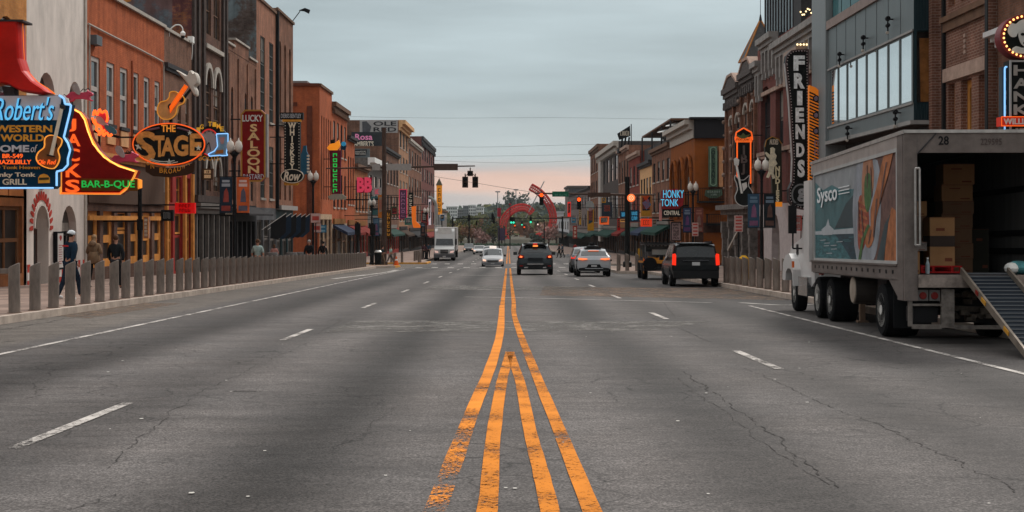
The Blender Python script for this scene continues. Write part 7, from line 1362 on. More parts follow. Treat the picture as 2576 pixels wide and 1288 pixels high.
cpoly(T, 'grille', sig_bk, 4.68, 4.76, [(-.42, .56), (.42, .56), (.46, .72), (-.46, .72)]); cbox(T, 'chrome_strip', chrome, (-.4, .4, 4.75, 4.77, .63, .66)); cbox(T, 'bumper', M('bumper_grey', (.22, .22, .23), .4), (-.80, .80, 4.66, 4.78, .32, .50)); cbox(T, 'roof_sign', NEON('taxi_sign', (1, .85, .75), .6), (-.28, .28, 2.4, 2.6, 1.61, 1.80)); cbox(T, 'number_plate', plate_m, (-.15, .15, 4.78, 4.8, .40, .50))
for sg in (-1, 1): cbox(T, 'mirror', black, (sg * .9, sg * 1.10, 3.3, 3.44, .96, 1.12))
for nm, lab, x, y, pc in (('distant_car', 'white car following close behind the taxi minivan', -2.1, 165, (.5, .5, .5)), ('distant_car', 'dark grey car in the far left lane, left of the white sedan', -6.9, 246, (.10, .105, .11)), ('distant_car', 'white sedan in the far left lanes beside the dark grey car', -4.4, 214, (.5, .5, .5))):
    T = car(nm, lab, (x, y), 180, st if y > 220 or y < 200 else [(s[0], s[1], s[2], s[3] * .92, s[4] * .9, s[5], s[6] * .88) for s in st], (.8, 3.8), .34, M('far_paint_%d' % y, pc, .3, coat=.3), glass_spans=[('front', 4, .06, .94), ('side', 3, 0, 1)])
    for m_ in (0, 1): P = [(-.82, .62), (-.80, .76), (-.56, .72), (-.54, .6)]; cpoly(T, 'headlight', hl, 4.62, 4.75, mir(P) if m_ else P)
    cbox(T, 'grille', sig_bk, (-.5, .5, 4.6, 4.76, .36, .56)); cbox(T, 'number_plate', plate_m, (-.15, .15, 4.76, 4.78, .42, .5))
# --- open black and orange off-roader beside the SUV
T = thing('utility_vehicle', 'boxy black and orange open utility vehicle parked ahead of the black SUV', 'utility vehicle', (7.35, 66.3, gz(66.3)), rot=(-math.atan(.0196), 0, R(-1)), local=True)
uo = M('utility_orange', (.52, .20, .025), .4, var=.3); ub = M('utility_black', (.02, .02, .022), .45)
cbox(T, 'tub', ub, (-.80, .80, .1, 3.6, .42, .98)); cpoly(T, 'rear_panel', uo, -.02, .09, [(-.62, .78), (.70, .78), (.72, 1.06), (.35, 1.12), (-.2, 1.05), (-.62, 1.12)]); cbox(T, 'side_strip', uo, (-.84, -.803, .1, .22, .30, 1.05), (-.83, -.803, .5, 3.2, .8, .9)); cbox(T, 'hood', ub, (-.72, .72, 3.0, 4.0, .9, 1.08)); cbox(T, 'rear_bumper', ub, (-.85, .85, -.1, .08, .42, .6))
mb = MB()
for x in (-.74, .74):
    for y in (.15, 1.5, 2.9): mb.beam((x, y, .98), (x, y, 1.70), .07)
    mb.beam((x, .1, 1.70), (x, 2.95, 1.70), .07)
for y in (.15, 1.5, 2.9): mb.beam((-.74, y, 1.70), (.74, y, 1.70), .07)
mb.build('roll_cage', M('cage_grey', (.10, .10, .10), .5), T); cbox(T, 'roof', ub, (-.80, .80, .05, 3.0, 1.74, 1.80)); cbox(T, 'seat', M('seat_grey', (.16, .15, .15), .7), (-.55, -.1, 1.2, 1.7, .98, 1.35), (.1, .55, 1.2, 1.7, .98, 1.35)); cbox(T, 'cargo', M('cargo_pale', (.40, .40, .38), .6), (-.35, .35, .5, .9, 1.2, 1.45)); cbox(T, 'windscreen', cgl, (-.68, .68, 2.88, 2.9, 1.05, 1.62)); cbox(T, 'tail_light', t_lit, (.74, .84, -.03, .09, .86, .96), (-.8, -.72, -.03, .09, .86, .96))
for y in (.75, 3.2):
    for sg in (-1, 1): wheel(T, sg * .86, y, .42, .26, sg, M('rim_dark', (.06, .06, .06), .4), .5)
mb = MB(); mb.lathe((-.55, -.3, .75), [(.3, -.08), (.34, 0), (.3, .08)], 16, 'y'); mb.build('spare_wheel', rubber, T)
# --- semi-truck in the distance, facing us
T = thing('semi_truck', 'white sleeper-cab semi-truck with its box trailer, facing the camera on the far left', 'truck', (-6.8, 147, gz(147)), rot=(0, 0, R(1.2)), local=True); cw = M('cab_white', (.46, .46, .45), .35, var=.06, coat=.2)
mb = MB(); P = [(0, .55), (0, 1.25), (.35, 1.45), (1.3, 1.60), (1.75, 2.45), (2.1, 3.15), (2.6, 3.45), (4.4, 3.45), (4.4, .6)]; mb.prism(P, -1.05, 1.05, lambda a, b, d: (d, a, b)); mb.build('cab', cw, T)
cpoly(T, 'windscreen', cgl, 1.28, 1.31, [(-.92, 1.66), (.92, 1.66), (.86, 2.32), (-.86, 2.32)]); bpy.data.objects[T.children[-1].name].rotation_euler = (0, 0, 0)
mb = MB(); mb.quad((-.95, 1.30, 1.66), (.95, 1.30, 1.66), (.88, 1.66, 2.36), (-.88, 1.66, 2.36)); mb.build('windscreen_glass', cgl, T); cbox(T, 'grille', M('grille_dark', (.035, .035, .037), .4), (-.42, .42, -.03, .1, .80, 1.22)); cbox(T, 'chrome_strip', chrome, (-.4, .4, -.045, -.031, .98, 1.01), (-.4, .4, -.045, -.031, 1.08, 1.11)); cbox(T, 'bumper', M('bumper_mid', (.10, .10, .105), .5), (-1.12, 1.12, -.12, .3, .36, .74)); cbox(T, 'number_plate', plate_m, (-.16, .16, -.14, -.121, .42, .56))
for sg in (-1, 1): cpoly(T, 'headlight', NEON('semi_lamp', (1, .66, .58), .35), -.05, .1, [(sg * .62, .86), (sg * 1.0, .92), (sg * 1.02, 1.12), (sg * .66, 1.04)]); cbox(T, 'mirror', black, (sg * 1.12, sg * 1.32, 1.6, 1.7, 1.7, 2.35)); wheel(T, sg * 1.12, .95, .5, .28, sg, rim_w); wheel(T, sg * 1.14, 3.9, .5, .5, sg, rim_w)
cbox(T, 'fairing', M('fairing_white', (.62, .62, .60), .3), (-.75, .75, 1.95, 2.3, 2.75, 3.5)); cbox(T, 'trailer', M('trailer_box_grey', (.34, .32, .31), .5), (-1.22, 1.22, 4.9, 17, 1.0, 3.55)); cbox(T, 'trailer_wheels', rubber, (-1.2, -.7, 15, 17, 0, 1), (.7, 1.2, 15, 17, 0, 1))
bpy.data.objects.remove([c for c in T.children if c.name.startswith('windscreen') and 'glass' not in c.name][0])
# ================================================================ the delivery truck on the right
TY, TX = 21.6, 6.24
T = thing('delivery_truck', 'grey box-trailer delivery truck with a photo-printed side and its rear door open', 'truck', (TX, TY, gz(TY)), rot=(-math.atan(.0196), 0, R(-2.3)), local=True)
TW, TL, FZ, TZ = 2.3, 8.1, 1.09, 3.34
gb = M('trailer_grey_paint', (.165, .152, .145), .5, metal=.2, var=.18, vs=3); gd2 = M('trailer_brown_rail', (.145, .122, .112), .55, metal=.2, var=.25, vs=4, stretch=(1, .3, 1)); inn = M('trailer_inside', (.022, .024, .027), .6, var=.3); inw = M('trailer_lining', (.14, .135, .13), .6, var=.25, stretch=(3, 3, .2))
mb = MB(); mb.box(0, .05, .05, TL, .98, TZ - .03); mb.box(TW - .05, TW, .05, TL, .98, TZ - .03); mb.box(0.052, TW - .052, TL - .05, TL, .98, TZ - .03); mb.box(.002, TW - .002, .03, TL, TZ - .028, TZ); mb.build('body', gb, T)
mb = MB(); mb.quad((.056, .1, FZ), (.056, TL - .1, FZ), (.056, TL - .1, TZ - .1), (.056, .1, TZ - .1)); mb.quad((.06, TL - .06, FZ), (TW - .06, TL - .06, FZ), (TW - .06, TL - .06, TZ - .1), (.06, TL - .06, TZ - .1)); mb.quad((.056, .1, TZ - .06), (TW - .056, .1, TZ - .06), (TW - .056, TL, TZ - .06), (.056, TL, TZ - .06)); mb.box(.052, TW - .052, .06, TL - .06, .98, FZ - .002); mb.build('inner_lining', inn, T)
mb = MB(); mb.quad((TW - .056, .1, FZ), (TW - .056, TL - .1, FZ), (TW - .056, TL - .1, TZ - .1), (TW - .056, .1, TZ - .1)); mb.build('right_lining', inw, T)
mb = MB(); [mb.box(TW - .09, TW - .057, .1, TL - .1, z, z + .1) for z in (FZ + .32, FZ + .62, FZ + 1.35)]; mb.build('cargo_rail', black, T)
cbox(T, 'rear_post', gd2, (-.03, .17, -.04, .05, .68, TZ)); cbox(T, 'rear_post', gd2, (TW - .17, TW + .03, -.04, .05, .68, TZ)); cbox(T, 'side_rear_frame', gd2, (-.035, -.001, .06, .42, .68, TZ))
cbox(T, 'header', gd2, (.172, TW - .172, -.04, .05, TZ - .34, TZ - .02)); mb = MB(); mb.beam((.17, -.05, TZ - .36), (.46, -.05, TZ - .04), .02); mb.build('header_brace', trim_d, T); cbox(T, 'roof_edge', steel, (-.05, TW + .05, -.06, -.042, TZ - .03, TZ + .02), (-.05, -.036, -.06, TL, TZ - .04, TZ + .02))
txt('28', (.50, TZ - .22, .66, TZ - .08), -.042, black, T, depth=.006, off=.02); txt('229595', (1.15, TZ - .22, 1.48, TZ - .12), -.042, M('faded_number', (.08, .06, .055), .6), T, depth=.006)
cbox(T, 'sill', M('worn_sill', (.26, .215, .19), .45, metal=.5, var=.4, vs=7), (.172, TW - .172, -.08, .05, FZ - .20, FZ - .002)); mb = MB(); mb.tube([(.12, -.1, 2.75), (.19, -.1, 2.75), (.19, -.1, 1.55), (.12, -.1, 1.55), (.12, -.1, 2.75)], .018, 6); mb.build('grab_handle', steel, T)
mb = MB(); mb.box(-.03, -.001, .43, TL, 1.0, 1.24); mb.box(-.055, -.031, .43, TL, 1.22, 1.25); mb.quad((-.02, .42, 1.0), (-.02, 1.1, 1.0), (-.02, .42, .70)); mb.build('bottom_rail', gd2, T); mb = MB(); [mb.box(-.036, -.031, .7 + i * .46, .80 + i * .46, 1.09, 1.15) for i in range(16)]; mb.build('rail_slot', black, T)
cbox(T, 'top_rail', M('trailer_light_rail', (.33, .29, .27), .45, metal=.3, var=.2), (-.03, -.001, .43, TL, 3.08, TZ - .05)); y0_, y1_, z0_, z1_ = .50, 7.75, 1.30, 3.05
fr_s = lambda a, b, d: (-d, TL - a, b)              # side face: a runs from the cab to the rear as one reads it
mb = MB(); mb.ring([(TL - y1_ - .06, z0_ - .06), (TL - y0_ + .06, z0_ - .06), (TL - y0_ + .06, z1_ + .06), (TL - y1_ - .06, z1_ + .06)], [(TL - y1_, z0_), (TL - y0_, z0_), (TL - y0_, z1_), (TL - y1_, z1_)], .001, .035, fr_s); mb.build('advert_frame', M('frame_light_grey', (.36, .35, .34), .5), T)
AL = y1_ - y0_; AH = z1_ - z0_; A_ = TL - y1_
def ad(mb, m, pts, lay, sm=0):
    P = [(A_ + x * AL, z0_ + y * AH) for x, y in (curve_pts(pts, sm) if sm else pts)]; P = [(min(max(a, A_), A_ + AL), min(max(b, z0_), z0_ + AH)) for a, b in P]; mb.m = m; mb.prism(P, .002 + lay * .0018, .0034 + lay * .0018, fr_s)
am = [M('ad_teal_haze', (.075, .165, .18), .45, var=.25, vs=1.2), M('ad_cloud', (.25, .26, .27), .45, var=.25, vs=2), M('ad_mountain', (.05, .068, .075), .45, var=.2), M('ad_water', (.055, .135, .15), .4, var=.65, vs=3, stretch=(1, 1, 6)), M('ad_foam', (.36, .38, .40), .5), M('ad_plate', (.24, .25, .275), .5, var=.3, vs=2), M('ad_skin', (.33, .125, .058), .5, var=.5, vs=3), M('ad_meat', (.26, .07, .045), .5, var=.5, vs=9), M('ad_green', (.07, .13, .055), .5, var=.5, vs=9), M('ad_shirt', (.13, .075, .065), .5, var=.4, vs=5), M('ad_dark_water', (.035, .06, .075), .4, var=.5, vs=3, stretch=(1, 1, 6)), M('ad_skin_pale', (.34, .16, .095), .5, var=.45, vs=3), M('ad_mid_mountain', (.075, .14, .15), .45, var=.3, vs=2)]
mb = MB(); ad(mb, 0, [(0, 0), (1, 0), (1, 1), (0, 1)], 0); ad(mb, 1, [(0, 1), (0, .92), (.12, .80), (.25, .84), (.38, .76), (.56, .74), (.62, 1)], 1); ad(mb, 12, [(0, .52), (.1, .62), (.22, .70), (.3, .66), (.5, .72), (.56, .76), (.56, .34), (0, .34)], 2); ad(mb, 2, [(.29, .34), (.36, .46), (.44, .60), (.56, .70), (.56, .34)], 3)
ad(mb, 3, [(0, 0), (.56, 0), (.56, .30), (0, .30)], 1); ad(mb, 4, [(0, .28), (.56, .27), (.56, .33), (0, .32)], 4); ad(mb, 10, [(.30, .27), (.56, .27), (.56, .0), (.50, .0), (.42, .12)], 2); ad(mb, 4, [(.12, .27), (.26, .27), (.28, .33), (.22, .38), (.2, .46), (.17, .38), (.10, .34)], 5)
for k in range(14): rr = random.Random(k); x, y = rr.uniform(.02, .5), rr.uniform(.02, .24); ad(mb, 4 if k % 2 else 0, [(x, y), (x + .08, y + .003), (x + .08, y + .012), (x, y + .008)], 6)
ad(mb, 9, [(.66, 0), (1, 0), (1, 1), (.66, 1)], 5); ad(mb, 5, [(.53, .5), (.55, .78), (.60, 1.02), (.78, 1.02), (.84, .8), (.84, .4), (.80, .1), (.74, -.02), (.60, -.02), (.55, .18)], 7, 3); ad(mb, 7, [(.59, .22), (.60, .6), (.64, .66), (.70, .58), (.72, .34), (.66, .12), (.61, .1)], 8, 3)
for k in range(6): ad(mb, 6, [(.60, .24 + k * .07), (.70, .19 + k * .07), (.70, .215 + k * .07), (.60, .265 + k * .07)], 9)
ad(mb, 11, [(.64, .62), (.66, 1.0), (.76, 1.0), (.77, .72), (.72, .56), (.68, .54)], 9, 2); ad(mb, 8, [(.67, .62), (.68, .84), (.73, .86), (.76, .70), (.72, .50), (.69, .5)], 10, 3); ad(mb, 6, [(.88, 1.0), (.97, 1.0), (.86, .62), (.80, .42), (.77, .20), (.72, .12), (.68, .16), (.70, .3), (.74, .34), (.74, .5), (.80, .7)], 11, 2); ad(mb, 8, [(.63, .0), (.66, .18), (.73, .34), (.71, .36), (.64, .22), (.60, .0)], 12); ad(mb, 5, [(.54, .45), (.56, .45), (.575, .12), (.62, .0), (.58, .0), (.55, .14)], 9); ad(mb, 6, [(.88, .0), (1, 0), (1, .45), (.95, .5), (.9, .3)], 8); ad(mb, 2, [(.80, .0), (.87, .0), (.92, .36), (.94, .44), (.88, .34)], 9)
for q in ([(.70, .95), (.705, .72), (.712, .72), (.71, .95)], [(.74, .92), (.752, .62), (.76, .64), (.75, .92)], [(.80, .60), (.765, .24), (.775, .22), (.815, .60)], [(.74, .30), (.715, .17), (.72, .15), (.755, .3)], [(.90, .93), (.83, .55), (.84, .54), (.915, .93)], [(.635, .5), (.66, .2), (.667, .2), (.645, .52)], [(.60, .6), (.605, .3), (.615, .3), (.61, .6)]): ad(mb, 9, q, 14)
adv = mb.build('advert_panel', am, T)
lw = M('ad_letter_white', (.66, .67, .68), .5, var=.05); f_ad = lambda a, b, d: (-(.03 - d), TL - a, b)
txt('Sysco', (A_ + .05 * AL, z0_ + .60 * AH, A_ + .34 * AL, z0_ + .84 * AH), .001, lw, adv, fr=f_ad, depth=.006, off=.012)
mb = MB(); [mb.box(-.034, -.028, TL - (A_ + .50 * AL), TL - (A_ + .36 * AL), z0_ + (.78 - k * .035) * AH, z0_ + (.79 - k * .035) * AH) for k in range(3)]; mb.build('small_print', lw, adv)
cbox(T, 'chassis_beam', black, (.55, .75, .3, 7.9, .75, .975), (TW - .75, TW - .55, .3, 7.9, .75, .975)); cbox(T, 'under_box', trim_d, (.3, TW - .3, 2.6, 3.3, .45, .97))
wheel(T, .04, 1.9, .455, .56, -1, rim_w, .64); wheel(T, TW - .04, 1.9, .455, .56, 1, rim_w, .64)
mb = MB(); mb.cyl((.1, 1.9, .455), (TW - .1, 1.9, .455), .09); mb.build('axle', black, T); cbox(T, 'mudflap', M('mudflap_rubber', (.016, .017, .018), .8), (.10, .72, 1.25, 1.27, .18, .80), (TW - .72, TW - .10, 1.25, 1.27, .18, .80))
mb = MB(); mb.lathe((.10, 4.4, .72), [(.27, 0), (.27, .6), (.25, .62)], 18, 'x'); mb.build('fuel_tank', M('tank_dark', (.06, .05, .045), .5), T); mb = MB(); mb.lathe((.095, 4.4, .72), [(.25, 0), (.24, -.02), (.05, -.035)], 18, 'x'); mb.build('tank_cap', M('tank_cap_pale', (.33, .27, .22), .5, var=.3), T)
mb = MB(); [mb.beam((x, 5.3, .1), (x, 5.3, .98), .1) for x in (.45, TW - .45)]; mb.beam((.45, 5.3, .5), (.45, 4.9, .95), .05); mb.beam((.45, 5.3, .5), (.45, 5.7, .95), .05); mb.box(.35, .55, 5.2, 5.4, .06, .1); mb.build('landing_leg', M('leg_brown', (.13, .085, .06), .6, var=.4), T)
# rear underrun frame, lamps, lift
ff = M('dirty_steel', (.17, .15, .135), .55, metal=.4, var=.5, vs=8); cbox(T, 'underrun_frame', ff, (.03, .09, -.02, .04, .28, .68), (.54, .74, -.02, .06, .26, .86), (.095, .54, -.018, .03, .60, .635), (.09, .54, -.018, .04, .24, .31), (.742, 1.95, -.018, .03, .24, .30)); cbox(T, 'rear_lamp_box', M('lamp_box_grey', (.12, .11, .105), .5), (.18, .34, .0, .05, .68, .85), (.36, .52, .0, .05, .68, .85), (TW - .4, TW - .2, .0, .05, .68, .85))
for x in (.26, .44, TW - .3): mb = MB(); mb.lathe((x, -.001, .76), [(.06, 0), (.05, -.015)], 12, 'y'); mb.build('rear_lamp', M('lamp_dark_red', (.14, .02, .018), .3), T)
cbox(T, 'toolbox', black, (.12, .50, .05, .5, .34, .58)); mb = MB(); rr = random.Random(4)
for i in range(40): x, z = rr.uniform(.8, 1.9), rr.uniform(.34, .82); s = rr.uniform(.02, .08); y = rr.uniform(.2, .7); mb.box(x - s, x + s, y, y + .1, z - s * .6, z + s * .6)
mb.beam((.8, .4, .55), (2.0, .4, .5), .08); mb.beam((.8, .6, .75), (2.0, .6, .72), .06); mb.build('lift_mechanism', M('oily_metal', (.07, .058, .048), .6, metal=.3, var=.6, vs=9), T); cbox(T, 'under_panel', black, (.78, TW - .1, .8, .85, .3, .95))
# tractor
tw_ = M('tractor_white', (.52, .50, .49), .35, var=.1, coat=.2); O = .03
wheel(T, .10, 6.75, .45, .5, -1, rim_w, .64); wheel(T, .10, 8.15, .45, .5, -1, rim_w, .64); wheel(T, TW - .1, 6.75, .45, .5, 1, rim_w, .64); wheel(T, TW - .1, 8.15, .45, .5, 1, rim_w, .64); wheel(T, .16, 11.5, .44, .26, -1, rim_w, .55); wheel(T, TW - .16, 11.5, .44, .26, 1, rim_w, .55)
cbox(T, 'tractor_frame', black, (.6, TW - .6, 6.2, 11.8, .45, .8)); mb = MB(); mb.prism([(9.1, .75), (9.1, 2.75), (9.5, 2.85), (10.3, 2.75), (10.75, 1.75), (12.3, 1.55), (12.5, 1.35), (12.5, .72), (12.05, .72), (11.95, .95), (11.5, 1.06), (11.05, .95), (10.95, .6), (9.6, .6)], .22, TW - .22, lambda a, b, d: (d, a, b)); mb.build('cab', tw_, T)
mb = MB(); mb.prism([(10.9, .62), (10.92, 1.0), (11.15, 1.26), (11.5, 1.38), (12.0, 1.34), (12.4, 1.15), (12.5, .75), (12.3, .72), (12.05, .74), (11.98, .92), (11.72, 1.02), (11.3, 1.02), (11.04, .9), (10.98, .62)], .04, .34, lambda a, b, d: (d, a, b)); mb.build('fender', tw_, T)
cbox(T, 'side_window', cgl, (.205, .219, 9.35, 10.2, 1.75, 2.45)); cbox(T, 'fuel_cylinder', chrome, (.12, .5, 9.5, 10.7, .42, .85)); cbox(T, 'mirror', black, (-.12, .06, 10.5, 10.62, 1.85, 2.5)); mb = MB(); mb.tube([(.1, 10.5, 2.55), (-.02, 10.56, 2.55), (-.02, 10.56, 1.5), (.2, 10.6, 1.5)], .02, 6); mb.build('mirror_arm', black, T); mb = MB(); mb.cyl((.34, 8.95, .9), (.34, 8.95, 3.15), .06, n=10); mb.build('exhaust_stack', chrome, T); cbox(T, 'hood_vent', black, (.205, .219, 11.2, 11.45, 1.35, 1.6)); cbox(T, 'marker_lamp', M('marker_red', (.4, .03, .02), .4), (.02, .1, 7.35, 7.5, .95, 1.06)); cbox(T, 'side_lamp', M('marker_orange', (.55, .12, .03), .4), (.0, .04, 10.72, 10.84, 1.05, 1.2))
cbox(T, 'fairing', tw_, (.02, .22, 8.65, 9.3, 1.2, 3.0))
# the ramp leans on the sill: its own thing
RX = 1.16; RPt = thing('loading_ramp', 'aluminium loading ramp leaning from the truck sill down to the road', 'ramp', (TX + RX, TY - 1.5, gz(20)), rot=(0, 0, R(-2.3)), local=True)
Rt = MB(); z_a = gz(TY) + FZ + .03 - gz(20); yb = -1.6; za_ = gz(TY - 3.1) - gz(20) + .02; rs = M('ramp_rail', (.24, .20, .165), .4, metal=.5, var=.3, vs=6, stretch=(1, 1, 1))
def rp(x, t, dz=0): return (x, 1.5 + (yb - 1.5) * t, z_a + (za_ - z_a) * t + dz)
for i, x in enumerate((-.36, .36)): mb = MB(); mb.beam(rp(x, 0, .03), rp(x, 1, .03), .035, .11); mb.build('side_rail', rs, RPt)
mb = MB(); mb.quad(rp(-.34, 0), rp(.34, 0), rp(.34, 1), rp(-.34, 1)); mb.build('deck', M('ramp_deck_blue_black', (.014, .018, .024), .6), RPt)
mb = MB(); [mb.beam(rp(-.33, t, .014), rp(.33, t, .014),   .014, .012) for t in [.02 + i / 22 for i in range(21)]]; mb.build('rungs', M('rung_steel', (.15, .155, .165), .5), RPt)
for t in (.36, .7): mb = MB(); mb.beam(rp(-.385, t, .03), rp(-.385, t + .07, .03), .012, .06); mb.build('warning_label', M('label_amber', (.45, .22, .03), .5), RPt); mb = MB(); mb.beam(rp(-.385, .27, .03), rp(-.385, .31, .03), .012, .06); mb.build('red_label', M('label_red', (.35, .04, .03), .5), RPt)
# cargo, each carton a thing
kr = M('cardboard', (.30, .16, .075), .8, var=.15); kr2 = M('cardboard_dark', (.17, .095, .055), .8, var=.15); tape = M('carton_band', (.05, .035, .03), .7); cprint = M('carton_print', (.16, .05, .03), .7)
ca, sa = math.cos(R(-2.3)), math.sin(R(-2.3))
def carton(label, x0, x1, y0, y1, z0, z1, m=None, band_=False, name='carton', group=None, lid=True):
    cx, cy = (x0 + x1) / 2, (y0 + y1) / 2; wx, wy = TX + cx * ca - cy * sa, TY + cx * sa + cy * ca
    B = thing(name, label, 'box', (wx, wy, gz(TY) - .0196 * cy + FZ + z0), group, rot=(-math.atan(.0196), 0, R(-2.3)), local=True); hx, hy, h = (x1 - x0) / 2, (y1 - y0) / 2, z1 - z0
    mb = MB(); mb.box(-hx, hx, -hy, hy, 0.001, h - .001); mb.build('box', m or kr, B)
    mb = MB(); mb.box(-hx * .96, hx * .96, -hy - .003, -hy - .001, h - .012, h - .006); mb.box(-hx * .5, hx * .2, -hy - .004, -hy - .001, h * .72, h * .78); mb.box(hx * .2, hx * .8, -hy - .004, -hy - .001, h * .1, h * .17); mb.build('print', cprint, B)
    if band_: mb = MB(); mb.box(-hx - .002, hx + .002, -hy - .004, hy, h * .40, h * .62); mb.build('band', tape, B)
carton('tan carton with a dark band, standing on the red crate', .60, 1.0, .9, 1.3, .12, .92, kr, True)
carton('small tan carton on the stack left of the banded carton', .24, .68, 1.4, 1.8, .95, 1.2, kr); carton('dim brown carton under the small tan carton, left of the banded one', .24, .66, 1.4, 1.8, .5, .949, kr2); carton('bottom brown carton at the left post', .2, .36, .6, 1.1, 0, .36, kr)
for i, (z0, z1, dx) in enumerate([(0, .24, 0), (.24, .5, .01), (.5, .76, -.01), (.76, 1.0, .0), (1.0, 1.22, .02), (1.22, 1.50, 0), (1.5, 1.85, .03)]): carton(['lowest', 'second', 'third', 'fourth', 'fifth', 'sixth', 'topmost'][i] + ' brown carton of the tall stack in the truck', 1.06 + dx, 1.58 + dx, 1.9, 2.4, z0, z1, kr2 if i < 5 else kr)
carton('dark green carton right of the tall stack', 1.66, 1.95, 2.2, 2.6, 0, .75, M('dark_carton', (.035, .033, .025), .7)); carton('brown carton deep in the truck on the far left', .2, .55, 2.6, 3.0, 1.0, 1.5, kr)
carton('flat tray of small goods at the left side of the truck', .22, .55, .9, 1.3, .37, .52, M('tray_mixed', (.16, .14, .13), .6, var=.7, vs=12), name='goods_tray')
Cx = thing('red_crate', 'open red plastic crate on the truck floor under the banded carton', 'crate', (TX + .78, TY + 1.05, gz(TY) + FZ), rot=(0, 0, R(-2.3)), local=True); rc = M('crate_red', (.33, .015, .015), .5); mb = MB(); mb.box(-.30, .36, -.25, .25, -.005, .02); mb.box(-.30, .36, -.25, -.22, .09, .115); mb.box(-.30, .36, .22, .25, .02, .115); [mb.box(x, x + .04, -.25, -.21, .02, .09) for x in (-.3, -.12, .18, .32)]; mb.build('crate', rc, Cx)
Bt = thing('water_bottle', 'clear plastic bottle standing by the left post on the truck floor', 'bottle', (TX + .42, TY + .3, gz(TY) + FZ), rot=(0, 0, 0), local=True); mb = MB(); mb.lathe((0, 0, 0), [(.032, 0), (.034, .02), (.034, .16), (.014, .21), (.014, .24)], 12); mb.build('body', M('bottle_plastic', (.30, .34, .36), .2), Bt); mb = MB(); mb.lathe((0, 0, .24), [(.016, 0), (.016, .02)], 10); mb.build('cap', lwhite, Bt)
Bg = thing('wrapped_pack', 'turquoise and white wrapped pack on the right side of the truck floor', 'pack', (TX + 1.88, TY + .35, gz(TY) + FZ), rot=(0, 0, R(5)), local=True); mb = MB(); mb.ball((0, 0, .10), .20, .16, .11, 14, 8); mb.build('wrap', M('turquoise_film', (.10, .30, .32), .3, var=.5, vs=7), Bg); mb = MB(); mb.ball((-.12, -.03, .09), .12, .14, .095, 10, 6); mb.build('white_pack', lwhite, Bg)
mb = MB(); q = [(TX + 2.2, TY + .35, gz(TY) + FZ + z) for z in (1.55, 1.3, 1.0, .8)]; Q = curve_pts([(q[0][0] - .02, q[0][1], q[0][2]), (q[0][0] - .12, q[0][1], q[0][2] - .15), (q[0][0] - .05, q[0][1], q[0][2] - .5), (q[0][0] - .15, q[0][1], q[0][2] - .85), (q[0][0] - .06, q[0][1], q[0][2] - .3)], 5, False); mb.tube(Q, .035, 8); one(mb, 'yellow_strap', M('strap_yellow', (.48, .25, .01), .6), 'yellow strap hanging from the right wall inside the truck', 'strap', (TX + 2.2, TY + .35, gz(TY) + FZ + 1.5))
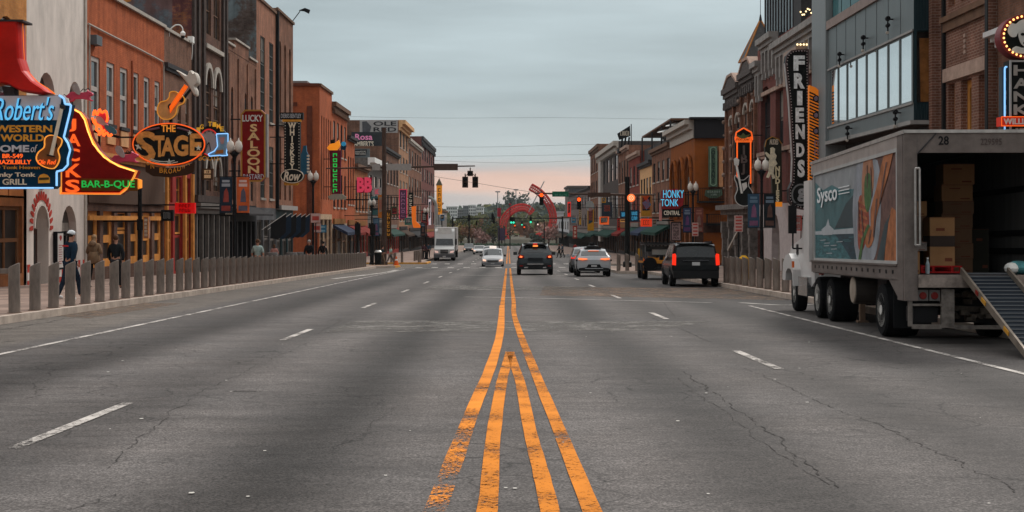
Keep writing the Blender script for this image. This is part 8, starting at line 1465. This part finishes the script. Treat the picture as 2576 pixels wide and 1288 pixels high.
# ================================================================ people
skin = M('skin', (.38, .19, .13), .5, var=.1); 
def person(label, x, y, h, face, pose, top, legs, hair, cap=None, shoes=None, z=None, coat=0, bag=False, bulk=1.0):
    """pose: dict(stride, arm, lean); face = heading in degrees, 0 = walking away from the camera"""
    s = h / 1.78; T = thing('person', label, 'person', (x, y, (gz(y) + .15) if z is None else z), rot=(0, 0, R(face)), local=True); st = pose.get('stride', .15); lean = pose.get('lean', .02); arm = pose.get('arm', 0)
    V = {}; E = []
    def v(n, p, r): V[n] = (Vector(p) * s, r * s)
    v('pel', (0, 0, .93), .12); v('waist', (0, lean * .5, 1.08), .115 * bulk); v('chest', (0, lean, 1.30), .135 * bulk); v('neck0', (0, lean, 1.46), .075); v('neck', (0, lean + .01, 1.52), .052); v('head', (0, lean + .02, 1.62), .082); v('crown', (0, lean + .015, 1.71), .078); v('nose', (0, lean + .125, 1.615), .014)
    E += [('pel', 'waist'), ('waist', 'chest'), ('chest', 'neck0'), ('neck0', 'neck'), ('neck', 'head'), ('head', 'crown'), ('head', 'nose')]
    for k, sg in (('L', -1), ('R', 1)):
        sw = st * sg; a = arm if isinstance(arm, (int, float)) else arm[0 if sg < 0 else 1]
        v('sh' + k, (sg * .17, lean, 1.42), .062 * bulk); el = Vector((sg * (.23 + .03 * bulk), lean - sw * .5, 1.15)); wr = el + Vector((sg * .0 - sg * .12 * min(a, 1), .08 + sw * -.6 + .20 * a, -.22 + .30 * a)); v('el' + k, el, .043); v('wr' + k, wr, .029); d = (wr - el).normalized(); hp = wr + d * .06; v('pa' + k, hp, .032)
        E += [('chest', 'sh' + k), ('sh' + k, 'el' + k), ('el' + k, 'wr' + k), ('wr' + k, 'pa' + k)]
        for f in range(4): a_ = hp + d * .055 + Vector((0, (f - 1.5) * .019, 0)); b_ = a_ + d * (.042 - .006 * abs(f - 1.4)) + Vector((-sg * .012, 0, 0)); v('f%d%s' % (f, k), a_, .0092); v('g%d%s' % (f, k), b_, .0078); E += [('pa' + k, 'f%d%s' % (f, k)), ('f%d%s' % (f, k), 'g%d%s' % (f, k))]
        v('t' + k, hp + Vector((-sg * .01, .04, .0)), .0105); v('u' + k, hp + d * .035 + Vector((-sg * .012, .06, 0)), .009); E += [('pa' + k, 't' + k), ('t' + k, 'u' + k)]
        v('hip' + k, (sg * .09, 0, .90), .095); v('kn' + k, (sg * .095, sw * .7 + .04, .50), .058); v('an' + k, (sg * .095, sw * 1.25 - .03, .09), .038); v('to' + k, (sg * .10, sw * 1.25 + .13, .035), .034)
        E += [('pel', 'hip' + k), ('hip' + k, 'kn' + k), ('kn' + k, 'an' + k), ('an' + k, 'to' + k)]
    def skn(name, names, mat, grow, root, sub=1, extra=()):
        keys = [n for n in V if n in names]; me = bpy.data.meshes.new(name); me.from_pydata([V[n][0] for n in keys], [(keys.index(a), keys.index(b)) for a, b in E if a in keys and b in keys], []); me.materials.append(mat)
        o = bpy.data.objects.new(name, me); COL.objects.link(o); o.parent = T; md = o.modifiers.new('skin', 'SKIN'); md.use_smooth_shade = True
        for i, n in enumerate(keys): q = V[n][1] + grow * s; me.skin_vertices[0].data[i].radius = (q, q * (.82 if n in ('pel', 'waist', 'chest') else 1)); me.skin_vertices[0].data[i].use_root = n == root
        sb = o.modifiers.new('sub', 'SUBSURF'); sb.levels = sub; sb.render_levels = sub; return o
    skn('body', set(V), skin, 0, 'pel')
    sleeves = {'pel', 'waist', 'chest', 'neck0', 'shL', 'shR', 'elL', 'elR'} | ({'wrL', 'wrR'} if coat != -1 else set())
    skn('jacket' if coat != -1 else 'shirt', sleeves, top, .018 if coat != -1 else .012, 'chest')
    skn('trousers', {'pel', 'hipL', 'hipR', 'knL', 'knR', 'anL', 'anR'}, legs, .014, 'pel'); skn('shoe', {'anL', 'toL'}, shoes or black, .012, 'anL'); skn('shoe', {'anR', 'toR'}, shoes or black, .012, 'anR')
    hc = V['crown'][0]; mb = MB()
    if hair: mb.ball((hc.x, hc.y - .012 * s, hc.z - .012 * s), .092 * s, .102 * s, .095 * s, 12, 8); (mb.ball((hc.x, hc.y - .06 * s, hc.z - .14 * s), .075 * s, .05 * s, .13 * s, 10, 7) if coat == 2 else None); mb.build('hair', hair, T, smooth=True)
    if cap: mb = MB(); mb.ball((hc.x, hc.y - .006, hc.z + .004), .1 * s, .108 * s, .082 * s, 14, 8); mb.prism([(-.07 * s, 0), (.07 * s, 0), (.05 * s, .09 * s), (-.05 * s, .09 * s)], hc.z, hc.z + .012, lambda a, b, d: (a, hc.y + .085 * s + b, d)); mb.build('cap', cap, T)
    mb = MB()
    for sg in (-1, 1): mb.ball((sg * .032 * s, V['head'][0].y + .078 * s, 1.64 * s), .009 * s, n=6, m=4); 
    mb.build('eyes', black, T); mb = MB(); mb.ball((0, V['head'][0].y + .075 * s, 1.575 * s), .022 * s, .012 * s, .006 * s, 8, 4); mb.build('mouth', M('lips', (.28, .09, .08), .5), T)
    mb = MB(); [mb.ball((sg * .088 * s, V['head'][0].y - .002, 1.625 * s), .01 * s, .018 * s, .028 * s, 8, 5) for sg in (-1, 1)]; mb.build('ears', skin, T)
    if bag: mb = MB(); mb.ball((0, -.2 * s, 1.22 * s), .13 * s, .08 * s, .2 * s, 10, 7); mb.build('rucksack', M('rucksack', (.10, .06, .04), .7), T)
    return T
C = lambda n_, r, g_, b_: M('cloth_' + n_, (r, g_, b_), .85, var=.25, vs=6, bump=.3, bs=20)
hb, hd, hbl = M('hair_brown', (.09, .045, .025), .7), M('hair_dark', (.02, .015, .012), .7), M('hair_blond', (.32, .20, .11), .7); hg = M('hair_grey', (.30, .27, .25), .7)
X = lambda u, y: (u - U0) * y / FL
P = person('person in navy jacket with red stripe and white cap walking away by the bollards', X(176, 36.9), 36.9, 1.83, -38, dict(stride=.22, lean=.03), C('navy', .010, .022, .038), C('navy_trouser', .012, .018, .03), hd, cap=M('cap_white', (.60, .62, .64), .6), shoes=M('shoe_white', (.55, .53, .52), .6), bulk=1.12)
mb = MB(); mb.prism([(-.13, 1.40), (.13, 1.40), (.12, 1.44), (-.12, 1.44)], -.150, -.135); mb.build('stripe', M('stripe_red', (.40, .02, .02), .6), P)
P = person('person in a tan hooded coat with raised hands, walking away', X(236, 47.3), 47.3, 1.82, -5, dict(stride=.12, arm=1.0), C('tan', .20, .125, .075), C('black_legs', .012, .012, .013), hbl, coat=2, bulk=1.15)
mb = MB(); mb.ball((0, -.10, 1.53), .13, .09, .10, 10, 7); mb.build('hood', C('tan_hood', .26, .17, .11), P, smooth=True); mb = MB(); mb.lathe((0, .0, .84), [(.23, 0), (.20, .25), (.16, .4)], 14); mb.build('coat_skirt', C('tan2', .20, .125, .075), P, smooth=True)
person('person in a black jacket with grey-blond hair walking away ahead of the tan coat', X(291, 46), 46, 1.80, 0, dict(stride=.18), C('black_jacket', .012, .013, .015), C('dark_trouser', .02, .02, .022), hb, bulk=1.12)
person('person in a pale teal shirt walking away behind the middle of the left bollards', X(648, 60), 60, 1.76, 0, dict(stride=.15), C('teal', .27, .34, .32), C('dark_jeans', .02, .024, .03), hb, coat=-1, bulk=1.1)
person('person with long hair in a pink top behind the left bollards', X(690, 88), 88, 1.62, 10, dict(stride=.1, arm=.4), C('pink', .42, .20, .17), C('pale_shorts', .45, .40, .38), hb, coat=2)
person('person in black with light hair, left one of the pair near the left lamp', X(778, 76), 76, 1.82, 170, dict(stride=.1), C('black2', .012, .012, .014), C('black_legs', .012, .012, .013), hg, coat=0, bulk=1.15)
person('person in black with dark hair, right one of the pair near the left lamp', X(812, 84), 84, 1.80, 0, dict(stride=.15), C('black3', .014, .012, .012), C('black_legs', .012, .012, .013), hd, bulk=1.2)
person('person in a mint-green shirt and grey trousers walking past the orange cone', X(982, 120), 120, 1.78, -60, dict(stride=.3, lean=.05), C('mint', .28, .44, .38), C('grey_trouser', .16, .14, .13), hb, coat=-1, z=gz(120) + .02)
person('person in a dark teal top with rolled sleeves beside the litter bin', X(962, 116), 116, 1.76, -70, dict(stride=.15, arm=.5), C('dark_teal', .02, .04, .05), C('khaki', .22, .14, .09), hd, coat=-1, z=gz(116) + .02)
person('person in dark clothes beyond the side street, close to the semi-truck', X(1068, 150), 150, 1.76, 0, dict(stride=.2), C('plum', .09, .04, .05), C('black_legs', .012, .012, .013), hd)
person('second person beyond the side street, in a blue top', X(1078, 158), 158, 1.76, 0, dict(stride=.2), C('blue', .04, .08, .12), C('black_legs', .012, .012, .013), hd)
person('person in black crossing far down the right side of the street', X(1407, 172), 172, 1.78, 90, dict(stride=.2), C('black2', .012, .012, .014), C('black_legs', .012, .012, .013), hd, z=gz(172))
person('person in dark blue crossing beside the one in black, far right', X(1415, 174), 174, 1.78, 90, dict(stride=.2), C('blue', .04, .08, .12), C('dark_jeans', .02, .024, .03), hd, z=gz(174))
person('person in a red top walking down the far right pavement', X(1447, 178), 178, 1.7, 0, dict(stride=.2), C('red', .30, .03, .03), C('black_legs', .012, .012, .013), hd)
# ================================================================ beyond the street: sculpture, trees, town, hills
leafs = {n_: M('leaf_' + n_, c, .9, var=.45, vs=.6) for n_, c in dict(green=(.065, .085, .068), olive=(.10, .10, .035), yellow=(.17, .14, .05), pink=(.26, .15, .13), rust=(.16, .08, .045), dark=(.025, .04, .025)).items()}  # green is greyed: distance haze painted into the hillside leaf colour
bark = M('bark', (.06, .045, .035), .9)
def tree(label, x, y, zb, h, r, lm, n=260, seed=0, name='tree', s=.55):
    rr = random.Random(seed); T = thing(name, label, 'tree', (x, y, zb)); mb = MB(); mb.cyl((x, y, zb), (x, y, zb + h * .55), r * .09 + .08, r * .04, 7)
    for k in range(6): a = rr.uniform(0, 6.28); mb.cyl((x, y, zb + h * rr.uniform(.3, .5)), (x + r * .7 * math.cos(a), y + r * .7 * math.sin(a), zb + h * rr.uniform(.6, .85)), r * .035 + .03, .02, 5)
    mb.build('trunk', bark, T); mb = MB(); lobes = [(rr.uniform(-.6, .6) * r, rr.uniform(-.6, .6) * r, h * rr.uniform(.45, .88), r * rr.uniform(.3, .5)) for _ in range(8)]
    for i in range(n):
        L = lobes[i % 8]; d = Vector((rr.gauss(0, 1), rr.gauss(0, 1), rr.gauss(0, .8))).normalized() * L[3] * rr.uniform(.5, 1.1); c = Vector((x + L[0], y + L[1], zb + L[2])) + d; q = s * rr.uniform(.5, 1.2); a = Vector((rr.gauss(0, 1), rr.gauss(0, 1), rr.gauss(0, 1))).normalized(); b = a.orthogonal().normalized(); a2 = a.cross(b)
        mb.quad(c - b * q, c + a2 * q * .6, c + b * q, c - a2 * q * .6)
    mb.build('crown', lm, T)
tl = [('olive', 1122, 470, 8, 4.5), ('yellow', 1140, 472, 7, 4), ('yellow', 1160, 474, 7.5, 4.5), ('rust', 1178, 468, 7, 4), ('pink', 1200, 466, 6, 4), ('olive', 1188, 475, 10, 5), ('green', 1222, 474, 9, 5), ('olive', 1240, 470, 8, 4.5), ('dark', 1262, 472, 7, 4.5), ('pink', 1215, 462, 4.5, 3.5), ('pink', 1380, 468, 7, 4.5), ('pink', 1400, 466, 8, 4.5), ('rust', 1416, 470, 8, 4), ('dark', 1150, 478, 9, 5), ('green', 1352, 474, 3.5, 3)]
nms = {'olive': 'olive-green', 'yellow': 'yellow-green budding', 'rust': 'rust-brown', 'pink': 'pale pink blossoming', 'green': 'leafy green', 'dark': 'dark evergreen'}
for i, (k, u, y, h, r) in enumerate(tl): tree('%s tree at the end of the street, %s' % (nms[k], ['left behind the semi-truck', 'right of the semi-truck roof', 'above the distant cars', 'over the far cars, low', 'small, above the white sedan', 'tall, behind the signal heads', 'left of the red flag pole', 'right behind the red flag', 'below the red ring', 'low and round before the taxi', 'right of the crossover roof', 'near the far right signs', 'last one on the right', 'tall, behind the yellow ones', 'inside the red ring, right'][i]), X(u, y), y, -7.2 if y < 472 else -8, h + (1.5 if y > 471 else 0), r, leafs[k], 300, i)
mb = MB(); mb.box(-60, 60, 461, 462, -7.3, -6.1); one(mb, 'river_wall', M('river_wall_stone', (.42, .33, .25), .8, var=.2), 'low pale wall closing the street at the river end', 'wall', (0, 461, -7.3))
mb = MB()
for k in range(200): rr = random.Random(k + 99); x, y = rr.uniform(-30, 30), rr.uniform(456, 460); q = rr.uniform(.4, 1.0); mb.ball((x, y, -6.9 + q * .5), q, q, q * .8, 6, 4)
tag(mb.build('shrub_bed', leafs['dark'], None, loc=(0, 458, -7)), 'dark clipped shrubs along the wall at the end of the street', 'shrubs', kind='stuff')
for u, lab in ((1256, 'thin pole with a red flag beyond the taxi'), (1283, 'thin lattice-like pole left of the red ring, banded red')):
    y = 300 if u < 1270 else 320; T = thing('flagpole', lab, 'pole', (X(u, y), y, gz(y))); mb = MB(); mb.cyl((X(u, y), y, gz(y)), (X(u, y), y, HC + (V0 - (520 if u < 1270 else 498)) * y / FL), .12, .06, 6); mb.build('pole', sig_bk, T); mb = MB(); p = at(u - 5, 545, y); mb.box(p.x, X(u, y) - .02 + .4, y - .1, y, p.z, at(u, 523, y).z) if u < 1270 else [mb.box(X(u, y) - .25, X(u, y) + .25, y - .3, y - .1, at(u, v + 4, y).z, at(u, v, y).z) for v in (512, 522, 532)]; mb.build('flag' if u < 1270 else 'band', M('flag_red', (.35, .03, .05), .7), T)
T = thing('dark_banner_tower', 'dark purple banner structure at the river end, left of the red ring', 'banner', (X(1261, 420), 420, gz(420))); mb = MB(); p0, p1 = at(1253, 605, 420), at(1270, 574, 420); mb.box(p0.x, p1.x, 420, 421, p0.z, p1.z); mb.build('cloth', M('dark_purple', (.05, .03, .06), .7), T); mb = MB(); [mb.cyl((x, 420.5, gz(420)), (x, 420.5, p1.z), .12, n=6) for x in (p0.x, p1.x)]; mb.build('posts', sig_bk, T)
# large open red steel rings across the river
T = thing('red_steel_rings', 'large red curved steel truss rings standing on the far river bank', 'sculpture', (X(1335, 660), 660, -7)); redst = M('weathered_red_steel', (.50, .025, .02), .6, var=.25, vs=.1)
def truss(pts, wd, y, name):
    P = [Vector(p) for p in curve_pts([tuple(at(u, v, y)) for u, v in pts], 5, False)]; mb = MB(); inner = []
    for i, p in enumerate(P): a, b = P[max(i - 1, 0)], P[min(i + 1, len(P) - 1)]; d = (b - a).normalized(); inner.append(p + Vector((d.z, 0, -d.x)) * wd + Vector((0, 3, 0)))
    mb.tube(P, .62, 6); mb.tube(inner, .5, 6); mb.tube([p.lerp(q, .5) + Vector((0, -2, 0)) for p, q in zip(P, inner)], .3, 5)
    for i in range(0, len(P), 1): mb.cyl(P[i], inner[i], .2, n=4)
    for i in range(0, len(P) - 1, 1): mb.cyl(P[i], inner[i + 1], .1, n=4)
    mb.build(name, redst, T)
truss([(1338, 464), (1358, 476), (1376, 494), (1390, 516), (1398, 542), (1396, 568), (1384, 588), (1364, 600), (1344, 606)], 2.6, 655, 'large_ring'); truss([(1334, 540), (1322, 530), (1304, 530), (1286, 540), (1274, 558), (1272, 580), (1280, 600), (1294, 612)], 2.8, 662, 'small_ring')
mb = MB(); mb.cyl(at(1369, 456, 652), at(1322, 549, 664), .25, n=5); mb.build('rod', M('pale_steel', (.40, .38, .38), .5), T); mb = MB(); [mb.cyl(at(u, v, 658), (X(u, 658), 658, -8), .4, n=6) for u, v in ((1376, 592), (1348, 606), (1290, 608))]; mb.build('supports', redst, T)
def block(label, u0, u1, v0, v1, y, mat, fl, nb, dark):
    a, b = at(u0, v1, y), at(u1, v0, y); T = thing('distant_building', label, 'building', ((a.x + b.x) / 2, y, a.z)); mb = MB(); mb.box(a.x, b.x, y, y + 25, a.z - 14, b.z); mb.build('wall', mat, T)
    h, w = (b.z - a.z) / fl, (b.x - a.x) / nb
    for i in range(fl):
        mb = MB(); [mb.box(a.x + (k + .2) * w, a.x + (k + .8) * w, y - .2, y - .01, a.z + (i + .25) * h, a.z + (i + .75) * h) for k in range(nb)]; mb.build('window_row', dark, T)
    mb = MB(); mb.box(a.x - .4, b.x + .4, y - .5, y + 25.4, b.z + .01, b.z + .6); mb.build('roof', mat, T)
fw, fg_, fd = M('far_white_wall', (.66, .66, .66), .8), M('far_grey_wall', (.17, .18, .19), .8), M('far_window', (.09, .10, .11), .4)
block('white apartment block on the hillside, left one', 1123, 1150, 521, 545, 1080, fw, 3, 5, fd); block('dark grey middle section of the hillside apartments', 1165, 1178, 519, 548, 1085, fg_, 4, 3, fd); block('white apartment block on the hillside, second from the right', 1179, 1197, 517, 548, 1080, fw, 4, 4, fd); block('curved-looking white apartment block at the right of the hillside group', 1198, 1216, 522, 548, 1075, fw, 3, 4, fd); block('pale grey link building between the hillside apartments', 1150, 1165, 528, 548, 1090, M('far_pale_wall', (.30, .30, .30), .8), 3, 3, fd); block('large plain white building across the river on the right', 1401, 1418, 535, 585, 690, M('far_plain_white', (.46, .46, .47), .8), 1, 1, fw); block('brown block rising behind the far right row', 1430, 1484, 472, 500, 420, M('far_brown_wall', (.13, .11, .10), .8), 2, 8, fd)
for u, v in ((1252, 482), (1298, 477)):
    y = 1000; T = thing('floodlight_mast', 'stadium floodlight mast on the skyline, ' + ('left one' if u < 1270 else 'right one'), 'mast', (X(u, y), y, 5)); mb = MB(); mb.cyl((X(u, y), y, -5), (X(u, y), y, HC + (V0 - v) * y / FL), .45, .3, 6); mb.build('pole', M('mast_grey', (.22, .22, .23), .6), T); mb = MB(); p = at(u - 6, v + 2, y); q = at(u + 6, v - 1, y); mb.box(p.x, q.x, y - .5, y + .5, p.z, q.z); mb.build('lamp_bank', M('mast_grey', (.22, .22, .23), .6), T)
# hills
def hill_z(x, y): 
    t = min(max((y - 760) / 700, 0), 1); t = t * t * (3 - 2 * t); return -7 + t * (15 + 2.5 * math.sin(x * .011 + 1) + 2 * math.sin(x * .027) + 1.5 * math.sin(x * .05 + 2))
g = MB(); nx_, ny_ = 60, 14
XS = [-1500 + 50 * i for i in range(61)]; Ys = [700 + 70 * j for j in range(15)]
g.add([(x, y, hill_z(x, y)) for y in Ys for x in XS], [(j * 61 + i, j * 61 + i + 1, (j + 1) * 61 + i + 1, (j + 1) * 61 + i) for j in range(14) for i in range(60)])
struct(g, 'hills', M('hill_ground', (.05, .06, .03), .95, var=.4, vs=.02), smooth=True)
for nm, lm, sd_, n, rng_ in (('wooded_hillside', leafs['green'], 1, 5200, (-420, 420)), ('wooded_hillside_budding', leafs['olive'], 2, 2200, (-420, 420)), ('riverside_woods', leafs['rust'], 3, 700, (-160, 160))):
    mb = MB(); rr = random.Random(sd_)
    for i in range(n):
        y = rr.uniform(1100, 1500) if sd_ == 1 else rr.uniform(720, 1300) if sd_ == 2 else rr.uniform(660, 760); x = rr.uniform(*rng_) if rr.random() < .5 else rr.uniform(-120, 120); z = hill_z(x, y); q = rr.uniform(1.8, 4.5) * (.7 if sd_ == 3 else 1); c = Vector((x, y, z + rr.uniform(1, 8 if rr.random() < .25 else 5)))
        for _ in range(2): a = Vector((rr.gauss(0, 1), rr.gauss(0, 1), rr.gauss(0, 1))).normalized(); b = a.orthogonal().normalized(); a2 = a.cross(b); c2 = c + Vector((rr.uniform(-2, 2), rr.uniform(-2, 2), rr.uniform(-1, 2))); mb.quad(c2 - b * q, c2 + a2 * q * .7, c2 + b * q, c2 - a2 * q * .7)
    tag(mb.build(nm, lm, None, loc=(0, 900, -7)), {1: 'distant tree-covered hillside behind the town', 2: 'paler budding woods on the lower hillside', 3: 'reddish-brown budding woods along the far river bank'}[sd_], 'woods', kind='stuff')
tree('tall dark tree standing out on the skyline by the right floodlight mast', X(1299, 1100), 1100, hill_z(X(1299, 1100), 1100), 22, 11, leafs['green'], 600, 77, s=1.6)
# air
mb = MB(); mb.box(-1400, 1400, -290, 1720, -15.5, 62); hz = bpy.data.materials.new('haze_air'); hz.use_nodes = True; n_ = hz.node_tree.nodes; n_.remove(n_['Principled BSDF']); pv = n_.new('ShaderNodeVolumePrincipled'); pv.inputs['Color'].default_value = (.58, .62, .64, 1); pv.inputs['Density'].default_value = .00008; pv.inputs['Anisotropy'].default_value = .2; hz.node_tree.links.new(pv.outputs[0], n_['Material Output'].inputs['Volume'])
HAZE = True
if HAZE: tag(mb.build('haze', hz, None), kind='stuff')
flush_texts()
